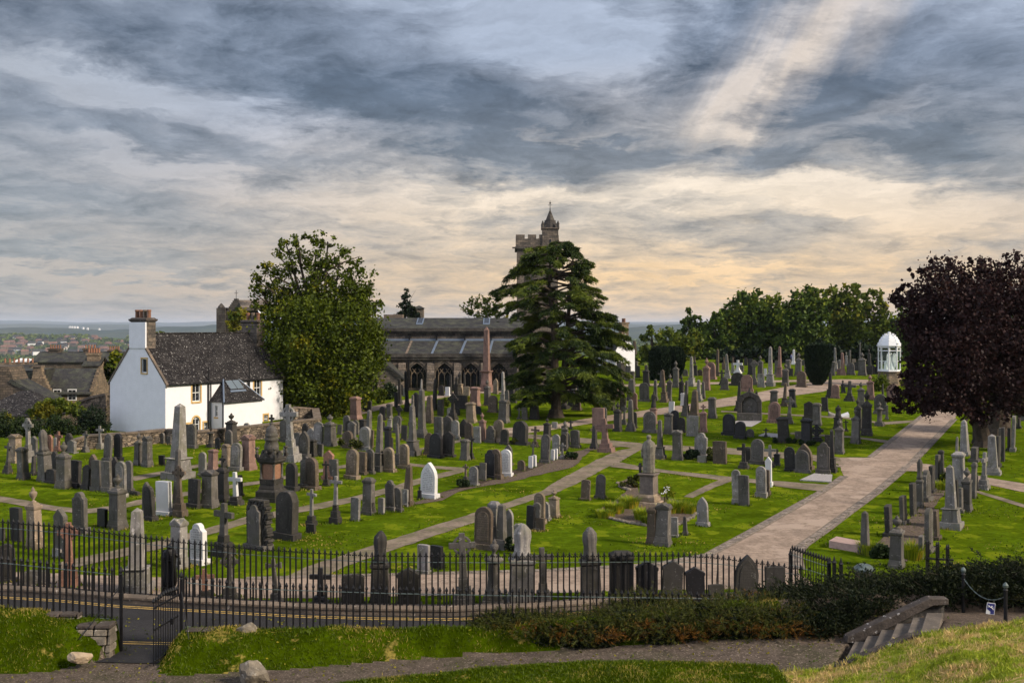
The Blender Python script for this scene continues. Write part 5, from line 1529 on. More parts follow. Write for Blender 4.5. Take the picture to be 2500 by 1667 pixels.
# ---- seen-from-behind robed statue on its large pedestal in the flower bed
def robed():
    Y = gy(1236)+1.0; X = (1584-1250)/2500*Y; e = empty('cloaked_statue', (X, Y, gz(Y)), R(-28)); tag(e, 'weathered statue of a cloaked figure seen from behind on a high pedestal', 'statue', GROUPS['statue'])
    sc = Y/2500; m = MB(); w = 1.0
    m.frus(0, 0, -.1, .10, 1.35, 1.35, 1.2, 1.2); m.box(-.48, .48, -.48, .48, .10, .36); m.frus(0, 0, .36, .46, .92, .92, .78, .78); m.build('plinth', STONE['t'], e, bev=.02)
    m = MB(); m.frus(0, 0, .46, 1.34, .74, .74, .70, .70); m.frus(0, 0, 1.34, 1.42, .72, .72, .86, .86); m.box(-.43, .43, -.43, .43, 1.42, 1.48); m.build('pedestal', M('pedestal_stone', (.135, .11, .09), .85, .3, 2.5, .4, 20, streak=.4), e, bev=.015)
    z0 = 1.48; H = (1236-1070)*sc-z0
    rings = [(0, .31, .25, 0, 0), (.04, .32, .26, 0, 0), (.25, .30, .24, 0, 0), (.5, .30, .23, .01, 0), (.66, .32, .22, .01, 0), (.76, .30, .20, .01, 0), (.81, .24, .17, .01, 0), (.84, .13, .12, .01, 0), (.86, .115, .11, .01, 0), (.875, .08, .085, .01, -.01), (.89, .085, .09, .01, -.01), (.92, .115, .12, .01, -.02), (.96, .115, .12, .01, -.02), (.985, .08, .08, .01, -.02), (1.0, .02, .02, .01, -.01)]
    m = MB(); m.loft([(z0+a*H, b, c, d, f) for a, b, c, d, f in rings], 40, 13, .055)
    m.path([(-.24, .03, z0+.76*H), (-.33, -.05, z0+.55*H), (-.30, -.12, z0+.40*H)], .09, .05, 8); m.build('figure', M('weathered_statue', (.15, .135, .105), .9, .35, 5, .5, 25, (( .25, .25, .17), 8, .6), streak=.8), e, smooth=True)
    m = MB(); m.box(-.50, -.40, -.10, .05, z0, z0+.48); m.box(-.56, -.34, -.08, .03, z0+.30, z0+.37); m.build('small_cross', STONE['d'], e)
robed()
# ---- dark mourning angel at the kerb
def angel():
    Y = 33.4; X = (413-1250)/2500*Y; e = empty('angel_statue', (X, Y, 0), R(20)); tag(e, 'dark weathered statue of a drooping winged angel behind the kerb wall at the gateway', 'statue', GROUPS['statue'])
    H = (1446-1302)/2500*Y
    m = MB(); m.frus(0, 0, -.1, .35, .55, .5, .42, .4); m.box(-.19, .19, -.17, .17, .35, .55); m.build('plinth', STONE['d'], e, bev=.03)
    z0 = .5; h = H-z0; m = MB(); m.loft([(z0+a*h, b, c, d, f) for a, b, c, d, f in [(0, .20, .18, 0, 0), (.1, .22, .19, .02, 0), (.3, .20, .17, .03, 0), (.5, .17, .15, .01, 0), (.66, .19, .15, 0, 0), (.78, .21, .14, 0, 0), (.85, .12, .10, .01, 0), (.88, .065, .07, .03, -.02), (.91, .085, .095, .04, -.04), (.95, .095, .10, .05, -.04), (.99, .05, .06, .05, -.03), (1, .02, .02, .05, -.03)]], 24, 8, .08)
    m.path([(.17, 0, z0+.76*h), (.30, -.05, z0+.66*h), (.33, -.1, z0+.50*h)], .06, .04, 7); m.path([(-.15, -.02, z0+.76*h), (-.10, -.16, z0+.62*h), (.05, -.2, z0+.6*h)], .06, .04, 7); m.build('figure', STONE['k'], e, smooth=True)
    for s in (-1, 1):
        m = MB(); m.prism([(s*.02, z0+.66*h), (s*.10, z0+.84*h), (s*.20, z0+.82*h), (s*.24, z0+.66*h), (s*.20, z0+.34*h), (s*.13, z0+.10*h), (s*.06, z0+.34*h)][::s], .15, .20); m.build('wing', STONE['k'], e, bev=.02)
angel()
# ---- arched wall tomb with flat slab in front
def walltomb():
    Y = gy(830+912/4.612)+.6; X = (1500+1522/4.612-1250)/2500*Y; sc = Y/2500; W = 300/4.612*sc/1.1; H = (912-580)/4.612*sc; e = empty('arched_wall_tomb', (X, Y, gz(Y)), R(-16)); tag(e, 'broad grey wall tomb with arched hood and inset tablet, widest grave in the field', 'tomb')
    d = .55; m = MB(); m.box(-W*.5, W*.5, -d, d*.3, -.1, H*.26); m.build('plinth', STONE['g'], e, bev=.03)
    o = [(-W*.49, H*.26), (W*.49, H*.26), (W*.49, H*.66), (W*.40, H*.80), (W*.22, H*.93), (0, H), (-W*.22, H*.93), (-W*.40, H*.80), (-W*.49, H*.66)]
    inn = [(W*.31, H*.26), (W*.31, H*.60), (W*.20, H*.74), (0, H*.82), (-W*.20, H*.74), (-W*.31, H*.60), (-W*.31, H*.26)]
    out = [(W*.49, H*.26), (W*.49, H*.66), (W*.36, H*.86), (0, H), (-W*.36, H*.86), (-W*.49, H*.66), (-W*.49, H*.26)]
    m = MB()
    for i in range(6): m.prism([inn[i], out[i], out[i+1], inn[i+1]], -d*.8, d*.2)
    m.build('arched_hood', STONE['d'], e, bev=.04)
    m = MB(); m.prism([inn[0]]+inn[1:]+[], -d*.25, 0.05); m.build('tablet', STONE['g'], e)
    m = MB(); m.lathe([(.12, 0), (.1, .1), (.02, .35)], 6, 0, -d*.3, H-.03); m.build('finial', STONE['d'], e)
    o = sheet('path', [tuple(gp(1500+x/4.612, 830+y/4.612))[:2] for x, y in ((1340, 915), (1655, 912), (1650, 925), (1545, 982), (1345, 968))], MAT['gravelplot'], .05, kind=None); o.name = 'grave_slab'; tag(o, 'pale stone slab lying on the grass before the arched wall tomb', 'grave slab', 'flat grave plots')
walltomb()
def plot(name, pts, label, h=.06, mat=None):
    P = [gp(*q) for q in pts]; m = MB(); n = len(P); b = [(p.x, p.y, p.z-.05) for p in P]; t = [(p.x, p.y, p.z+h) for p in P]
    m.add(b+t, [tuple(range(n, 2*n))]+[(i, (i+1) % n, (i+1) % n+n, i+n) for i in range(n)]); o = m.build(name, mat or MAT['gravelplot'], bev=0.0)
    bm = bmesh.new(); bm.from_mesh(o.data); bmesh.ops.recalc_face_normals(bm, faces=bm.faces); bm.to_mesh(o.data); bm.free()
    tag(o, label, 'grave slab', 'flat grave plots')
plot('grave_plot', [(1953, 1173), (2030, 1178), (2032, 1160), (1988, 1157)], 'grey chipping grave plot at the corner of the path junction')
plot('grave_plot', [(1852, 1064), (1900, 1069), (1912, 1061), (1868, 1058)], 'pale stone slab behind a small black cross on the right lawn')
plot('flat_tomb', [(2024, 1336), (2104, 1350), (2108, 1338), (2042, 1325)], 'flat pinkish granite tomb lying on the grass near the wide path', .28, M('rose_granite', (.33, .225, .19), .55, .2, 5))
#plot('grave_kerb', [(5, 1270), (60, 1262), (118, 1246), (122, 1250), (62, 1268), (8, 1276)], 'thin white kerb stones edging a grave at the far left', .12, MAT['white'])
# open book tablets on the right lawn
for i, (x, y, s) in enumerate(((150, 860, -1), (290, 868, 1))):
    p = gp(2000+x/4.612, 830+y/4.612); m = MB(); m.add([(-.32, -.2, 0), (.32, -.2, 0), (.32, .2, .0), (-.32, .2, .0), (-.32, -.2, .16-.11*s), (.32, -.2, .16+.11*s), (.32, .2, .34+.11*s), (-.32, .2, .34-.11*s)], [(3, 2, 1, 0), (4, 5, 6, 7), (0, 1, 5, 4), (1, 2, 6, 5), (2, 3, 7, 6), (3, 0, 4, 7)]); o = m.build('tilted_tablet', STONE['w'] if i else STONE['l']); o.location = p; tag(o, ('bright' if i else 'greyish')+' tilted stone tablet '+('right' if i else 'left')+' of the dark statue near the wide path', 'tablet', 'tilted tablets')

# ---- white iron and glass shrine with angel group
def shrine():
    Y = gy(942)+1.5; X = (2171-1250)/2500*Y; sc = Y/2500; e = empty('glazed_shrine', (X, Y, gz(Y))); tag(e, 'white domed glass and iron shrine on a brown stone plinth beside the copper maple', 'shrine')
    Rr = 25.5*sc; zb = (942-908)*sc; zt = (942-847)*sc; zc = (942-812)*sc
    def ngon(r, z, n=8, a0=R(22.5)): return [(r*math.cos(a0+2*math.pi*k/n), r*math.sin(a0+2*math.pi*k/n), z) for k in range(n)]
    def ring(m, r0, z0, r1, z1, n=8):
        m.add(ngon(r0, z0, n)+ngon(r1, z1, n), [(k, (k+1) % n, (k+1) % n+n, k+n) for k in range(n)]+[tuple(reversed(range(n))), tuple(range(n, 2*n))])
    m = MB(); ring(m, Rr*1.12, -.3, Rr*1.1, zb*.55); ring(m, Rr*1.04, zb*.55, Rr*1.02, zb-.12); ring(m, Rr*1.12, zb-.12, Rr*1.10, zb); m.build('stone_plinth', MAT['town'], e)
    m = MB(); ring(m, Rr*1.06, zb, Rr*1.03, zb+.2); m.build('base_ring', MAT['whiteiron'], e)
    for k in range(8):
        x, y, _ = ngon(Rr*.97, 0)[k]; m = MB(); m.lathe([(.11, zb+.2), (.085, zb+.35), (.075, zt-.7), (.11, zt-.55), (.09, zt-.5), (.12, zt)], 8, x, y); m.build('column', MAT['whiteiron'], e)
    m = MB(); ring(m, Rr*1.0, zt-.62, Rr*1.0, zt-.5); m2 = MB(); ring(m2, Rr*1.0, zt-.22, Rr*1.04, zt); ring(m2, Rr*1.14, zt, Rr*1.14, zt+.14); m2.build('cornice', MAT['whiteiron'], e)
    ri = ngon(Rr, 0); m = MB()
    for k in range(8):
        a = Vector(ri[k]); b = Vector(ri[(k+1) % 8]); rail(m, [(a.x, a.y, zt-.56), (b.x, b.y, zt-.56)], .05, .1); rail(m, [(a.x, a.y, zb+1.25), (b.x, b.y, zb+1.25)], .03, .05)
    m.build('glazing_rail', MAT['whiteiron'], e)
    gm = bpy.data.materials.new('clear_glass'); gm.use_nodes = True; nt = gm.node_tree; nt.nodes.clear(); o_ = nt.nodes.new('ShaderNodeOutputMaterial'); mx = nt.nodes.new('ShaderNodeMixShader'); tr = nt.nodes.new('ShaderNodeBsdfTransparent'); gl = nt.nodes.new('ShaderNodeBsdfGlossy'); gl.inputs['Roughness'].default_value = .03; mx.inputs[0].default_value = .12
    tr.inputs[0].default_value = (.80, .86, .84, 1); nt.links.new(tr.outputs[0], mx.inputs[1]); nt.links.new(gl.outputs[0], mx.inputs[2]); nt.links.new(mx.outputs[0], o_.inputs[0])
    for k in range(8):
        a = Vector(ri[k])*.985; b = Vector(ri[(k+1) % 8])*.985; m = MB(); m.add([(a.x, a.y, zb+.2), (b.x, b.y, zb+.2), (b.x, b.y, zt-.6), (a.x, a.y, zt-.6)], [(0, 1, 2, 3)]); m.build('glass_pane', gm, e)
    m = MB(); H = zc-zt-.14; pr = [(1.06, 0), (1.0, .12), (.93, .28), (.78, .50), (.55, .70), (.30, .80), (.16, .83), (.14, .88), (.20, .90), (.12, .95), (.13, 1.0), (.0, 1.0)]
    prev = None
    for (r0, z0), (r1, z1) in zip(pr, pr[1:]): ring(m, Rr*r0, zt+.14+z0*H, max(Rr*r1, .02), zt+.14+z1*H)
    m.build('dome', MAT['whiteiron'], e)
    for k in range(8):
        c = MB()
        for j in range(5):
            r = Rr*(1.06-.16*j); z = zt+.14+H*[.04, .30, .50, .66, .76][j]; a = R(22.5)+2*math.pi*k/8; c.lathe([(.06, 0), (.09, .08), (.02, .2)], 6, r*.96*math.cos(a), r*.96*math.sin(a), z)
        c.build('crockets', MAT['whiteiron'], e)
    g = empty('angel_group', (X+.15, Y, gz(Y)+zb+.2)); tag(g, 'white marble angel with tall wings sheltering girls inside the glazed shrine', 'statue')
    h = (zt-zb-.2)*.72; m = MB(); m.loft(figure_rings(h, 1.05), 20, 7, .07); m.path([(-.3, 0, h*.72), (-.45, -.15, h*.5), (-.5, -.25, h*.38)], .09, .06, 7); m.build('angel', MAT['white'], g, smooth=True)
    for s in (-1, 1):
        m = MB(); m.prism([(s*.08, h*.62), (s*.15, h*.93), (s*.36, h*1.0), (s*.58, h*.92), (s*.66, h*.70), (s*.56, h*.35), (s*.40, h*.05), (s*.26, h*.30)][::s], -.42, -.30); m.build('wing', MAT['white'], g, bev=.03)
    m = MB(); m.loft([(z, a_, b_, c_-.62, d_-.2) for z, a_, b_, c_, d_ in figure_rings(h*.55, .62)], 16, 6, .06); m.build('kneeling_girl', MAT['white'], g, smooth=True)
shrine()

# ---- visitor in a dark blue jacket among the far graves
def visitor():
    Y = gy(888)*1.0; X = (1932.5-1250)/2500*Y; H = 1.72; o_rg = None
    e = empty('person', (X, Y, gz(Y)), R(30)); tag(e, 'small distant person in a dark blue jacket standing beside the white obelisk', 'person')
    J = [(0, 0, .95), (0, 0, 1.15), (0, 0, 1.40), (0, -.01, 1.52), (0, -.02, 1.62), (0, -.02, 1.72),
         (-.19, 0, 1.40), (-.25, -.03, 1.14), (-.22, -.12, .92), (.19, 0, 1.40), (.25, -.03, 1.14), (.22, -.14, .94),
         (-.10, 0, .90), (-.11, -.02, .50), (-.11, .02, .08), (-.11, -.14, .03), (.10, 0, .90), (.12, -.03, .50), (.12, .01, .08), (.12, -.15, .03)]
    E = [(0, 1), (1, 2), (2, 3), (3, 4), (4, 5), (2, 6), (6, 7), (7, 8), (2, 9), (9, 10), (10, 11), (0, 12), (12, 13), (13, 14), (14, 15), (0, 16), (16, 17), (17, 18), (18, 19)]
    Rd = [.15, .14, .16, .06, .10, .08, .075, .055, .04, .075, .055, .04, .10, .075, .05, .04, .10, .075, .05, .04]
    me = bpy.data.meshes.new('body'); me.from_pydata(J, E, []); me.update(); o = bpy.data.objects.new('body', me); COL.objects.link(o); o.parent = e
    md = o.modifiers.new('skin', 'SKIN'); 
    if not me.skin_vertices: pass
    for i, sv in enumerate(me.skin_vertices[0].data): sv.radius = (Rd[i], Rd[i]); sv.use_root = (i == 0)
    o.modifiers.new('sub', 'SUBSURF').levels = 1
    mt = bpy.data.materials.new('clothes_and_skin'); mt.use_nodes = True; nt = mt.node_tree; b = nt.nodes['Principled BSDF']; tc = nt.nodes.new('ShaderNodeTexCoord'); sp = nt.nodes.new('ShaderNodeSeparateXYZ'); nt.links.new(tc.outputs['Object'], sp.inputs[0])
    r = nt.nodes.new('ShaderNodeValToRGB'); dv = nt.nodes.new('ShaderNodeMath'); dv.operation = 'DIVIDE'; dv.inputs[1].default_value = 1.8; nt.links.new(sp.outputs[2], dv.inputs[0]); nt.links.new(dv.outputs[0], r.inputs[0]); r.color_ramp.interpolation = 'CONSTANT'
    el_ = r.color_ramp.elements; el_[0].color = (.02, .02, .03, 1); el_[1].position = .52; el_[1].color = (.015, .025, .10, 1); q = el_.new(.85); q.color = (.40, .25, .18, 1); nt.links.new(r.outputs[0], b.inputs['Base Color']); me.materials.append(mt)
    m = MB(); m.loft([(1.62, .105, .115, 0, 0), (1.70, .11, .12, 0, .005), (1.77, .085, .095, 0, .01), (1.80, .02, .02, 0, .01)], 10); m.build('hair', MAT['bark'], e, smooth=True)
try: visitor()
except Exception as ex: print('visitor', ex)
# ---- information board by the lime tree
p = gp(888, 1000); e = empty('information_board', (p.x, p.y, p.z), R(-10)); tag(e, 'narrow navy information panel on posts beside the path under the lime tree', 'sign')
m = MB(); m.box(-.12, .12, -.03, .03, .0, 1.35); m.build('panel', MAT['blue'], e); m = MB()
for z in (1.22, 1.08, .95, .82): m.box(-.09, .09, -.034, -.030, z, z+.05)
m.build('print_strip', MAT['frame'], e)
# ---------------------------------------------------------------- buildings
def holewall(m, L, z0, z1, holes, rev=0.16, thick=True):
    """wall face in the plane y=0 (outside is -y) from x=0..L with rectangular holes (x0,x1,z0,z1) and reveals"""
    xs = sorted({0, L}|{h[0] for h in holes}|{h[1] for h in holes}); zs = sorted({z0, z1}|{h[2] for h in holes}|{h[3] for h in holes})
    for a, b in zip(xs, xs[1:]):
        for c, d in zip(zs, zs[1:]):
            cx, cz = (a+b)/2, (c+d)/2
            if any(h[0] < cx < h[1] and h[2] < cz < h[3] for h in holes): continue
            m.add([(a, 0, c), (b, 0, c), (b, 0, d), (a, 0, d)], [(0, 1, 2, 3)])
    for x0, x1, a, b in holes:
        m.add([(x0, 0, a), (x1, 0, a), (x1, 0, b), (x0, 0, b), (x0, rev, a), (x1, rev, a), (x1, rev, b), (x0, rev, b)], [(1, 0, 4, 5), (2, 1, 5, 6), (3, 2, 6, 7), (0, 3, 7, 4)])
def sash(parent, x0, x1, z0, z1, y=0.0, surround=0.13, rows=2, cols=2, M4=None, depth=.14, smat=None, name='window'):
    """surround (proud), white sash frame and dark pane set back in a wall hole"""
    s = MB(); w = surround
    if w:
        s.box(x0-w, x0, y-.03, y+.02, z0-w, z1+w); s.box(x1, x1+w, y-.03, y+.02, z0-w, z1+w); s.box(x0, x1, y-.03, y+.02, z1, z1+w); s.box(x0-.0, x1+.0, y-.07, y+.02, z0-w, z0)
    f = MB(); t = .05; yy = y+depth*.6
    f.box(x0, x0+t, yy, yy+.05, z0, z1); f.box(x1-t, x1, yy, yy+.05, z0, z1); f.box(x0+t, x1-t, yy, yy+.05, z1-t, z1); f.box(x0+t, x1-t, yy, yy+.05, z0, z0+t*1.3)
    for i in range(1, cols): x = x0+(x1-x0)*i/cols; f.box(x-.018, x+.018, yy+.005, yy+.045, z0+t, z1-t)
    for i in range(1, rows): z = z0+(z1-z0)*i/rows; f.box(x0+t, x1-t, yy-.004, yy+.05, z-.025, z+.025)
    g = MB(); g.add([(x0, yy+.03, z0), (x1, yy+.03, z0), (x1, yy+.03, z1), (x0, yy+.03, z1)], [(0, 1, 2, 3)])
    for q in (s, f, g):
        if M4: q.xform(M4)
    if w: o = s.build(name, smat or MAT['sandst'], parent); f.build('frame', MAT['frame'], o); g.build('pane', MAT['glass'], o)
    else: o = f.build(name, MAT['frame'], parent); g.build('pane', MAT['glass'], o)
    return o
# ---- the white cottage
CO_ = Vector((-26.4, 78, 0)); TH = R(60)
def cottage():
    e = empty('cottage', CO_, TH); tag(e, 'white harled cottage with slate roof, buff window surrounds and two chimneys', 'house')
    L, D, ez, rz, b0 = 12.9, 6.3, 4.6, 8.3, -2.5
    S = lambda px: (26.4+78*((px-1250)/2500))/(.5-.866*((px-1250)/2500))
    Zf = lambda py, s: EYE-(py-795)/2500*(78+.866*s)
    w1 = (S(469)+.0, S(489), Zf(980, 3), Zf(937, 3)); w2 = (S(620), S(637), Zf(966, 10), Zf(926, 10)); w3 = (S(644), S(654), Zf(1031, 11.4), Zf(1011, 11.4)); aw = (S(470), S(487), Zf(1052, 3), Zf(1017, 3)); aw2 = (S(497), S(507), Zf(1052, 4), Zf(1031, 4))
    m = MB(); holewall(m, L, b0, ez, [w1, w2, w3, aw, aw2])
    # arch spandrels of the ground-floor window
    cx = (aw[0]+aw[1])/2; r = (aw[1]-aw[0])/2
    for sgn in (-1, 1):
        pts = [(cx+sgn*r, aw[3])]+[(cx+sgn*r*math.cos(t), aw[3]-r+r*math.sin(t)) for t in [i*math.pi/12 for i in range(7)]]
        m.prism(pts if sgn < 0 else pts[::-1], 0.003, .10)
    # gable at x=0 (outside is -x), with one attic window; rest of the box
    gm = MB(); gh = (2.02, 2.62, 5.55, 6.75)
    q = MB(); holewall(q, D, b0, ez, [])
    T = Matrix(((0, 1, 0, 0), (-1, 0, 0, D), (0, 0, 1, 0), (0, 0, 0, 1)))     # local wall x -> cottage -y
    q.xform(T); m.merge(q)
    tri = MB(); zc = 6.95                                # gable above the eaves, split round the attic window
    yy = lambda z: (ez*0+D/2)-(D/2)*(rz-z)/(rz-ez)       # half-width helper: left y at height z
    h0, h1 = 2.05, 2.65; za, zb = 5.35, 6.45
    def poly(pts): tri.add([(0, p[0], p[1]) for p in pts], [tuple(range(len(pts)))[::-1]])
    left = lambda z: (rz-z)/(rz-ez)*D/2                   # distance from the middle to the skew at height z
    poly([(0, ez), (D, ez), (D/2+left(za), za), (D/2-left(za), za)])
    poly([(D/2-left(za), za), (h0, za), (h0, zb), (D/2-left(zb), zb)]); poly([(h1, za), (D/2+left(za), za), (D/2+left(zb), zb), (h1, zb)]); poly([(D/2-left(zb), zb), (D/2+left(zb), zb), (D/2, rz)])
    for y_ in (h0, h1): tri.add([(0, y_, za), (.2, y_, za), (.2, y_, zb), (0, y_, zb)], [(0, 1, 2, 3)])
    tri.add([(0, h0, zb), (0, h1, zb), (.2, h1, zb), (.2, h0, zb)], [(0, 1, 2, 3)]); tri.add([(0, h0, za), (0, h1, za), (.2, h1, za), (.2, h0, za)], [(0, 1, 2, 3)])
    m.merge(tri)
    m.add([(0, D, b0), (L, D, b0), (L, D, ez), (0, D, ez)], [(3, 2, 1, 0)]); m.add([(L, 0, b0), (L, D, b0), (L, D, ez), (L, D/2, rz), (L, 0, ez)], [(0, 1, 2, 3, 4)])
    m.build('wall', MAT['render_w'], e)
    for w, nm in ((w1, 1), (w2, 1), (w3, 1)): sash(e, *w)
    sash(e, *aw2)
    # arched window
    o = MB(); n = 12
    for i in range(n):
        a0, a1 = math.pi*i/n, math.pi*(i+1)/n; R0, R1 = r, r+.13; zc_ = aw[3]-r
        P = [(cx+R0*math.cos(a0), zc_+R0*math.sin(a0)), (cx+R1*math.cos(a0), zc_+R1*math.sin(a0)), (cx+R1*math.cos(a1), zc_+R1*math.sin(a1)), (cx+R0*math.cos(a1), zc_+R0*math.sin(a1))]; o.prism(P, -.03, .02)
    o.box(aw[0]-.13, aw[0], -.03, .02, aw[2]-.1, aw[3]-r); o.box(aw[1], aw[1]+.13, -.03, .02, aw[2]-.1, aw[3]-r); o.box(aw[0]-1.3, aw[0]-.13, -.03, .02, aw[2]+.55, aw[2]+.75)
    ow = o.build('window', MAT['sandst'], e); f = MB(); f.box(cx-.02, cx+.02, .08, .12, aw[2], aw[3]); f.box(aw[0], aw[1], .08, .12, aw[2]+.5, aw[2]+.54); f.box(aw[0], aw[1], .08, .12, aw[2]+.95, aw[2]+.99); f.box(aw[0], aw[0]+.05, .07, .12, aw[2], aw[3]-r); f.box(aw[1]-.05, aw[1], .07, .12, aw[2], aw[3]-r)
    f.build('frame', MAT['frame'], ow); g = MB(); g.add([(aw[0], .11, aw[2]), (aw[1], .11, aw[2]), (aw[1], .11, aw[3]), (aw[0], .11, aw[3])], [(0, 1, 2, 3)]); g.build('pane', MAT['glass'], ow)
    # attic window in the gable
    Tg = Matrix(((0, 1, 0, 0), (-1, 0, 0, D), (0, 0, 1, 0), (0, 0, 0, 1))); sash(e, D-h1, D-h0, za, zb, M4=Tg, surround=.10, rows=1, cols=1, depth=.16)
    # roof
    m = MB(); o_ = .14; t = .10; k = (rz-ez)/(D/2)
    for s in (0, 1):
        Y = lambda y: y if s == 0 else D-y
        a = (Y(-o_), ez-o_*k); b = (Y(D/2), rz); v = [(0.05, a[0], a[1]), (L-.05, a[0], a[1]), (L-.05, b[0], b[1]), (0.05, b[0], b[1]), (0.05, a[0], a[1]+t), (L-.05, a[0], a[1]+t), (L-.05, b[0], b[1]+t), (0.05, b[0], b[1]+t)]
        m.add(v, [(0, 3, 2, 1), (4, 5, 6, 7), (0, 1, 5, 4), (1, 2, 6, 5), (2, 3, 7, 6), (3, 0, 4, 7)])
    rf = m.build('roof', MAT['slate'], e)
    m = MB(); m.box(0, L, D/2-.1, D/2+.1, rz+t-.03, rz+t+.05); m.build('ridge', MAT['slate'], rf)
    m = MB()
    for x0, x1 in ((-.06, .16), (L-.16, L+.06)):
        m.prismx([(-.18, ez-.18*k-.05), (D/2, rz-.02), (D+.18, ez-.18*k-.05), (D+.18, ez-.18*k+.15), (D/2, rz+.19), (-.18, ez-.18*k+.15)], x0, x1); m.build('skew', MAT['kerb'], rf); m = MB()
    # chimneys: left one white on the gable face, stone sides
    def chim(x0, x1, y0, y1, z0, z1, mat, pots, white=False, gull=False):
        m = MB(); m.box(x0, x1, y0, y1, z0, z1); c = m.build('chimney', mat, e)
        m = MB(); m.frus((x0+x1)/2, (y0+y1)/2, z1, z1+.12, x1-x0, y1-y0, x1-x0+.25, y1-y0+.25); m.box(x0-.12, x1+.12, y0-.12, y1+.12, z1+.12, z1+.24); m.frus((x0+x1)/2, (y0+y1)/2, z1+.24, z1+.34, x1-x0+.1, y1-y0+.1, x1-x0-.1, y1-y0-.1); m.build('cope', MAT['coping'], c, bev=.02)
        for i in range(pots):
            t_ = (i+.5)/pots; m = MB(); m.lathe([(.16, 0), (.145, .1), (.14, .50), (.17, .54), (.17, .64), (.12, .66)], 10, (x0+x1)/2, y0+(y1-y0)*t_, z1+.30); m.build('pot', MAT['pot'] if i != 1 else MAT['kerb'], c)
        if white: m = MB(); m.box(x0-.125, x0, y0-.02, y1+.02, z0+.55, z1-.02); m.build('white_face', MAT['render_w'], c)
        return c
    zt = Zf(783, 0)+.25
    chim(.05, .95, D/2-.98, D/2+.82, rz-1.6, EYE-(786-795)/2500*79.5, MAT['church'], 4, True)
    chim(L-.95, L, D/2-1.0, D/2+.8, rz-1.6, EYE-(786-795)/2500*90.5-.15, MAT['church'], 3)
    # stair outshot with hipped roof and rooflight
    s1, s2, p, pz, pr = 4.5, 8.75, 1.54, 2.96, 4.62
    m = MB(); h = (.55, .82, 1.75, 2.65)
    q = MB(); holewall(q, p, b0, pz, [h]); q.xform(Matrix(((0, 1, 0, s1), (-1, 0, 0, 0), (0, 0, 1, 0), (0, 0, 0, 1)))); m.merge(q)
    m.add([(s1, -p, b0), (s2, -p, b0), (s2, -p, pz), (s1, -p, pz)], [(0, 1, 2, 3)]); m.add([(s2, -p, b0), (s2, 0, b0), (s2, 0, pz), (s2, -p, pz)], [(0, 1, 2, 3)]); m.build('outshot_wall', MAT['render_w'], e)
    sash(e, *h, M4=Matrix(((0, 1, 0, s1), (-1, 0, 0, 0), (0, 0, 1, 0), (0, 0, 0, 1))), surround=.0, rows=2, cols=1)
    m = MB(); m.box(s1-.05, s1-.001, -.9, -.45, 1.62, 1.74); m.build('sill', MAT['sandst'], e)
    a, b = 5.9, 7.55; m = MB(); o2 = .14; v = [(s1-o2, -p-o2, pz-.05), (s2+o2, -p-o2, pz-.05), (s2+o2, 0.0, pz-.05), (s1-o2, 0.0, pz-.05), (a, -.02, pr), (b, -.02, pr)]
    m.add(v, [(0, 1, 5, 4), (1, 2, 5), (3, 0, 4), (4, 5, 2, 3), (3, 2, 1, 0)]); ro = m.build('outshot_roof', MAT['slate'], e)
    # hip flashing and rooflight on the front slope
    A0 = Vector((s1-o2, -p-o2, pz-.05)); A1 = Vector((a, -.02, pr)); m = MB(); m.tube(A0+Vector((0, 0, .02)), A1+Vector((0, 0, .02)), .07, n=6); B0 = Vector((s2+o2, -p-o2, pz-.05)); B1 = Vector((b, -.02, pr)); m.tube(B0, B1, .04, n=6); m.build('hip_flashing', MAT['lead'], ro)
    # slope frame vectors
    up = (Vector((a, -.02, pr))-Vector((a, -p-o2, pz-.05))); 
    def onr(x, t, off): n = Vector((0, -up.z, up.y)).normalized(); n = n if n.z > 0 else -n; return Vector((x, -p-o2, pz-.05))+up*t+n*off
    def panel(m, x0, x1, t0, t1, o0, o1, sk=0):
        P = [onr(x0, t0, o0), onr(x1, t0, o0), onr(x1, t1, o0), onr(x0, t1, o0), onr(x0, t0, o1), onr(x1, t0, o1), onr(x1, t1, o1), onr(x0, t1, o1)]
        m.add(P, [(3, 2, 1, 0), (4, 5, 6, 7), (0, 1, 5, 4), (1, 2, 6, 5), (2, 3, 7, 6), (3, 0, 4, 7)])
    m = MB(); panel(m, 5.85, 7.45, .50, .96, 0, .08); rl = m.build('rooflight', MAT['slate'], ro); m = MB(); panel(m, 5.92, 6.62, .54, .92, .081, .09); m.build('pane', MAT['skyglass'], rl); m = MB(); panel(m, 6.69, 7.38, .54, .92, .081, .09); m.build('pane', MAT['skyglass'], rl); m = MB(); panel(m, 5.8, 7.5, .42, .50, 0.01, .05); m.build('flashing', MAT['lead'], rl)
    # gutters and downpipes
    m = MB(); m.tube((0, -.17, ez-.16), (L, -.17, ez-.16), .05, n=6); m.tube((s1-.15, -p-.17, pz-.08), (s2+.1, -p-.17, pz-.08), .04); m.build('gutter', MAT['iron'], e)
    for xx, yv, zt_ in ((S(507), -.1, 5.7), (S(513), -.1, ez), (S(607), -.1, 5.9), (S(603), -.1, ez)):
        m = MB(); m.tube((xx, yv, b0), (xx, yv, zt_), .06 if zt_ > 5 else .045); m.build('downpipe', MAT['iron'], e)
    m = MB(); m.tube((s1-.05, -p+.1, b0), (s1-.05, -p+.1, pz), .04); m.build('downpipe', MAT['iron'], e)
cottage()
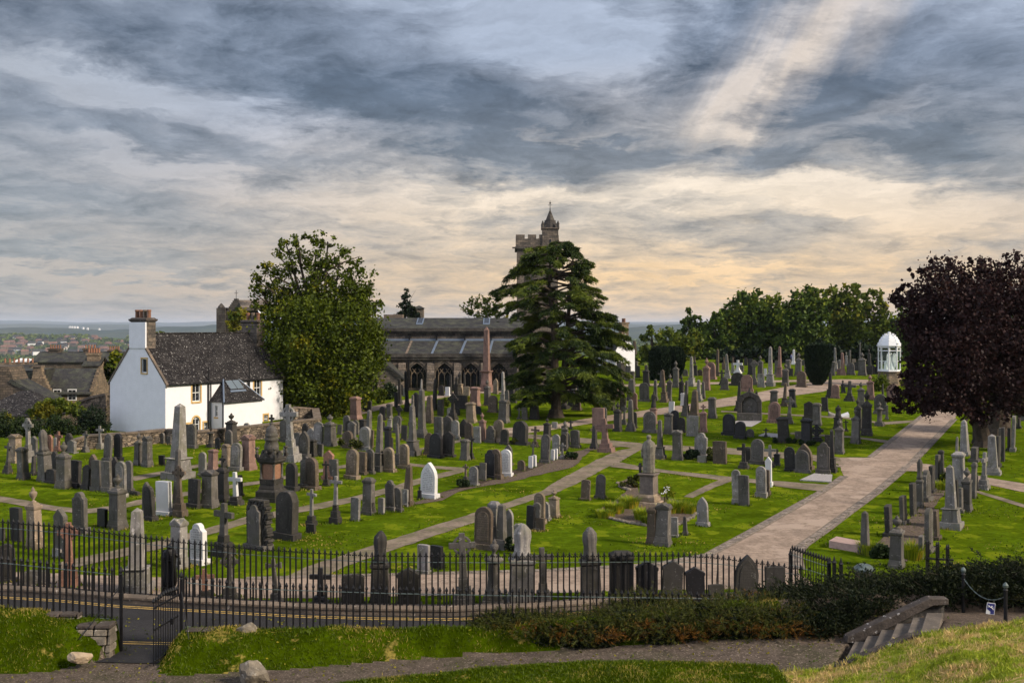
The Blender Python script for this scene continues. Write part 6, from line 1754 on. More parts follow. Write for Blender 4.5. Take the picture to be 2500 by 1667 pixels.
# gull on the right chimney
p = at(634, 757, 90.2); m = MB(); m.loft([(0, .01, .01, 0, 0), (.05, .07, .06, .02, 0), (.12, .10, .07, .0, 0), (.20, .07, .05, -.04, 0), (.26, .045, .04, -.10, 0), (.31, .04, .04, -.12, 0), (.34, .01, .01, -.13, 0)], 8); m.tube((0, 0, .12), (.32, 0, .14), .05, .01, 6)
o = m.build('gull', MAT['white'], smooth=True); o.location = (p.x, p.y, EYE-(770-795)/2500*90.2+.12); tag(o, 'white gull perched on a chimney pot of the cottage', 'bird')
# boundary wall of the cottage
def drywall(name, pts, label, thick=.5, mat='rubble', cope='kerb', group=None, ch=.14):
    e = empty(name, pts[0][0]); tag(e, label, 'wall', group); m = MB(); c = MB(); o0 = Vector(pts[0][0])
    for (a, ha), (b, hb) in zip(pts, pts[1:]):
        a = Vector(a); b = Vector(b); d = b-a; n = max(1, int(d.length/1.1)); dd = Vector((d.x, d.y, 0)).normalized(); nn = Vector((-dd.y, dd.x, 0))*thick/2
        for i in range(n):
            t0, t1 = i/n, (i+1)/n; p0 = a+d*t0-o0; p1 = a+d*t1-o0; h0 = ha+(hb-ha)*t0; h1 = ha+(hb-ha)*t1
            def blk(mm, z0a, z0b, z1a, z1b, k, g=0):
                v = [p0-nn*k+dd*g, p1-nn*k-dd*g, p1+nn*k-dd*g, p0+nn*k+dd*g]; z0 = (z0a, z0b, z0b, z0a); z1 = (z1a, z1b, z1b, z1a)
                mm.add([(q.x, q.y, q.z+z) for q, z in zip(v, z0)]+[(q.x, q.y, q.z+z) for q, z in zip(v, z1)], [(3, 2, 1, 0), (4, 5, 6, 7), (0, 1, 5, 4), (1, 2, 6, 5), (2, 3, 7, 6), (3, 0, 4, 7)])
            blk(m, -.3, -.3, h0-ch, h1-ch, 1); w = random.uniform(-.02, .02); blk(c, h0-ch, h1-ch, h0+w, h1+w, 1.25, .01)
    m.build('wall_body', MAT[mat], e); c.build('coping', MAT[cope], e); return e
def wp(px, pyb, pyt): p = gp(px, pyb); return (tuple(p), (pyb-pyt)/2500*p.y)
drywall('boundary_wall', [wp(178, 1098, 1072), wp(217, 1095, 1060), wp(262, 1094, 1058), wp(340, 1086, 1052), wp(405, 1080, 1046), wp(478, 1086, 1051), wp(560, 1078, 1043), wp(688, 1066, 1029), wp(776, 1052, 1020)], 'rubble boundary wall with flat coping running in front of the white cottage')
drywall('garden_wall', [wp(700, 1030, 1003), wp(722, 1028, 992), wp(770, 1024, 996), (tuple(gp(776, 1052)), .9)], 'short ruined rubble wall between the white cottage and the lime tree')

# ---- the church
def pointed(cx, z0, w, h, n=7):
    """two-centred arch outline from the sill, CCW from the front"""
    a = w/2; s = h-a*1.3; top = z0+h; b = z0+s
    R_ = [(cx+a*(1-t**1.75), b+(top-b)*t**.78) for t in [i/n for i in range(n+1)]]
    return [(cx-a, z0), (cx+a, z0)]+R_+[(2*cx-x, z) for x, z in R_[-2::-1]]
def church():
    Yw = 119.0; k = Yw/2500; X = lambda px: (px-1250)*k; Z = lambda py: EYE-(py-795)*k
    e = empty('church', (X(930), Yw, 0)); tag(e, 'long low grey stone church with slate roofs, buttresses and traceried windows', 'church'); OX = X(930)
    x0, x1 = X(850)-OX, X(1300)-OX; gnd = 0.8; za = Z(878); 
    win = []
    for pc in (1018, 1085, 1149, 1218): win.append((X(pc)-OX, X(pc+22)-X(pc-22), Z(947), Z(886)-Z(947)))
    m = MB(); L = x1-x0; hs = [(c-w/2-x0, c+w/2-x0, z, z+h) for c, w, z, h in win]
    holewall(m, L, gnd-1, za, hs, .5); m.xform(Matrix.Translation((x0, 0, 0)))
    for c, w, z, h in win:
        O = pointed(c, z, w, h); rt = [p for p in O[2:] if p[0] >= c-1e-6]; lf = [p for p in O[2:] if p[0] <= c+1e-6]
        m.prism([(c+w/2, z+h)]+rt[::-1][0:0]+[(c, z+h)]+rt[::-1][1:] if False else ([(c+w/2, z+h), (c, z+h)]+[p for p in rt[::-1][1:]]), .004, .45)
        m.prism([(c, z+h), (c-w/2, z+h)]+[p for p in lf[::-1][:-1]], .004, .45)
    m.build('aisle_wall', MAT['church'], e)
    for c, w, z, h in win:
        O = pointed(c, z, w, h); m = MB()       # moulded arch: two orders
        for (f0, f1, y0, y1) in ((1.0, 1.10, -.06, .03), (1.16, 1.28, -.12, .02)):
            A = pointed(c, z, w*f0, h*(1+(f0-1)*.6)); B = pointed(c, z, w*f1, h*(1+(f1-1)*.6))
            for i in range(1, len(A)-0):
                j = (i+1) % len(A)
                if i == 0: continue
                m.prism([A[i], B[i], B[j], A[j]], y0, y1)
        wo = m.build('window', MAT['church'], e)
        g = MB(); g.add([(c-w/2, .40, z), (c+w/2, .40, z), (c+w/2, .40, z+h), (c-w/2, .40, z+h)], [(0, 1, 2, 3)]); g.build('pane', MAT['glass'], wo)
        t = MB(); a = w/2; s = z+h*.50
        for q in (-1/3, 0, 1/3):
            t.box(c+q*w-.045, c+q*w+.045, .18, .30, z, s+h*(.12 if q == 0 else .0))
        def cur(p, q_, bend, n=6):
            pts = []
            for i in range(n+1):
                u = i/n; x = p[0]+(q_[0]-p[0])*u; zz = p[1]+(q_[1]-p[1])*u; pts.append((x+bend*math.sin(math.pi*u), .24, zz))
            t.path(pts, .045, n=5)
        for q in (-1/3, 0, 1/3):
            for s_ in (-1, 1):
                xx = c+q*w; tx = xx+s_*w*.26; cur((xx, s-.05), (max(min(tx, c+a*.8), c-a*.8), s+h*.26), -s_*.09)
        for q in (-1/6, 1/6): cur((c+q*w-w/6, s), (c+q*w, s+h*.16), -.03); cur((c+q*w+w/6, s), (c+q*w, s+h*.16), .03)
        t.build('tracery', MAT['town'], wo)
    m = MB()                                      # buttresses with sloped heads
    for px in (982, 1052, 1118, 1183):
        m = MB(); c = X(px)-OX; b = .42; m.prismx([(-1.0, gnd-1), (0, gnd-1), (0, Z(885)), (-.35, Z(890)), (-.5, Z(905)), (-.75, Z(912)), (-.8, Z(930)), (-1.0, Z(935))], c-b, c+b); m.build('buttress', MAT['church'], e)
    for px in (998, 1060):
        m = MB(); m.tube((X(px)-OX, -.12, gnd), (X(px)-OX, -.12, Z(880)), .09); m.build('downpipe', MAT['iron'], e)
    m = MB(); m.box(x0-.1, x1+.1, -.25, .3, za, Z(863)); m.box(x0-.2, x1+.2, -.35, .3, Z(872), Z(870)); m.build('aisle_parapet', MAT['churchdark'], e)
    ya, yc = .3, 4.6                              # aisle roof up to clerestory
    z1 = Z(864); z2 = EYE-(831-795)/2500*(Yw+yc); m = MB(); m.prismx([(ya, z1), (yc, z2), (yc, z2-.3), (ya, z1-.3)], x0, x1); ar = m.build('aisle_roof', MAT['slate2'], e)
    for pb, pt in ((988, 1003), (1051, 1066), (1121, 1135), (1191, 1200)):
        m = MB(); xa = X(pb)-OX; xb = (pt-1250)/2500*(Yw+yc)-OX; n = .16
        m.add([(xa, ya, z1+.05), (xa+n*1.6, ya, z1+.05), (xb+n*1.6, yc, z2+.05), (xb, yc, z2+.05)], [(0, 1, 2, 3)]); m.add([(xa, ya, z1-.1), (xa+n*1.6, ya, z1-.1), (xa+n*1.6, ya, z1+.05), (xa, ya, z1+.05)], [(0, 1, 2, 3)]); m.add([(xa+n*1.6, ya, z1-.1), (xb+n*1.6, yc, z2-.1), (xb+n*1.6, yc, z2+.05), (xa+n*1.6, ya, z1+.05)], [(0, 1, 2, 3)]); m.build('gutter_strip', MAT['lead'] if pb > 1000 else MAT['kerb'], ar)
    yk = Yw+yc; ZZ = lambda py, yy=yk: EYE-(py-795)/2500*yy
    m = MB(); m.box(x0, x1, yc, yc+.6, z2-.5, ZZ(814)); m.build('clerestory_wall', MAT['church'], e)
    m = MB(); m.box(x0, x1, yc-.12, yc, ZZ(832), ZZ(827)); m.build('lead_flashing', MAT['lead'], e)
    m = MB(); m.box(x0-.2, x1+.2, yc-.3, yc+.6, ZZ(814), ZZ(801)); m.box(x0-.3, x1+.3, yc-.45, yc+.5, ZZ(809), ZZ(807)); m.build('nave_parapet', MAT['churchdark'], e)
    for px in (1000, 1066, 1135, 1199):
        m = MB(); xx = (px-1250)/2500*yk-OX; m.frus(xx, yc-.25, ZZ(822), ZZ(816), .16, .2, .5, .3); m.box(xx-.09, xx+.09, yc-.32, yc-.14, ZZ(830), ZZ(822)); m.build('rainwater_head', MAT['iron'], e)
    yn = yc+.6; yr = yc+5.2; zr = EYE-(776-795)/2500*(Yw+yr); m = MB(); m.prismx([(yn, ZZ(801)-.15), (yr, zr), (yr+5, ZZ(801)-.15)], x0+.3, x1-.3); nr = m.build('nave_roof', MAT['slate2'], e)
    for px in (1026, 1188):                       # rooflights with pale flashings
        c = (px-1250)/2500*(Yw+yr-1.5)-OX; d = Vector((0, yr-yn, zr-(ZZ(801)-.15))); o0 = Vector((0, yn, ZZ(801)-.15)); nrm = Vector((0, -d.z, d.y)).normalized()*.07; m = MB()
        def qd(xa, xb, ta, tb):
            P = [o0+d*ta+nrm+Vector((xa, 0, 0)), o0+d*ta+nrm+Vector((xb, 0, 0)), o0+d*tb+nrm+Vector((xb, 0, 0)), o0+d*tb+nrm+Vector((xa, 0, 0))]; Q = [p_-nrm for p_ in P]; m.add(P+Q, [(0, 1, 2, 3), (1, 0, 4, 5), (2, 1, 5, 6), (3, 2, 6, 7), (0, 3, 7, 4)])
        qd(c-.42, c-.30, .45, .95); qd(c+.30, c+.42, .45, .95); qd(c-.42, c+.42, .40, .48); r_ = m.build('rooflight', MAT['lead'], nr); m = MB(); qd(c-.30, c+.30, .48, .95); m.build('pane', MAT['glass'], r_)
    # porch on the left
    m = MB(); px0, px1 = X(893)-OX, X(988)-OX; pm_ = X(930)-OX; ze = Z(918); zp = Z(873)
    m = MB(); m.prism([(px0, gnd-1), (px1, gnd-1), (px1, ze), (pm_+.2, zp), (px0, ze+.3)], -4.0, -.01); m.build('porch_wall', MAT['church'], e)
    m = MB(); m.prism([(pm_+.1, zp+.02), (px1+.35, ze-.28), (px1+.35, ze-.03), (pm_+.1, zp+.35)], -4.2, -.01); m.prism([(px0-.3, ze+.1), (pm_+.1, zp+.02), (pm_+.1, zp+.35), (px0-.3, ze+.38)], -4.2, -.01); m.build('porch_roof', MAT['slate2'], e)
    c = X(921)-OX; O = pointed(c, Z(952), 1.35, 2.3); m = MB()
    A = pointed(c, Z(952), 1.1, 2.0)
    for i in range(1, len(A)): j = (i+1) % len(A); m.prism([A[i], O[i], O[j], A[j]], -4.14, -3.99)
    w_ = m.build('porch_window', MAT['church'], e); g = MB(); g.prism(A, -4.02, -4.005); g.build('pane', MAT['glass'], w_); g = MB(); g.box(c-.05, c+.05, -4.07, -4.0, Z(952), Z(952)+1.5); g.path([(c, -4.06, Z(952)+1.0), (c-.22, -4.06, Z(952)+1.45), (c-.05, -4.06, Z(952)+1.9)], .04); g.path([(c, -4.06, Z(952)+1.0), (c+.22, -4.06, Z(952)+1.45), (c+.05, -4.06, Z(952)+1.9)], .04); g.build('tracery', MAT['town'], w_)
    # transept / west block half hidden by the cedar
    m = MB(); a, b = X(1262)-OX, X(1345)-OX; m.prism([(a, gnd-1), (b, gnd-1), (b, Z(860)), ((a+b)/2, Z(815)), (a, Z(860))], -2.0, 6); m.build('transept_wall', MAT['church'], e)
    m = MB(); m.box(X(905)-OX, X(955)-OX, 12, 14, Z(800), EYE-(768-795)/2500*132); m.build('rear_parapet', MAT['kerb'], e)
church()
def tower():
    Yt = 140.0; k = Yt/2500; X = lambda px: (px-1250)*k; Z = lambda py: EYE-(py-795)*k; OX = X(1318)
    e = empty('church_tower', (OX, Yt, 0)); tag(e, 'square battlemented church tower with corner turret, short spire and weathervane behind the cedar', 'tower')
    L, Rr = X(1262)-OX, X(1362)-OX; D = 6.2; zt = Z(608)
    m = MB(); m.box(L, Rr, 0, D, -2, zt); m.build('tower_shaft', MAT['church'], e)
    m = MB(); m.box(L-.28, Rr+.28, -.28, D+.28, zt, zt+.3); m.build('string_course', MAT['churchdark'], e)
    m = MB(); t = .5; z0 = zt+.3; zc = Z(583); zm = Z(573); W = Rr-L
    for a, b, c, d in ((L-.15, Rr+.15, -.15, -.15+t), (L-.15, Rr+.15, D+.15-t, D+.15), (L-.15, L-.15+t, -.15+t, D+.15-t), (Rr+.15-t, Rr+.15, -.15+t, D+.15-t)): m.box(a, b, c, d, z0, zc)
    for a, b in ((L-.15, X(1281)-OX), (X(1289)-OX, X(1309)-OX), (X(1316)-OX, X(1326)-OX)): m.box(a, b, -.15, -.15+t, zc, zm); m.box(a, b, D+.15-t, D+.15, zc, zm)
    for i in range(3): y = .7+i*2.1; m.box(Rr+.15-t, Rr+.15, y, y+1.3, zc, zm-.1*i); m.box(L-.15, L-.15+t, y, y+1.3, zc, zm)
    m.build('battlements', MAT['church'], e)
    for x, y in ((L-.28, -.2), (Rr+.28, 2), (Rr+.28, 5)):
        m = MB(); m.box(x-.35, x+.35, y-.1, y+.1, zt+.05, zt+.25); m.build('water_spout', MAT['churchdark'], e)
    # corner turret and spire
    a, b = X(1324)-OX, X(1363)-OX; w = b-a; cx = (a+b)/2; cy = w/2-.3; zs = Z(559)
    m = MB(); m.box(a, b, cy-w/2, cy+w/2, zt+.3, zs); m.build('turret', MAT['church'], e)
    m = MB(); m.box(a-.12, b+.12, cy-w/2-.12, cy+w/2+.12, zs, zs+.16); m.build('turret_cornice', MAT['kerb'], e)
    m = MB(); m.lathe([(w*.50, zs+.16), (w*.34, Z(538)), (w*.31, Z(537))], 8, cx, cy); m.lathe([(w*.36, Z(538)), (w*.36, Z(537.0)), (w*.28, Z(536.5)), (.10, Z(513))], 8, cx, cy); m.build('spire', MAT['churchdark'], e)
    for s in (-1, 1):
        for s2 in (-1, 1): m = MB(); m.lathe([(.20, zs+.1), (.17, zs+.6), (.22, zs+.65), (.05, zs+1.1)], 6, cx+s*(w/2-.05), cy+s2*(w/2-.05)); m.build('pinnacle', MAT['churchdark'], e)
    m = MB(); m.tube((cx, cy, Z(514)), (cx, cy, Z(488)), .05, .03); m.box(cx-.3, cx+.3, cy-.02, cy+.02, Z(500), Z(499)); m.box(cx-.02, cx+.02, cy-.3, cy+.3, Z(500), Z(499)); m.lathe([(.01, 0), (.12, .12), (.01, .24)], 6, cx, cy, Z(512)); m.prism([(cx-.12, Z(496)), (cx+.14, Z(496)), (cx+.10, Z(492)), (cx-.02, Z(494.3)), (cx-.12, Z(492.5))], cy-.02, cy+.02); m.build('weathervane', MAT['iron'], e)
    m = MB(); m.box(cx-.12, cx+.12, cy-w/2-.02, cy-w/2+.0, Z(600), Z(585)); m.build('slit_window', MAT['glass'], e)
    for px in (1292,):
        O = pointed(X(px)-OX, Z(690), 1.3, 3.2); m = MB(); m.prism(O, -.03, .0); m.build('louvred_window', MAT['churchdark'], e)
tower()

# ---- other houses
def house(name, label, px, py, Y, w, d, he, hr, yaw, wall, roof, wins=(), chims=(), crow=False, zb=None, group=None, cmat=None, ridge='x', wmat=None, hip=False):
    """gabled house; local x along the ridge, front wall faces -y; (px,py) is the bottom centre of the front wall"""
    p = at(px, py, Y); e = empty(name, (p.x, p.y, p.z), R(yaw)); tag(e, label, 'house', group); a = w/2
    m = MB(); m.add([(-a, 0, -4), (a, 0, -4), (a, 0, he), (-a, 0, he), (-a, d, -4), (a, d, -4), (a, d, he), (-a, d, he)], [(0, 1, 2, 3), (5, 4, 7, 6)])
    if hip: m.add([(-a, 0, -4), (-a, 0, he), (-a, d, he), (-a, d, -4), (a, 0, -4), (a, 0, he), (a, d, he), (a, d, -4)], [(0, 1, 2, 3), (7, 6, 5, 4)])
    if not hip:
        for x, s in ((-a, 1), (a, -1)): m.add([(x, 0, -4), (x, 0, he), (x, d/2, hr), (x, d, he), (x, d, -4)], [(0, 1, 2, 3, 4) if s > 0 else (4, 3, 2, 1, 0)])
    m.build('wall', MAT[wall], e)
    m = MB(); k = (hr-he)/(d/2); o = .25
    if hip: m.add([(-a-o, -o, he-.1), (a+o, -o, he-.1), (a+o, d+o, he-.1), (-a-o, d+o, he-.1), (-a*.15, d/2, hr), (a*.15, d/2, hr)], [(0, 1, 5, 4), (1, 2, 5), (2, 3, 4, 5), (3, 0, 4)])
    else:
        m.prismx([(-o, he-o*k), (d/2, hr), (d/2, hr+.15), (-o, he-o*k+.15)], -a+.1, a-.1); m.prismx([(d/2, hr), (d+o, he-o*k), (d+o, he-o*k+.15), (d/2, hr+.15)], -a+.1, a-.1)
    m.build('roof', MAT[roof], e)
    if crow:
        for x0 in (-a-.02, a-.33):
            m = MB(); n = 7
            for i in range(n):
                z1 = he+(hr-he)*(i+1)/n+.12; y0 = d/2*i/n; z0 = he+(hr-he)*i/n-.4
                m.box(x0, x0+.35, y0-.08, y0+d/2/n, z0, z1); m.box(x0, x0+.35, d-y0-d/2/n, d-y0+.08, z0, z1)
            m.build('crow_steps', MAT[wall], e)
    for (x, z, ww, hh) in wins:
        s = MB(); s.box(x-ww/2, x+ww/2, -.04, .0, z, z+hh); wv = s.build('window', MAT['frame'], e); g = MB(); t = .07
        for i in (0, 1):
            for j in (0, 1, 2): g.box(x-ww/2+t+i*(ww-2*t)/2+.02, x-ww/2+t+(i+1)*(ww-2*t)/2-.02, -.05, -.041, z+t+j*(hh-2*t)/3+.02, z+t+(j+1)*(hh-2*t)/3-.02)
        g.build('pane', MAT['glass'], wv)
    for (x, y, cw, cd, z0, z1, pots) in chims:
        m = MB(); m.box(x-cw/2, x+cw/2, y-cd/2, y+cd/2, z0, z1); m.box(x-cw/2-.1, x+cw/2+.1, y-cd/2-.1, y+cd/2+.1, z1-.25, z1); c = m.build('chimney', MAT[cmat or wall], e); m = MB()
        for i in range(pots): m.lathe([(.13, 0), (.11, .5), (.14, .55)], 8, x-cw/2+(i+.5)*cw/pots, y, z1)
        if pots: m.build('pots', MAT['pot'], c)
    return e
Yh = 105.0; kk = Yh/2500
GT_ = 'old stone houses of the town below'
house('crow_stepped_house', 'buff crow-stepped stone house with slate roof and tall gable chimney, left of the cottage', 152, 1000, 108, 6.2, 6.5, 42*kk+.0, 97*kk, 8, 'town', 'slate2', wins=((-.5, .55*42*kk, .8, 1.2), (1.0, .55*42*kk, .9, 1.2)), crow=True, group=GT_)
e = house('gable_house', 'buff stone house with crow-stepped gable facing the cemetery and a tall wide chimney', 97, 1005, 106, 6.0, 7, 25*kk, 88*kk, 90, 'town', 'slate2', crow=True, group=GT_)
e.location = (at(97, 1005, 106).x+2.6, 104.5, at(97, 1005, 106).z); e.rotation_euler = (0, 0, R(90)+R(0))
m = MB(); 
def stepgable():
    Y = 104.3; k = Y/2500; X = lambda px: (px-1250)*k; Z = lambda py: EYE-(py-795)*k; OX = X(97)
    e = empty('crow_gable_house', (OX, Y, Z(1010))); tag(e, 'sunlit buff gable with crow steps and central chimney in the town at left', 'house', GT_); z0 = Z(1010)
    pts = [(64, 1030), (132, 1030), (131, 975), (127, 962), (122, 950), (116, 938), (110, 928), (101, 918), (101, 893), (80, 893), (80, 918), (76, 930), (71, 945), (68, 960), (65, 975)]
    o = []; n = 8; L0, R0 = (66, 985), (131, 978)
    base = [(X(65)-OX, Z(1040)-z0), (X(131)-OX, Z(1040)-z0), (X(131)-OX, Z(978)-z0)]
    for i in range(n): xa = 131-(131-102)*i/n; y = 978-(978-916)*(i+1)/n; base += [(X(xa)-OX, Z(y)-z0), (X(131-(29)*(i+1)/n)-OX, Z(y)-z0)]
    base += [(X(101)-OX, Z(892)-z0), (X(80)-OX, Z(892)-z0)]
    for i in range(n): xa = 80-(80-65)*i/n; y = 916+(985-916)*i/n; base += [(X(xa)-OX, Z(y)-z0), (X(80-15*(i+1)/n)-OX, Z(y)-z0)]
    m = MB(); m.prism(base, 0, .6); m.build('gable_wall', MAT['town'], e)
    m = MB(); m.box(X(79)-OX, X(102)-OX, -.1, .7, Z(896)-z0, Z(892)-z0); m.build('chimney_cope', MAT['kerb'], e)
    m = MB(); m.add([(X(0)-OX, .3, Z(905)-z0), (X(80)-OX, .3, Z(905)-z0), (X(66)-OX, .3, Z(950)-z0), (X(0)-OX, .3, Z(950)-z0), (X(0)-OX, 5, Z(903)-z0), (X(82)-OX, 5, Z(903)-z0), (X(66)-OX, 5, Z(955)-z0), (X(0)-OX, 5, Z(955)-z0)], [(0, 3, 2, 1), (4, 5, 6, 7), (0, 1, 5, 4), (1, 2, 6, 5), (2, 3, 7, 6), (3, 0, 4, 7)]); m.build('side_roof', MAT['slate2'], e)
    for px, py in ((87, 968), (116, 966)):
        w = MB(); w.box(X(px-6)-OX, X(px+5)-OX, -.05, .0, Z(py+16)-z0, Z(py)-z0); wv = w.build('window', MAT['frame'], e); g = MB(); g.box(X(px-5)-OX, X(px-.7)-OX, -.06, -.051, Z(py+14)-z0, Z(py+2)-z0); g.box(X(px+.3)-OX, X(px+4)-OX, -.06, -.051, Z(py+14)-z0, Z(py+2)-z0); g.build('pane', MAT['glass'], wv)
def rm(e):
    for c in list(e.children): rm(c)
    bpy.data.objects.remove(e)
rm(e); stepgable()
house('pyramid_roof_house', 'low house with slate pyramid roof above the hedge at the far left', 22, 1040, 92, 7.0, 6.5, 1.0, 3.0, 0, 'towndark', 'slate', hip=True, group=GT_)
e = empty('stepped_gable_block', at(20, 1000, 97)); tag(e, 'dark brick-like stepped gable rising at the left edge behind the slate pyramid roof', 'house', GT_)
m = MB(); k = 97/2500; m.prism([(-3.0, -2), (5.2, -2), (3.6, 18*k*1.0), (2.0, 45*k), (0.6, 66*k), (0.0, 105*k), (-3.0, 108*k)], 0, 3); m.build('gable_wall', MAT['towndark'], e)
m = MB(); m.prism([(3.6, 18*k), (3.9, 24*k), (0.3, 75*k), (0.0, 68*k)], -.1, 3.1); m.build('skew', MAT['slate2'], e)
house('tall_tower_house', 'narrow tall buff stone house with dark window and red chimney pots', 223, 1010, 118, 2.2, 4, 118*.0472, 135*.0472, 8, 'town', 'slate2', wins=(), chims=((0, 1.2, 1.4, .8, 5.5, 7.0, 5),), group=GT_)
p = at(224, 905, 117.6); m = MB(); m.box(-.28, .28, -.1, .0, -1.0, .7); o = m.build('dark_window', MAT['black']); o.location = p; o.name = 'window'
for q in COL.objects:
    if q.name.startswith('tall_tower_house') and q.type == 'EMPTY': o.parent = q; o.matrix_parent_inverse = Matrix(); o.location = (.0, -.02, 4.3); o.scale = (1, 1, 1)
house('terrace_house', 'long soot-dark terrace with rows of orange chimney pots beyond the stone houses', 190, 905, 150, 14, 6, 1.3, 2.6, 0, 'towndark', 'slate2', chims=((-4.6, 3, 1.8, .8, 1.5, 3.2, 5), (0.6, 3, 1.8, .8, 1.5, 3.2, 4), (4.2, 3, 1.6, .8, 1.5, 3.0, 5)), group=GT_)
house('terrace_house', 'buff terrace with a long chimney row at the left edge of the town', 22, 925, 125, 4.5, 5, 1.2, 1.6, 0, 'town', 'slate2', chims=((0, 2.5, 4.0, .8, .8, 1.9, 7),), group=GT_)
house('warehouse', 'long low shed with pale metal roof in the town at left', 115, 905, 200, 11, 9, .8, 1.6, 0, 'towndark', 'lead', group='town sheds')
for px, w in ((45, 2.4), (60, 3.2), (75, 2.6)):
    house('marquee', {45: 'left', 60: 'middle and widest', 75: 'right'}[px]+' white peaked marquee roof beyond the town chimneys', px, 886, 330, w*1.6, 4, .4, 1.5, 0, 'frame', 'frame', hip=True, group='white marquees')
drywall('ruined_wall', [((at(196, 1000, 101).x, 101, -1.0), (1000-932)/2500*101-.2), ((at(232, 1000, 100).x, 100, -1.0), (1000-928)/2500*100+.3), ((at(268, 1000, 99).x, 99, -1.0), (1000-926)/2500*99+.6)], 'tall ruined rubble wall against the left end of the white cottage', .9, ch=.25)
# ruin with turret behind the lime tree
def ruin():
    Y = 118.0; k = Y/2500; X = lambda px: (px-1250)*k; Z = lambda py: EYE-(py-795)*k; OX = X(560); e = empty('crow_stepped_ruin', (OX, Y, 0)); tag(e, 'blackened crow-stepped old building with corner turret and stone-slab roof behind the cottage', 'house')
    m = MB(); m.box(X(530)-OX, X(551)-OX, -.3, 2.5, -1, Z(752)); m.box(X(541)-OX, X(552)-OX, -.3, 2.5, Z(752), Z(751)); m.lathe([(.45, Z(752)), (.38, Z(748)), (.06, Z(740))], 8, X(538)-OX, .4); m.build('turret', MAT['churchdark'], e)
    m = MB(); n = 7; b = [(X(551)-OX, -1), (X(640)-OX, -1), (X(640)-OX, Z(760))]
    for i in range(n): x_ = 600-(600-576)*i/n; y_ = 758-(758-729)*(i+1)/n; b += [(X(x_)-OX, Z(y_)), (X(600-24*(i+1)/n)-OX, Z(y_))]
    for i in range(n): x_ = 574-(22)*i/n; y_ = 729+(762-729)*i/n; b += [(X(x_)-OX, Z(y_)), (X(574-22*(i+1)/n)-OX, Z(y_))]
    b += [(X(551)-OX, Z(765))]; m.prism(b, 0, .7); m.build('gable_wall', MAT['churchdark'], e)
    m = MB(); m.add([(X(578)-OX, .5, Z(732)), (X(660)-OX, .5, Z(732)), (X(660)-OX, -1.0, Z(752)), (X(596)-OX, -1.0, Z(752)), (X(578)-OX, .5, Z(732)-.3), (X(660)-OX, .5, Z(732)-.3), (X(660)-OX, -1.0, Z(752)-.3), (X(596)-OX, -1.0, Z(752)-.3)], [(0, 3, 2, 1), (4, 5, 6, 7), (0, 1, 5, 4), (1, 2, 6, 5), (2, 3, 7, 6), (3, 0, 4, 7)]); m.build('slab_roof', MAT['church'], e)
    m = MB(); m.tube((X(575)-OX, .3, Z(729)), (X(575)-OX, .3, Z(708)), .035); m.box(X(575)-OX-.22, X(575)-OX+.22, .28, .32, Z(716), Z(715)); m.build('weathervane', MAT['iron'], e)
ruin()
house('white_house', 'white gabled house with stone chimney half hidden behind the cedar', 1478, 900, 150, 5.5, 3.3, 46*.06, 86*.06, -62, 'render_w', 'slate2', wins=(), chims=((2.3, 1.65, .8, 1.2, 4.4, 6.8, 3),), crow=False, cmat='town')
house('garden_building', 'pale rounded turret showing beside the small dark conifer over the church roof', 1022, 800, 175, 1.6, 1.6, 3.4, 3.8, 0, 'kerb', 'slate2', hip=True)
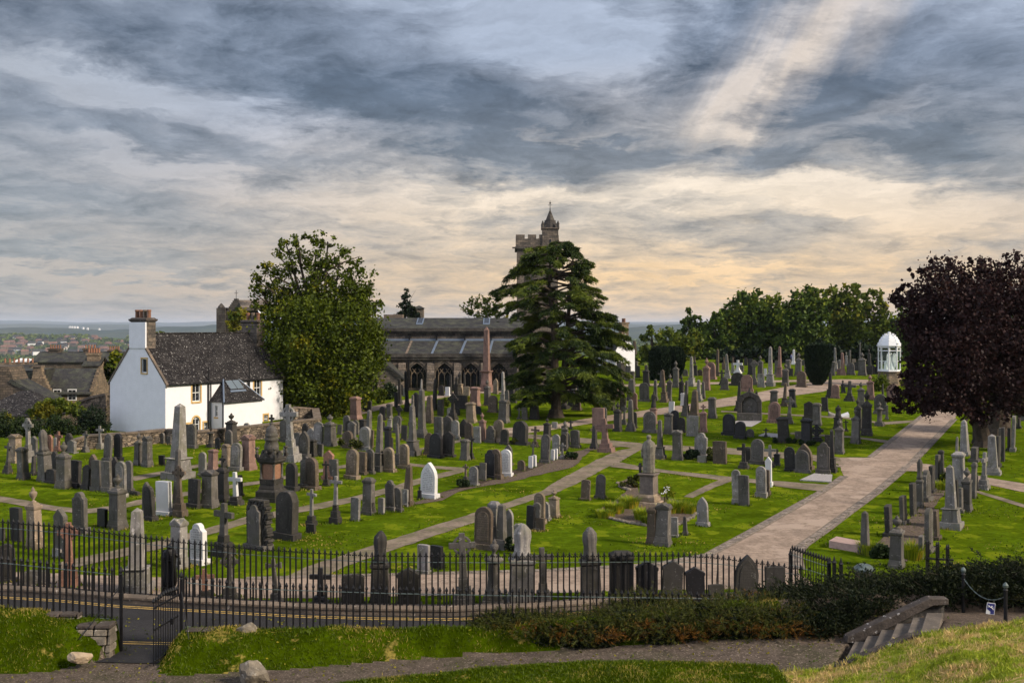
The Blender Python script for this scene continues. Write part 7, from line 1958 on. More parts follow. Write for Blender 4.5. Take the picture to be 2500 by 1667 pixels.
# ---------------------------------------------------------------- distant valley
def far():
    rg = random.Random(9)
    for nm, Y, top, amp, th, sd in (('hills', 24000, 105, 40, 5000, 1), ('hills', 15000, 20, 30, 3000, 2), ('hills', 7800, -8, 22, 1200, 3), ('hills', 4200, -52, 12, 500, 4)):
        m = MB(); n = 160; W = Y*1.1; v = []; rr = random.Random(sd); ph = [rr.uniform(0, 6) for _ in range(6)]
        prof = [0, .35, .8, 1, .85, .4, 0]
        for i in range(n):
            x = -W/2+W*i/(n-1); u = x/Y*26
            h = top+amp*(.5*math.sin(u*.9+ph[0])+.28*math.sin(u*2.3+ph[1])+.14*math.sin(u*5.1+ph[2])+.07*math.sin(u*11+ph[3]))
            if sd == 3: h += 38*math.exp(-((x/Y-.17)/.07)**2)+26*math.exp(-((x/Y+.262)/.05)**2)
            if sd == 4: h += 14*math.exp(-((x/Y+.40)/.07)**2)+10*math.exp(-((x/Y+.47)/.04)**2)
            for j, q in enumerate(prof): v.append((x, Y+(j-3)*th/3, -95+(h+95)*q))
        if sd == 4: RID4 = [(v[i*7+3][0], v[i*7+3][2]) for i in range(n)]
        if sd == 3: RIDGE = [(v[i*7+3][0], v[i*7+3][2]) for i in range(n)]
        f = [(i*7+j, (i+1)*7+j, (i+1)*7+j+1, i*7+j+1) for i in range(n-1) for j in range(6)]
        m.add(v, f); o = m.build(nm, MAT['hills'] if sd < 4 else MAT['plain'], smooth=True); o['kind'] = 'structure'
        o.data.flip_normals()
    # woods: lumpy leafy masses on the plain and the nearer hills
    C = []; g = np.random.RandomState(5)
    for _ in range(5200):
        Y = 420*math.exp(rg.uniform(0, 2.35)) if rg.random() < .35 else rg.uniform(2200, 6500); u = rg.uniform(-.56, -.22) if rg.random() < .6 else rg.uniform(-.56, .56)
        n1 = math.sin(u*60+Y*.004)+math.sin(u*23-Y*.0023+1)+.6*math.sin(u*140+Y*.011)
        if n1 < .35: continue
        s = rg.uniform(8, 14)*(1 if Y < 1500 else 1.7); x = u*Y; z = valley(x, Y)
        k = 14; d = g.normal(size=(k, 3)); d /= np.linalg.norm(d, axis=1, keepdims=True); d[:, 2] = np.abs(d[:, 2]); C.append(d*np.array([[s*1.5, s, s*.7]])+np.array([[x, Y, z+s*.2]]))
    for _ in range(6500):
        x, z = RID4[rg.randrange(len(RID4))]; x += rg.uniform(-15, 15)
        q = rg.uniform(0, 1); 
        if math.sin(x*.009+q*5)+math.sin(x*.021-q*9+2) < (-.55 if q < .4 else .55): continue
        pf = lerp_tab([(0, 1), (.333, .8), (.667, .35), (1, 0)], q); s = rg.uniform(10, 17); k = 10; d = g.normal(size=(k, 3)); d /= np.linalg.norm(d, axis=1, keepdims=True); d[:, 2] = np.abs(d[:, 2]); C.append(d*np.array([[s*1.6, s, s*.7]])+np.array([[x, 4200-500*q, -95+(z+95)*pf+3]]))
    o = leaves('woodland', np.concatenate(C), 7.0, LEAF['wood'], aspect=.9); o['kind'] = 'stuff'; tag(o, 'scattered dark woods across the valley', 'woodland')
    # distant town houses, one mesh shared by size
    def hs(mat, roof):
        m = MB(); m.box(-6, 6, -3.5, 3.5, -2, 4.5); w = m.build('wall', mat); m = MB(); m.prismx([(-4, 4.2), (4, 4.2), (0, 8)], -6.3, 6.3); r_ = m.build('roof', roof, w); return w, r_
    lib = [hs(MAT['frame'], MAT['slate2']), hs(MAT['town'], MAT['slate']), hs(MAT['town'], M('tiled_roofs', (0.16, 0.085, 0.06), 0.9, 0.3, 0.2))]
    lab = ['small white house with dark roof in the distant town', 'small buff house with slate roof in the distant town', 'small house with reddish roof in the distant town']
    used = [False]*3
    for i in range(170):
        Y = rg.uniform(2000, 3900) if i % 3 else rg.uniform(2300, 2900); u = rg.choice([rg.uniform(-.50, -.39), rg.uniform(-.50, -.37), rg.uniform(-.345, -.28)]); k = rg.choice((0, 0, 1, 2, 2)); w, r_ = lib[k]; Y = max(Y, 2500)
        if used[k]: w2 = w.copy(); COL.objects.link(w2); r2 = r_.copy(); COL.objects.link(r2); r2.parent = w2; w = w2
        used[k] = True; s = rg.uniform(1.2, 2.4); q = rg.uniform(.30, 1.25); Y = 4200-500*q; x = u*Y; zr = min(RID4, key=lambda t_: abs(t_[0]-x))[1]; pf = lerp_tab([(0, 1), (.333, .8), (.667, .35), (1, 0)], q); w.location = (x, Y, max(valley(x, Y), -95+(zr+95)*pf)+4); w.rotation_euler = (0, 0, rg.uniform(-.6, .6)); w.scale = (s, s, s); w.name = 'distant_house'; tag(w, lab[k], 'house', 'tiny houses of the distant town')
    for i, px in enumerate((171, 177, 183, 189, 203, 214, 243)):
        Y = 7830; p = at(px, 808, Y); m = MB(); m.box(-7, 7, -6, 6, -6, 14); m.box(-3, 3, -3, 3, 14, 17); o = m.build('tower_block', MAT['frame']); o.location = (p.x, Y, lerp_tab(RIDGE, p.x)-1); o.rotation_euler = (0, 0, .3*i); tag(o, ORD[i]+' of seven tiny white tower blocks on the hazy ridge at left', 'tower block', 'white tower blocks far away')
    for px, py, Y, w in ((10, 822, 3500, 60), (215, 829, 2500, 22), (232, 825, 2600, 14)):
        p = at(px, py, Y); m = MB(); m.box(-w/2, w/2, -10, 10, -6, 5); m.prismx([(-10, 5), (10, 5), (0, 9)], -w/2, w/2); o = m.build('farm_shed', MAT['frame']); o.location = (p.x, Y, valley(p.x, Y)+2); tag(o, 'white farm shed among fields, '+{10: 'at the far left edge', 215: 'left of a smaller one', 232: 'right of a larger one'}[px], 'shed', 'white sheds in the fields')
far()
# ---------------------------------------------------------------- trees and shrubs
def wpos(px, py, Y, dy=0.0): return ((px-1250)/2500*Y, Y+dy, EYE-(py-795)/2500*Y)
def limbs(name, root, base, tips, r0, parent, mat, seed, sag=.15):
    rg = random.Random(seed); m = MB(); b = Vector(base)
    for t in tips:
        t = Vector(t); mid = b.lerp(t, .5)+Vector((rg.uniform(-.1, .1), rg.uniform(-.1, .1), -sag))*(t-b).length*.5
        pts = [b.lerp(mid, .5), mid]; P = []
        for i in range(6):
            u = i/5; P.append(b*(1-u)**2+mid*2*u*(1-u)+t*u*u)
        m.path(P, r0, r0*.18, 6)
        for j in range(3):
            q = P[2+j]; e = q+Vector((rg.uniform(-1, 1), rg.uniform(-1, 1), rg.uniform(.1, 1))).normalized()*(t-b).length*.28; m.path([q, q.lerp(e, .5)+Vector((0, 0, .1)), e], r0*.35, r0*.08, 5)
    return m.build(name, mat, parent)
def tree(name, label, cat, px, pyb, blobs, leaf, lsize, sub, per, trunk_r, seed=1, group=None, Y=None, trunk_h=None, base_px=None, shell=.5, spread=.16, upr=0.0, aspect=.6, yd=None, zbase=None):
    """blobs: (px, py, r_px[, depth offset m[, flatten]]) silhouette clumps in photograph pixels, built at the tree's own distance"""
    Y = Y or gy(pyb); x0 = (px-1250)/2500*Y; z0 = gz(Y) if zbase is None else zbase; e = empty(name, (x0, Y, z0)); tag(e, label, cat, group); rg = np.random.RandomState(seed); k = Y/2500; rr = random.Random(seed)
    B = []
    for b in blobs:
        r = b[2]*k; dy = b[3] if len(b) > 3 else 0; fl = b[4] if len(b) > 4 else 1.0; dn = b[5] if len(b) > 5 else 1.0
        X, _, Z = wpos(b[0], b[1], Y+dy); B.append((X-x0, dy, Z-z0, r, r*.95, r*fl, dn))
    C = clumps(B, sub, per, rg, shell, spread); C[:, 2] = np.maximum(C[:, 2], .05)
    leaves('crown', C, lsize, leaf, e, aspect=aspect, seed=seed)
    th = trunk_h or max(1.0, min(b[2]-b[5] for b in B)+1.5)
    bx = 0 if base_px is None else 0
    top = (np.mean([b[0] for b in B])*.5, 0, th); m = MB(); m.path([(0, 0, -.3), (0, 0, .25), (top[0]*.4, 0, th*.5), top], trunk_r*1.35, trunk_r*.8, 9); m.lathe([(trunk_r*2.0, -.2), (trunk_r*1.5, .12), (trunk_r*1.15, .5)], 9); tr = m.build('trunk', MAT['bark'], e)
    limbs('limbs', e, top, [(b[0], b[1], b[2]) for b in B if b[2] > th*.8][:26], trunk_r*.55, e, MAT['bark'], seed)
    return e
# the big lime tree beside the cottage
lime = [(695,905,88,-1),(770,925,88,-2),(850,900,85,-1.5),(905,880,45,0),(740,830,98,-2),(840,810,92,-1.5),(905,830,42,0),(680,820,62,0),(920,868,30,0),(660,870,40,0),(700,965,48,-1),(800,975,55,-1.5),(870,950,45,0),
        (765,770,78,0),(690,760,58,1),(860,750,58,1)]
limeT = [(700,640,42,0,1,.5),(660,680,42,0,1,.5),(632,700,24,0,1,.5),(700,600,30,0,1,.5),(718,585,18,0,1,.5),(770,620,44,0,1,.5),(800,590,24,0,1,.5),(830,640,42,0,1,.5),(770,680,52,0,1,.65),(870,690,46,0,1,.6),(900,720,30,0,1,.55),(915,745,20,0,1,.6),(720,720,50,0,1,.65),(650,740,38,0,1,.6),(830,720,48,0,1,.6),(745,580,16,0,1,.5),(640,650,18,0,1,.5),(862,645,20,0,1,.5)]
tree('lime_tree', 'large broad green and gold lime tree between the cottage and the church', 'tree', 790, 1012, lime+limeT, LEAF['lime'], .13, 17, 30, .62, 3, trunk_h=3.8, shell=.35, spread=.15, aspect=.75)
# copper maple at the right edge
mp = [(2300,715,72,-1),(2390,700,62,0),(2475,705,66,0),(2272,770,76,-1),(2350,780,95,-1.5),(2450,790,100,0),(2540,780,90,0),(2268,850,60,-1),(2320,880,90,-2),(2420,880,95,-1),(2520,880,95,0),(2240,930,34,-1),(2270,960,52,-2),(2350,960,55,-2),(2430,960,60,-1),(2500,960,60,0),
      (2212,965,30,-1.5),(2245,980,32,-1.5),(2188,985,22,-1.5),(2232,925,30,-1),(2224,800,28,0),(2200,720,26,0),(2258,672,26,0,1,.5),(2312,650,24,0,1,.5),(2345,665,22,0,1,.5),(2400,640,18,0,1,.5),(2440,655,22,0,1,.5),(2480,640,24,0,1,.5),(2368,640,12,0,1,.6),(2228,668,12,0,1,.5),(2190,742,14,0,1,.5),(2205,700,16,0,1,.5),(2280,640,12,0,1,.6),(2330,1000,22,-2),(2390,1010,30,-1.5),(2295,985,24,-2),(2226,885,24,-1)]
tree('copper_maple', 'large dark purple-leaved maple overhanging the wide path at the right edge', 'tree', 2403, 1090, mp, LEAF['maple'], .10, 24, 34, .48, 5, trunk_h=4.2, shell=.35, spread=.15, aspect=.9)
tree('dark_pine', 'thick dark trunk with sparse crown behind the copper maple trunk', 'tree', 2438, 1060, [(2440,960,40,0),(2470,930,50,2),(2420,930,40,2)], LEAF['dark'], .16, 18, 16, .75, 6, trunk_h=4.0)
# ---- cedar with tiered boughs
def cedar():
    Y = gy(1018); k = Y/2500; x0 = (1357-1250)*k; z0 = gz(Y); e = empty('cedar_tree', (x0, Y, z0)); tag(e, 'tall dark cedar with layered drooping boughs in front of the church tower', 'tree'); rg = np.random.RandomState(11); rr = random.Random(11)
    X = lambda px: (px-1250)*k-x0; Z = lambda py: EYE-(py-795)*k-z0
    trunks = [[(1357, 1022), (1358, 960), (1354, 880), (1352, 800), (1340, 700), (1345, 610)], [(1357, 960), (1378, 900), (1386, 800), (1392, 720), (1400, 625)]]
    m = MB(); m.lathe([(1.0, -.2), (.72, .15), (.55, .7)], 10); 
    for j, t in enumerate(trunks): m.path([(X(a), 0 if j == 0 else .3, Z(b)) for a, b in t], (.50, .34)[j], .07, 9)
    m.build('trunk', MAT['bark'], e)
    # bough envelope: at each level the left and right reach in pixels
    lev = [(600,1318,1396),(612,1285,1398),(625,1262,1408),(645,1255,1425),(670,1250,1440),(700,1212,1452),(725,1222,1458),(750,1212,1462),(775,1285,1492),(800,1275,1512),(830,1268,1522),(860,1260,1530),(890,1254,1532),(915,1252,1524),(940,1262,1512),(962,1282,1490)]
    P = []; D = []; br = MB()
    for li, (py, l, r) in enumerate(lev):
        n = 8 if py > 640 else 6
        for b in range(n+2):
            if b < n: a = 2*math.pi*(b+rr.random())/n; far_ = rr.uniform(.62, 1.04)
            else: a = (0, math.pi)[b-n]+rr.uniform(-.25, .25); far_ = rr.uniform(.9, 1.04)
            jl = (r-1368)*k if math.cos(a) > 0 else (1368-l)*k
            reach = max(.6, (jl*abs(math.cos(a))+((r-l)/2*k)*.8*abs(math.sin(a)))*far_)
            zc = Z(py+rr.uniform(-14, 14)); tx = X(rr.uniform(1350, 1388) if py < 900 else 1362); dirv = np.array([math.cos(a), math.sin(a)])
            rise = rr.uniform(.05, .30)*reach; droop = rr.uniform(.10, .30)*reach; pts = []
            for s in range(9):
                t = s/8; pts.append((tx+dirv[0]*reach*t, dirv[1]*reach*t, zc-droop*.2-rise*.4+rise*math.sin(t*2.0)-droop*t**3))
            br.path([pts[0], pts[3], pts[6], pts[8]], .10, .02, 5); per = np.array([-dirv[1], dirv[0]]); pa = np.array(pts)
            ns = max(5, int(reach*(2.3 if py < 760 else 3.3)))                    # flat side sprays, alternately left and right, with air between them
            for j in range(ns):
                t0 = rr.uniform(.30 if reach > 2 else .05, 1.0)**.8; sd = rr.choice((-1, 1)); L_ = (.35+.30*reach*(1-t0)+.25)*rr.uniform(.6, 1.25); ang = rr.uniform(.5, 1.15)
                i0 = min(int(t0*8), 7); f0 = t0*8-i0; c0 = pa[i0]*(1-f0)+pa[i0+1]*f0; dd = np.array([dirv[0]*math.cos(ang)+per[0]*sd*math.sin(ang), dirv[1]*math.cos(ang)+per[1]*sd*math.sin(ang), 0.0])
                m_ = int(70*L_)+26; u = rg.uniform(0, 1, m_); c = c0+np.outer(u*L_, dd); wd = .34*(1-.5*u); sdv = np.array([-dd[1], dd[0], 0]); c += np.outer(rg.uniform(-1, 1, m_)*wd, sdv); c[:, 2] += .10*L_*u-.34*L_*u*u-np.abs(rg.normal(0, .17, m_))
                P.append(c); D.append(np.tile(np.array([[dd[0]*.8, dd[1]*.8, -.45]]), (m_, 1))+rg.normal(0, .35, (m_, 3)))
    br.build('boughs', MAT['bark'], e); leaves('crown', np.concatenate(P), .20, LEAF['cedar'], e, aspect=.15, dirs=np.concatenate(D), up=.6)
cedar()
# conifer and weeping birch beyond the church roof
tree('small_conifer', 'narrow dark conifer rising above the church roof', 'tree', 992, 790, [(992,712,8),(990,728,13),(988,745,16),(994,762,22),(996,780,26),(975,778,16),(1012,775,14)], LEAF['yew'], .22, 20, 16, .25, 8, Y=150, trunk_h=3, zbase=0.0, aspect=.5)
tree('weeping_birch', 'feathery weeping tree showing over the church roof near the cedar', 'tree', 1185, 790, [(1150,750,20,0,1,.7),(1175,740,18,0,1,.7),(1195,748,20,0,1,.7),(1215,755,18,0,1,.7),(1140,765,12,0,1,.7),(1232,770,14,0,1,.7),(1180,765,24,0,1,.7)], LEAF['wood2'], .22, 16, 12, .2, 9, Y=150, trunk_h=6, zbase=0.0)
tree('yellowing_tree', 'olive autumn tree behind the left gable of the cottage', 'tree', 285, 930, [(285,880,24),(272,900,22),(298,905,26),(290,925,24),(380,815,8),(395,818,7)], LEAF['lime'], .3, 14, 14, .25, 10, Y=120, trunk_h=2, zbase=-6)
tree('ivy_clump', 'mass of yellowing ivy over the ruin beside the right cottage chimney', 'ivy', 580, 800, [(578,770,20),(568,790,18),(590,765,18),(600,778,14),(580,800,18)], LEAF['gold'], .16, 20, 18, .1, 12, Y=112, trunk_h=.5, zbase=2)
# ---- trees behind the right-hand graves
GB_ = 'broadleaved trees along the back of the cemetery'
bt = [ # px, bottom, Y, label, blobs, leaf, seed
 (1590, 885, 178, 'slender pale willow-like tree with bare top twigs right of the cedar', [(1590,835,24,0,1,.8),(1575,860,22),(1610,865,26),(1592,805,12,0,1,.5),(1600,885,30)], 'wood2', 21),
 (1552, 905, 170, 'shadowy low tree in front of the white house', [(1545,880,18),(1560,895,20),(1530,890,14)], 'wood', 22),
 (1650, 890, 185, 'low rounded bushy tree beside the dark spreading yew', [(1640,840,34),(1670,860,38),(1630,880,34),(1690,830,26)], 'wood2', 23),
 (1690, 880, 196, 'thin-crowned taller tree standing apart at the left of the belt', [(1680,770,18,0,1,.6),(1670,790,18,0,1,.6),(1700,790,20,0,1,.6),(1682,815,26),(1720,820,28)], 'wood', 24),
 (1745, 885, 190, 'dense low dark tree below the big round crown', [(1745,800,32),(1720,850,36),(1770,850,40),(1745,870,40),(1750,775,18)], 'wood', 25),
 (1835, 890, 192, 'big round-headed tree, broadest crown of the belt', [(1815,745,32),(1850,742,32),(1885,752,30),(1800,790,40),(1850,790,46),(1900,790,40),(1780,770,26),(1820,840,46),(1870,840,46),(1800,875,36),(1860,875,36),(1910,830,36)], 'wood', 26),
 (1940, 895, 186, 'dark round tree directly behind the clipped vase-shaped yew', [(1925,770,28),(1955,740,32),(1985,725,28),(1990,760,36),(1950,800,46),(1990,820,44),(1930,850,40),(1975,870,36)], 'wood', 27),
 (2060, 895, 194, 'tall airy tree with sky showing through its top, highest of the belt', [(2040,715,24,0,1,.6),(2075,712,24,0,1,.6),(2060,745,32,0,1,.8),(2095,740,24,0,1,.6),(2030,760,32),(2075,790,42),(2040,830,42),(2085,850,40)], 'wood2', 28),
 (2130, 900, 188, 'thin yellow-green tree with open twiggy top beside the shrine dome', [(2130,730,26,0,1,.5),(2155,745,24,0,1,.5),(2110,760,26,0,1,.6),(2150,785,34,0,1,.7),(2175,800,28),(2120,830,40),(2160,850,40)], 'wood2', 29),
 (2010, 900, 176, 'low holly-like evergreen filling the gap under the belt', [(2010,860,30),(2035,870,28),(1995,880,24)], 'yew', 30),
 (2110, 905, 172, 'dark evergreen mass directly left of the glazed shrine', [(2105,860,30),(2125,875,32),(2085,875,26)], 'yew', 31),
 (1790, 892, 176, 'dark understorey thicket behind the far obelisks', [(1780,868,20),(1810,872,22),(1840,870,22),(1755,872,20)], 'yew', 32),
 (1890, 892, 176, 'dark clipped hedge-like bush behind the far tall obelisks', [(1880,872,20),(1905,872,20),(1925,875,20)], 'yew', 33),
 (2230, 905, 182, 'half-hidden green tree behind the copper maple', [(2220,800,44),(2250,850,50),(2300,840,50)], 'wood', 34),
 (2420, 930, 150, 'green tree seen through gaps in the copper maple', [(2420,860,60),(2500,850,70),(2460,920,50)], 'wood', 35),
]
for px, pb, Y, lab, bl, lf, sd in bt:
    tree('broadleaf_tree' if lf != 'yew' else 'evergreen_bush', lab, 'tree' if lf != 'yew' else 'bush', px, pb, bl, LEAF[lf], .34, 5.5, 26, .3, sd, group=GB_, Y=Y, trunk_h=4 if lf != 'yew' else 1, aspect=.8, shell=.4)
# clipped and spreading yews
def bushmesh(name, label, cat, px, pyb, prof, leaf, ls, n, seed, group=None, dy=0, Y=None, core=True):
    """solid of revolution profile (py, half width px) covered by short sprays"""
    Y = (Y or gy(pyb))+dy; k = Y/2500; x0 = (px-1250)*k; z0 = gz(Y); e = empty(name, (x0, Y, z0)); tag(e, label, cat, group); rg = np.random.RandomState(seed)
    zz = np.array([(pyb-p)*k for p, _ in prof]); ww = np.array([w*k for _, w in prof]); o = np.argsort(zz); zz = zz[o]; ww = ww[o]
    t = rg.uniform(zz[0], zz[-1], n*3); w = np.interp(t, zz, ww); keep = rg.uniform(0, ww.max(), n*3) < w+ww.max()*.1; t = t[keep][:n]; w = w[keep][:n]
    a = rg.uniform(0, 2*math.pi, len(t)); r = w*(1-.14*np.abs(rg.normal(0, 1, len(t))))*(1+.05*np.sin(a*5+t)); C = np.stack([r*np.cos(a), r*np.sin(a), t+rg.normal(0, .05, len(t))], 1)
    dv = np.stack([np.cos(a)*.5, np.sin(a)*.5, np.full(len(a), .8)], 1); leaves('foliage', C, ls, leaf, e, aspect=.45, dirs=dv)
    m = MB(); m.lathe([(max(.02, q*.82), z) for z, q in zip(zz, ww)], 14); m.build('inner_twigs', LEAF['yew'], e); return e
bushmesh('clipped_yew', 'vase-shaped clipped dark yew standing by the far path', 'tree', 1997, 940, [(940,6),(930,18),(910,27),(880,32),(855,31),(843,24),(840,10)], LEAF['yew'], .20, 9000, 41)
bushmesh('spreading_yew', 'wide low dark yew left lobe behind the grave with an urn', 'tree', 1610, 928, [(928,20),(900,26),(870,26),(852,20),(846,8)], LEAF['yew'], .22, 6000, 42, 'dark spreading yews')
bushmesh('spreading_yew', 'wide low dark yew right lobe, taller neighbour of the left one', 'tree', 1645, 926, [(926,16),(900,24),(872,28),(855,20),(850,8)], LEAF['yew'], .22, 6000, 43, 'dark spreading yews', dy=2)
# shrubs
def shrub(name, label, px, pyb, blobs, leaf, ls, sub, per, seed, group='garden shrubs', Y=None, asp=.5, zb=None, cat='shrub'):
    Y = Y or gy(pyb); k = Y/2500; x0 = (px-1250)*k; z0 = gz(Y) if zb is None else zb; e = empty(name, (x0, Y, z0)); tag(e, label, cat, group); rg = np.random.RandomState(seed)
    B = [((b[0]-1250)*k-x0, (b[3] if len(b) > 3 else 0), EYE-(b[1]-795)*k-z0, b[2]*k, b[2]*k*.9, b[2]*k*.85, 1.0) for b in blobs]
    C = clumps(B, sub, per, rg, .35, .2, kmin=26); C = C[C[:, 2] > -.02]; leaves('foliage', C, ls, leaf, e, aspect=asp, seed=seed)
    m = MB(); rr = random.Random(seed)
    for b in B: m.path([(rr.uniform(-.1, .1), 0, -.1), (b[0]*.5, b[1]*.5, max(.05, b[2]*.6)), (b[0], b[1], b[2]+b[5]*.4)], .05, .015, 5)
    m.build('stems', MAT['bark'], e); return e
for i, (lab, bl, lf) in enumerate([('dark hedge clump at the left edge behind the graves', [(0,1030,26),(30,1045,26),(-20,1050,24),(10,1070,24),(40,1070,22)], 'hedge'), ('dark hedge clump behind the ornate cross', [(60,1040,26),(90,1048,26),(70,1070,24),(110,1066,22)], 'hedge'),
        ('dark hedge clump left of the cottage gable', [(130,1035,24),(160,1040,26),(150,1066,24),(185,1060,24)], 'hedge'), ('blackish evergreen clump against the cottage gable', [(205,1020,24),(230,1015,26),(250,1040,22),(215,1050,26),(245,1065,20)], 'yew')]):
    shrub('hedge_shrub', lab, bl[0][0], 1092, bl, LEAF[lf], .09, 60, 30, 50+i, 'dark shrubs left of the cottage', Y=77+i*.7)
shrub('golden_shrub', 'bright yellow-green shrub above the hedge below the town roofs', 110, 1050, [(85,1008,16),(110,1000,20),(135,1010,16),(120,1020,16)], LEAF['gold'], .14, 34, 20, 60, Y=84, zb=-.5)
shrub('golden_shrub', 'small yellowish shrub at the far left edge of the hedge', 10, 1050, [(8,1020,14),(24,1030,12),(-8,1026,12)], LEAF['gold'], .14, 30, 18, 61, Y=83, zb=-.5)
shrub('olive_shrub', 'loose olive shrub climbing below the stepped house windows', 130, 1020, [(120,985,16),(150,990,18),(175,995,18),(100,990,12),(190,1005,16)], LEAF['wood2'], .16, 30, 16, 62, Y=92, zb=-2)
shrub('leafy_bush', 'rounded green bush in front of the church porch window', 922, 985, [(918,962,13),(935,960,11),(928,972,13)], LEAF['wood2'], .13, 40, 18, 63)
shrub('leafy_bush', 'dark bush against the church porch corner', 950, 975, [(948,945,13),(950,962,14),(960,955,10)], LEAF['hedge'], .13, 40, 18, 64)
shrub('flower_clump', 'yellow flowers glowing beside the wide grey slab below the church', 1142, 985, [(1142,972,5),(1140,980,6)], LEAF['gold'], .07, 60, 16, 65, cat='flowers')
shrub('leafy_bush', 'small round green bush behind the graves below the church', 1087, 992, [(1087,980,9),(1092,986,9)], LEAF['wood2'], .10, 50, 16, 66)
shrub('leafy_bush', 'bushy shrubs at the left foot of the shrine plinth', 2150, 955, [(2142,930,14),(2155,925,12),(2160,942,12),(2140,945,11)], LEAF['wood2'], .14, 34, 18, 67)
shrub('flower_clump', 'mixed orange and red flowers at the right foot of the shrine plinth', 2215, 958, [(2205,935,10),(2220,940,11),(2185,950,7),(2175,955,6)], LEAF['gold'], .10, 40, 16, 68, cat='flowers')
shrub('leafy_bush', 'dark round bush between the long cross path and the lichened slab', 1690, 1122, [(1688,1105,10),(1698,1108,10),(1680,1112,9)], LEAF['yew'], .09, 60, 18, 69)
shrub('leafy_bush', 'brownish bush right of the lichened slab', 1738, 1125, [(1735,1102,10),(1742,1112,10),(1732,1116,8)], LEAF['heath'], .09, 60, 18, 70)
shrub('leafy_bush', 'low green bush at the foot of the row beside the paired white stones', 1398, 1122, [(1390,1110,9),(1402,1112,8)], LEAF['hedge'], .08, 60, 18, 71)
shrub('leafy_bush', 'low dark bush before the small brown cross on the lawn row', 1130, 1190, [(1125,1178,10),(1138,1180,9)], LEAF['hedge'], .07, 60, 20, 72)
shrub('leafy_bush', 'reddish dry bush beside the rough dark slab below the cedar', 1258, 1085, [(1254,1075,8),(1265,1078,7)], LEAF['heath'], .08, 60, 16, 73)
shrub('leafy_bush', 'low shrub at the foot of the mossy stone under the lime tree', 868, 1100, [(862,1082,9),(875,1084,9),(833,1078,8)], LEAF['heath'], .08, 60, 16, 74)
shrub('leafy_bush', 'upright dark juniper behind the draped urn near the kerb', 1245, 1345, [(1243,1318,9),(1240,1332,9),(1262,1338,10)], LEAF['yew'], .05, 110, 20, 75)
shrub('leafy_bush', 'green spiky clump beside the pale edged pedestal on the right bed', 2305, 1182, [(2302,1165,11),(2310,1172,11),(2296,1176,9)], LEAF['wood2'], .06, 80, 20, 76)
shrub('leafy_bush', 'ivy at the foot of the capped dark pedestal right of the wall tomb', 1912, 1082, [(1892,1074,7),(1925,1074,7),(1940,1077,5)], LEAF['hedge'], .07, 60, 16, 77)
shrub('leafy_bush', 'ivy round the black capped pedestal right of the wall tomb', 1968, 1088, [(1955,1080,6),(1975,1082,7),(1985,1080,6)], LEAF['hedge'], .07, 60, 16, 78)
shrub('rhubarb_plant', 'glossy broad-leaved green plant beside the urn pedestal above the hedge', 2152, 1362, [(2148,1345,13),(2162,1348,12),(2140,1352,10)], LEAF['hedge'], .12, 70, 8, 79, asp=.9)
def blades(name, label, px, py, n, h, spread, seed, group='grassy clumps in the flower beds', mat='blades', lean=.5):
    p = gp(px, py); rr = random.Random(seed); m = MB(); e = empty(name, p); tag(e, label, 'plant', group)
    for i in range(n):
        a = rr.uniform(0, 6.28); r = spread*.35*math.sqrt(rr.random()); b = Vector((r*math.cos(a), r*math.sin(a), 0)); L_ = h*rr.uniform(.6, 1.1); o = Vector((math.cos(a), math.sin(a), 0))*L_*lean*rr.uniform(.4, 1.2); w = Vector((-math.sin(a), math.cos(a), 0))*.012*rr.uniform(.8, 1.6)
        q = [b, b+o*.35+Vector((0, 0, L_*.6)), b+o+Vector((0, 0, L_*(.95-.3*rr.random())))]
        m.add([q[0]-w, q[0]+w, q[1]+w, q[1]-w, q[2]], [(0, 1, 2, 3), (3, 2, 4)])
    o = m.build('blades', LEAF[mat], e); at_ = o.data.attributes.new('rnd', 'FLOAT', 'FACE'); at_.data.foreach_set('value', [rr.random() for _ in o.data.polygons]); return e
for i, (px, py, n, h, lab) in enumerate([(1500,1252,420,.62,'tall yellow-green grass clump at the left of the statue bed'),(1535,1240,420,.70,'tall green grass clump just left of the statue pedestal'),(1478,1262,260,.45,'orange-tipped grass clump at the left edge of the statue bed'),(1572,1268,420,.62,'golden grass clump in front of the statue pedestal'),(1655,1250,460,.68,'tall yellow-green grass clump right of the statue pedestal'),(1685,1252,300,.55,'green grass clump at the right end of the statue bed'),(1630,1252,300,.55,'rusty orange grass clump right of the pedestal'),(1592,1280,320,.5,'dark green grass clump at the front of the statue bed'),
     (2125,1352,260,.62,'yellow-orange grass clump left of the urn pedestal above the hedge'),(2225,1362,360,.75,'yellow-green grass clump right of the urn pedestal above the hedge'),(2300,1195,200,.6,'tall dry grass clump in the right-hand mulch bed')]):
    blades('grass_clump', lab, px, py, int(n*1.4), h*.98, 1.3, 80+i, mat='blades' if i not in (7,) else 'turf')
shrub('flower_clump', 'low leafy flowers behind the statue bed at left', 1545, 1190, [(1522,1182,9),(1540,1172,10),(1555,1165,8),(1550,1185,9)], LEAF['heath'], .06, 70, 20, 95, cat='flowers')
shrub('flower_clump', 'thin stems with small white flowers right of the statue pedestal', 1625, 1225, [(1620,1200,8),(1630,1190,9),(1640,1205,9)], LEAF['blades'], .05, 70, 18, 96, cat='flowers')
m = MB(); rr = random.Random(2)
for i in range(16):
    p = gp(1618+rr.uniform(-4, 16), 1228); m.lathe([(.02, 0), (.04, .02), (.01, .04)], 6, p.x, p.y, rr.uniform(.45, .8)+gz(p.y))
o = m.build('white_flowers', MAT['white']); tag(o, 'sprinkle of tiny white blossoms beside the statue pedestal', 'flowers')
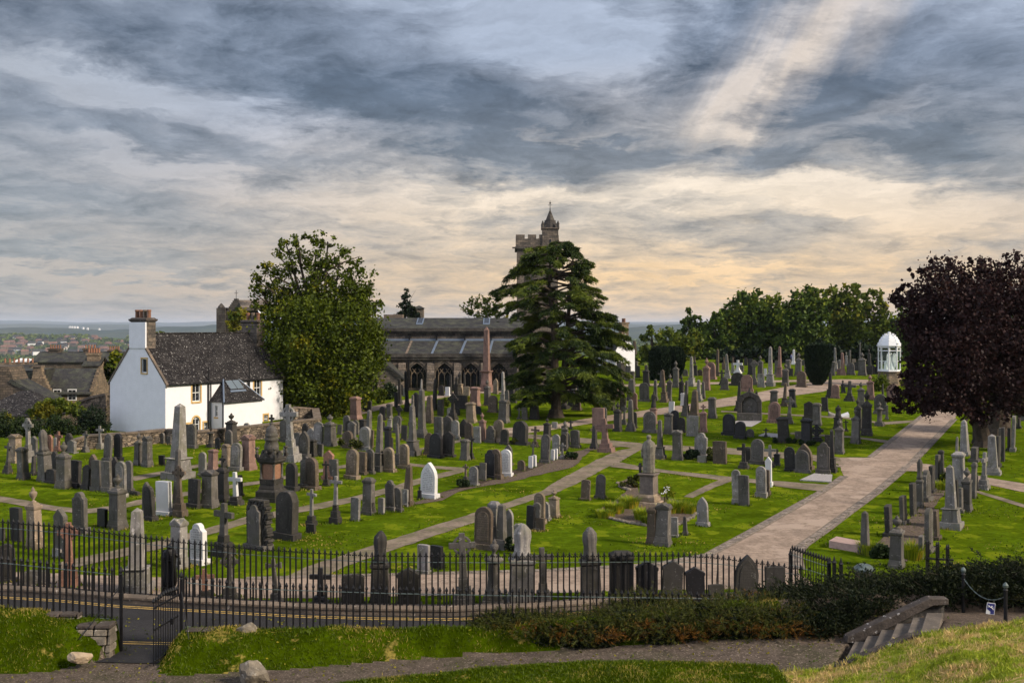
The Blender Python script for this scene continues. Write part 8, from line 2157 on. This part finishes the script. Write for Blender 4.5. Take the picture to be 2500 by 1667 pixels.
# bed soil and edging stones of the statue bed
sheet('soil', wob([tuple(gp(*q))[:2] for q in ((1463,1248),(1480,1262),(1530,1275),(1600,1285),(1650,1282),(1690,1262),(1705,1246),(1690,1232),(1640,1218),(1560,1205),(1555,1180),(1530,1170),(1508,1178),(1510,1190),(1530,1198),(1500,1225),(1470,1240))], .6, .05, 4), MAT['soil'], .035, kind='structure')
sheet('soil', wob([tuple(gp(*q))[:2] for q in ((2112,1350),(2215,1372),(2260,1300),(2290,1225),(2315,1190),(2290,1180),(2262,1205),(2240,1250),(2180,1300))], .8, .1, 5), MAT['soil'], .03, kind='structure')
sheet('soil', wob([tuple(gp(*q))[:2] for q in ((985,1236),(1080,1222),(1135,1195),(1230,1180),(1400,1140),(1440,1100),(1520,1090),(1450,1090),(1390,1108),(1290,1150),(1180,1180),(1060,1208))], .8, .12, 6), MAT['soil'], .026, kind='structure')
edge = [(1463,1249),(1480,1263),(1505,1270),(1530,1276),(1560,1281),(1600,1286),(1650,1284),(1690,1264),(1705,1247),(1508,1180),(1512,1188),(1528,1196)]
rr = random.Random(8); cnt = 0
base = None
for (x0, y0), (x1, y1) in list(zip(edge[:9], edge[1:9]))+[((1508,1180),(1512,1188)),((1512,1188),(1540,1199))]:
    d = math.hypot(x1-x0, y1-y0); n = max(1, int(d/5))
    for j in range(n):
        t = j/n; p = gp(x0+(x1-x0)*t+rr.uniform(-1, 1), y0+(y1-y0)*t)
        if base is None:
            bm = bmesh.new(); bmesh.ops.create_icosphere(bm, subdivisions=2, radius=1); me = bpy.data.meshes.new('edging_stone')
            for v in bm.verts: v.co *= 1+.15*math.sin(v.co.x*4+v.co.y*3)
            bm.to_mesh(me); bm.free(); me.materials.append(MAT['rock']); base = me
        o = bpy.data.objects.new('edging_stone', base); COL.objects.link(o); o.location = (p.x, p.y, p.z+.04); s = rr.uniform(.07, .13); o.scale = (s*1.2, s, s*.75); o.rotation_euler = (0, 0, rr.uniform(0, 6)); tag(o, 'rounded cobble edging the flower bed of the cloaked statue', 'stone', 'cobbles edging the statue flower bed')
# ---- foreground junipers and dark shrubs along the road
def spray(name, label, X, Y, z, rx, ry, h, n, leaf, seed, ls=.09, group='low junipers on the bank', asp=.11):
    h *= .86
    e = empty(name, (X, Y, z)); tag(e, label, 'shrub', group); rg = np.random.RandomState(seed); P = []; D = []; tw = MB()
    for i in range(n):
        a = rg.uniform(0, 2*math.pi); r = math.sqrt(rg.uniform(0, 1)); L_ = rg.uniform(.35, .75)*h; hh = h*(1-.6*r*r)*rg.uniform(.75, 1.35)
        b = np.array([rx*r*math.cos(a), ry*r*math.sin(a), hh*.55]); d = np.array([math.cos(a)*.7+rg.normal(0, .3), math.sin(a)*.7+rg.normal(0, .3), rg.uniform(.1, 1.0)]); d /= np.linalg.norm(d); per = np.cross(d, rg.normal(size=3)); per /= np.linalg.norm(per)
        k = 22; t = rg.uniform(0, 1, k); c = b+np.outer(t*L_, d); c[:, 2] -= .3*L_*t*t; s = rg.choice([-1, 1], k); c += (s*(1-t)*.10*L_*1.2)[:, None]*per+rg.normal(0, .012, (k, 3))
        P.append(c); D.append(d+(s*.9)[:, None]*per)
        if i % 5 == 0: tw.path([tuple(b*.3), tuple(b), tuple(b+d*L_*.7)], .008, .003, 3)
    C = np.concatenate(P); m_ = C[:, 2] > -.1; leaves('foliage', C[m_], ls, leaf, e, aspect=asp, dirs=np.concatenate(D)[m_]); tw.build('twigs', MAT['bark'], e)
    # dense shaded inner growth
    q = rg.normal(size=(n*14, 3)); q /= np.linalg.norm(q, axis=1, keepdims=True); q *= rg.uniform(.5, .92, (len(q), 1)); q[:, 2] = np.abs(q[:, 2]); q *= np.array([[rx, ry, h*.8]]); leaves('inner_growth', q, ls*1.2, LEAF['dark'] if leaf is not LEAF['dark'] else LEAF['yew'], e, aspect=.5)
    return e
jl = ['reddish juniper bush at the left tip of the bank planting', 'low olive juniper second along the bank', 'spreading green juniper near the middle of the bank', 'brown-tipped juniper below the kerb railing', 'bright rusty juniper in the centre of the planting', 'olive juniper with orange tips right of the rusty one', 'dense green-gold juniper near the steps end', 'dark juniper overhanging the gravel path by the steps', 'taller russet juniper behind the dark one', 'small rusty juniper at the top edge beneath the railing']
js = [(0.0,28.9,.35,1.1,.7,.8),(1.1,28.7,.25,1.2,.8,.9),(2.2,28.6,.2,1.3,.85,1.0),(3.3,28.9,.3,1.2,.8,1.1),(4.3,28.6,.2,1.2,.8,1.15),(5.3,28.9,.3,1.2,.8,1.3),(6.3,28.7,.25,1.2,.8,1.35),(7.3,28.6,.25,1.1,.8,1.3),(6.9,29.5,.3,1.2,.8,1.35),(4.0,29.7,.3,1.1,.7,1.3)]
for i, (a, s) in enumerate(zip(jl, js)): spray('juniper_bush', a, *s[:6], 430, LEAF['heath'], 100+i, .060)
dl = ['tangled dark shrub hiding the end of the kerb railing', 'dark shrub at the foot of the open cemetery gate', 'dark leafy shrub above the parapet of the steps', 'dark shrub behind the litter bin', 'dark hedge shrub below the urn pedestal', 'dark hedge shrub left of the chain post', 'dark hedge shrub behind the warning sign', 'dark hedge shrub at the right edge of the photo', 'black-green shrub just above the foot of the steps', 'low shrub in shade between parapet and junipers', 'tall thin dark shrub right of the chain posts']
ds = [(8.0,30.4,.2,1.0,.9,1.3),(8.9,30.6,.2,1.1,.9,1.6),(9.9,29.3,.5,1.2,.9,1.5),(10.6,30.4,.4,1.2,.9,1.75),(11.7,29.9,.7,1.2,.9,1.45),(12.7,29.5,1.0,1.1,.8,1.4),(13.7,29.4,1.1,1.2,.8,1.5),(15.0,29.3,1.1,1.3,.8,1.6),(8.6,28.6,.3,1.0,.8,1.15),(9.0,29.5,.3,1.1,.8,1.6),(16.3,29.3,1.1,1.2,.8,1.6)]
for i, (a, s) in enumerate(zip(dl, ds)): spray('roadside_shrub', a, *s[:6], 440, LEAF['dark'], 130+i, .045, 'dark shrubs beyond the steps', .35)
# uncut grass at the foot of the stones
def foot_tufts():
    rg = np.random.RandomState(17); C = []
    for _ in range(900):
        X = rg.uniform(6.8, 17); Y = rg.uniform(21, 25.4); z = near_h(X, Y)[0]; k = 12; C.append(np.array([X, Y, z+.05])+rg.normal(0, 1, (k, 3))*np.array([.07, .07, .01]))
    C = np.concatenate(C); o = leaves('dry_tufts', C, .085, LEAF['straw'], aspect=.12, dirs=np.tile(np.array([[0, 0, 1.0]]), (len(C), 1))+rg.normal(size=(len(C), 3))*.5); o['kind'] = 'stuff'; tag(o, 'dry tufts over the near hill', 'grass')
    C = []
    for x, y, w in BASES:
        if y > 130: continue
        k = 46 if y < 60 else 26; a = rg.uniform(0, 2*np.pi, k); r = w*rg.uniform(.50, .85, k); yy = y+r*np.sin(a)*.8; C.append(np.stack([x+r*np.cos(a), yy, np.array([gz(q) for q in yy])+.045], 1))
    C = np.concatenate(C); o = leaves('grass_tufts', C, .075, LEAF['turf'], aspect=.28, dirs=np.tile(np.array([[0, 0, 1.0]]), (len(C), 1))+rg.normal(size=(len(C), 3))*.35); o['kind'] = 'stuff'; tag(o, 'longer uncut grass round the feet of the gravestones', 'grass')
    C = []
    for _ in range(60000):
        Y = 33+70*rg.uniform()**1.6; X = rg.uniform(-.52, .52)*Y
        if math.sin(X*.9+Y*.5)+math.sin(X*.37-Y*.8+1)+rg.normal()*.6 > .6: C.append((X, Y, gz(Y)+.02))
    C = np.array([c for c in C if not on_path(c[0], c[1])]); o = leaves('lawn_blades', C, .05, LEAF['turf'], aspect=.5, dirs=np.tile(np.array([[0, 0, 1.0]]), (len(C), 1))+rg.normal(size=(len(C), 3))*.8); o['kind'] = 'stuff'; tag(o, 'loose tufts and blades over the cemetery lawn', 'grass')
POLYS = [[tuple(gp(*q))[:2] for q in s] for s in [strip]+small]
def on_path(x, y):
    if y < lerp_tab(KERB, x)+.6: return True
    for P in POLYS:
        c = False; n = len(P); j = n-1
        for i in range(n):
            if (P[i][1] > y) != (P[j][1] > y) and x < (P[j][0]-P[i][0])*(y-P[i][1])/(P[j][1]-P[i][1]+1e-12)+P[i][0]: c = not c
            j = i
        if c: return True
    return False
foot_tufts()
def fallen():
    rg = np.random.RandomState(23); C = []
    for _ in range(1500):
        X = rg.uniform(-16, 12); Y = rg.uniform(25.6, 31.5); C.append((X, Y, (near_h(X, Y)[0] if Y < ROADB(X) else 0.004)+.02))
    o = leaves('fallen_leaves', np.array(C), .035, LEAF['gold'], aspect=.7, dirs=rg.normal(size=(len(C), 3))*np.array([[1, 1, .15]])); o['kind'] = 'stuff'; tag(o, 'scattered yellow fallen leaves on the near path and road', 'leaves')
fallen()
# ---------------------------------------------------------------- air
def haze():
    x, y0, y1, z0, z1 = 34000, -60, 33000, -150, 175
    m = MB(); m.add([(-x, y0, z0), (x, y0, z0), (x, y1, z0), (-x, y1, z0), (-x, y0, z1), (x, y0, z1), (x, y1, z1), (-x, y1, z1)], [(3, 2, 1, 0), (4, 5, 6, 7), (0, 1, 5, 4), (1, 2, 6, 5), (2, 3, 7, 6), (3, 0, 4, 7)])
    mt = bpy.data.materials.new('haze_air'); mt.use_nodes = True; t = mt.node_tree; t.nodes.clear(); o = t.nodes.new('ShaderNodeOutputMaterial'); v = t.nodes.new('ShaderNodeVolumePrincipled'); v.inputs['Color'].default_value = (.62, .72, .86, 1); v.inputs['Density'].default_value = HAZE; t.links.new(v.outputs[0], o.inputs['Volume'])
    h = m.build('haze', mt); h['kind'] = 'stuff'
HAZE = 0.000040
haze()
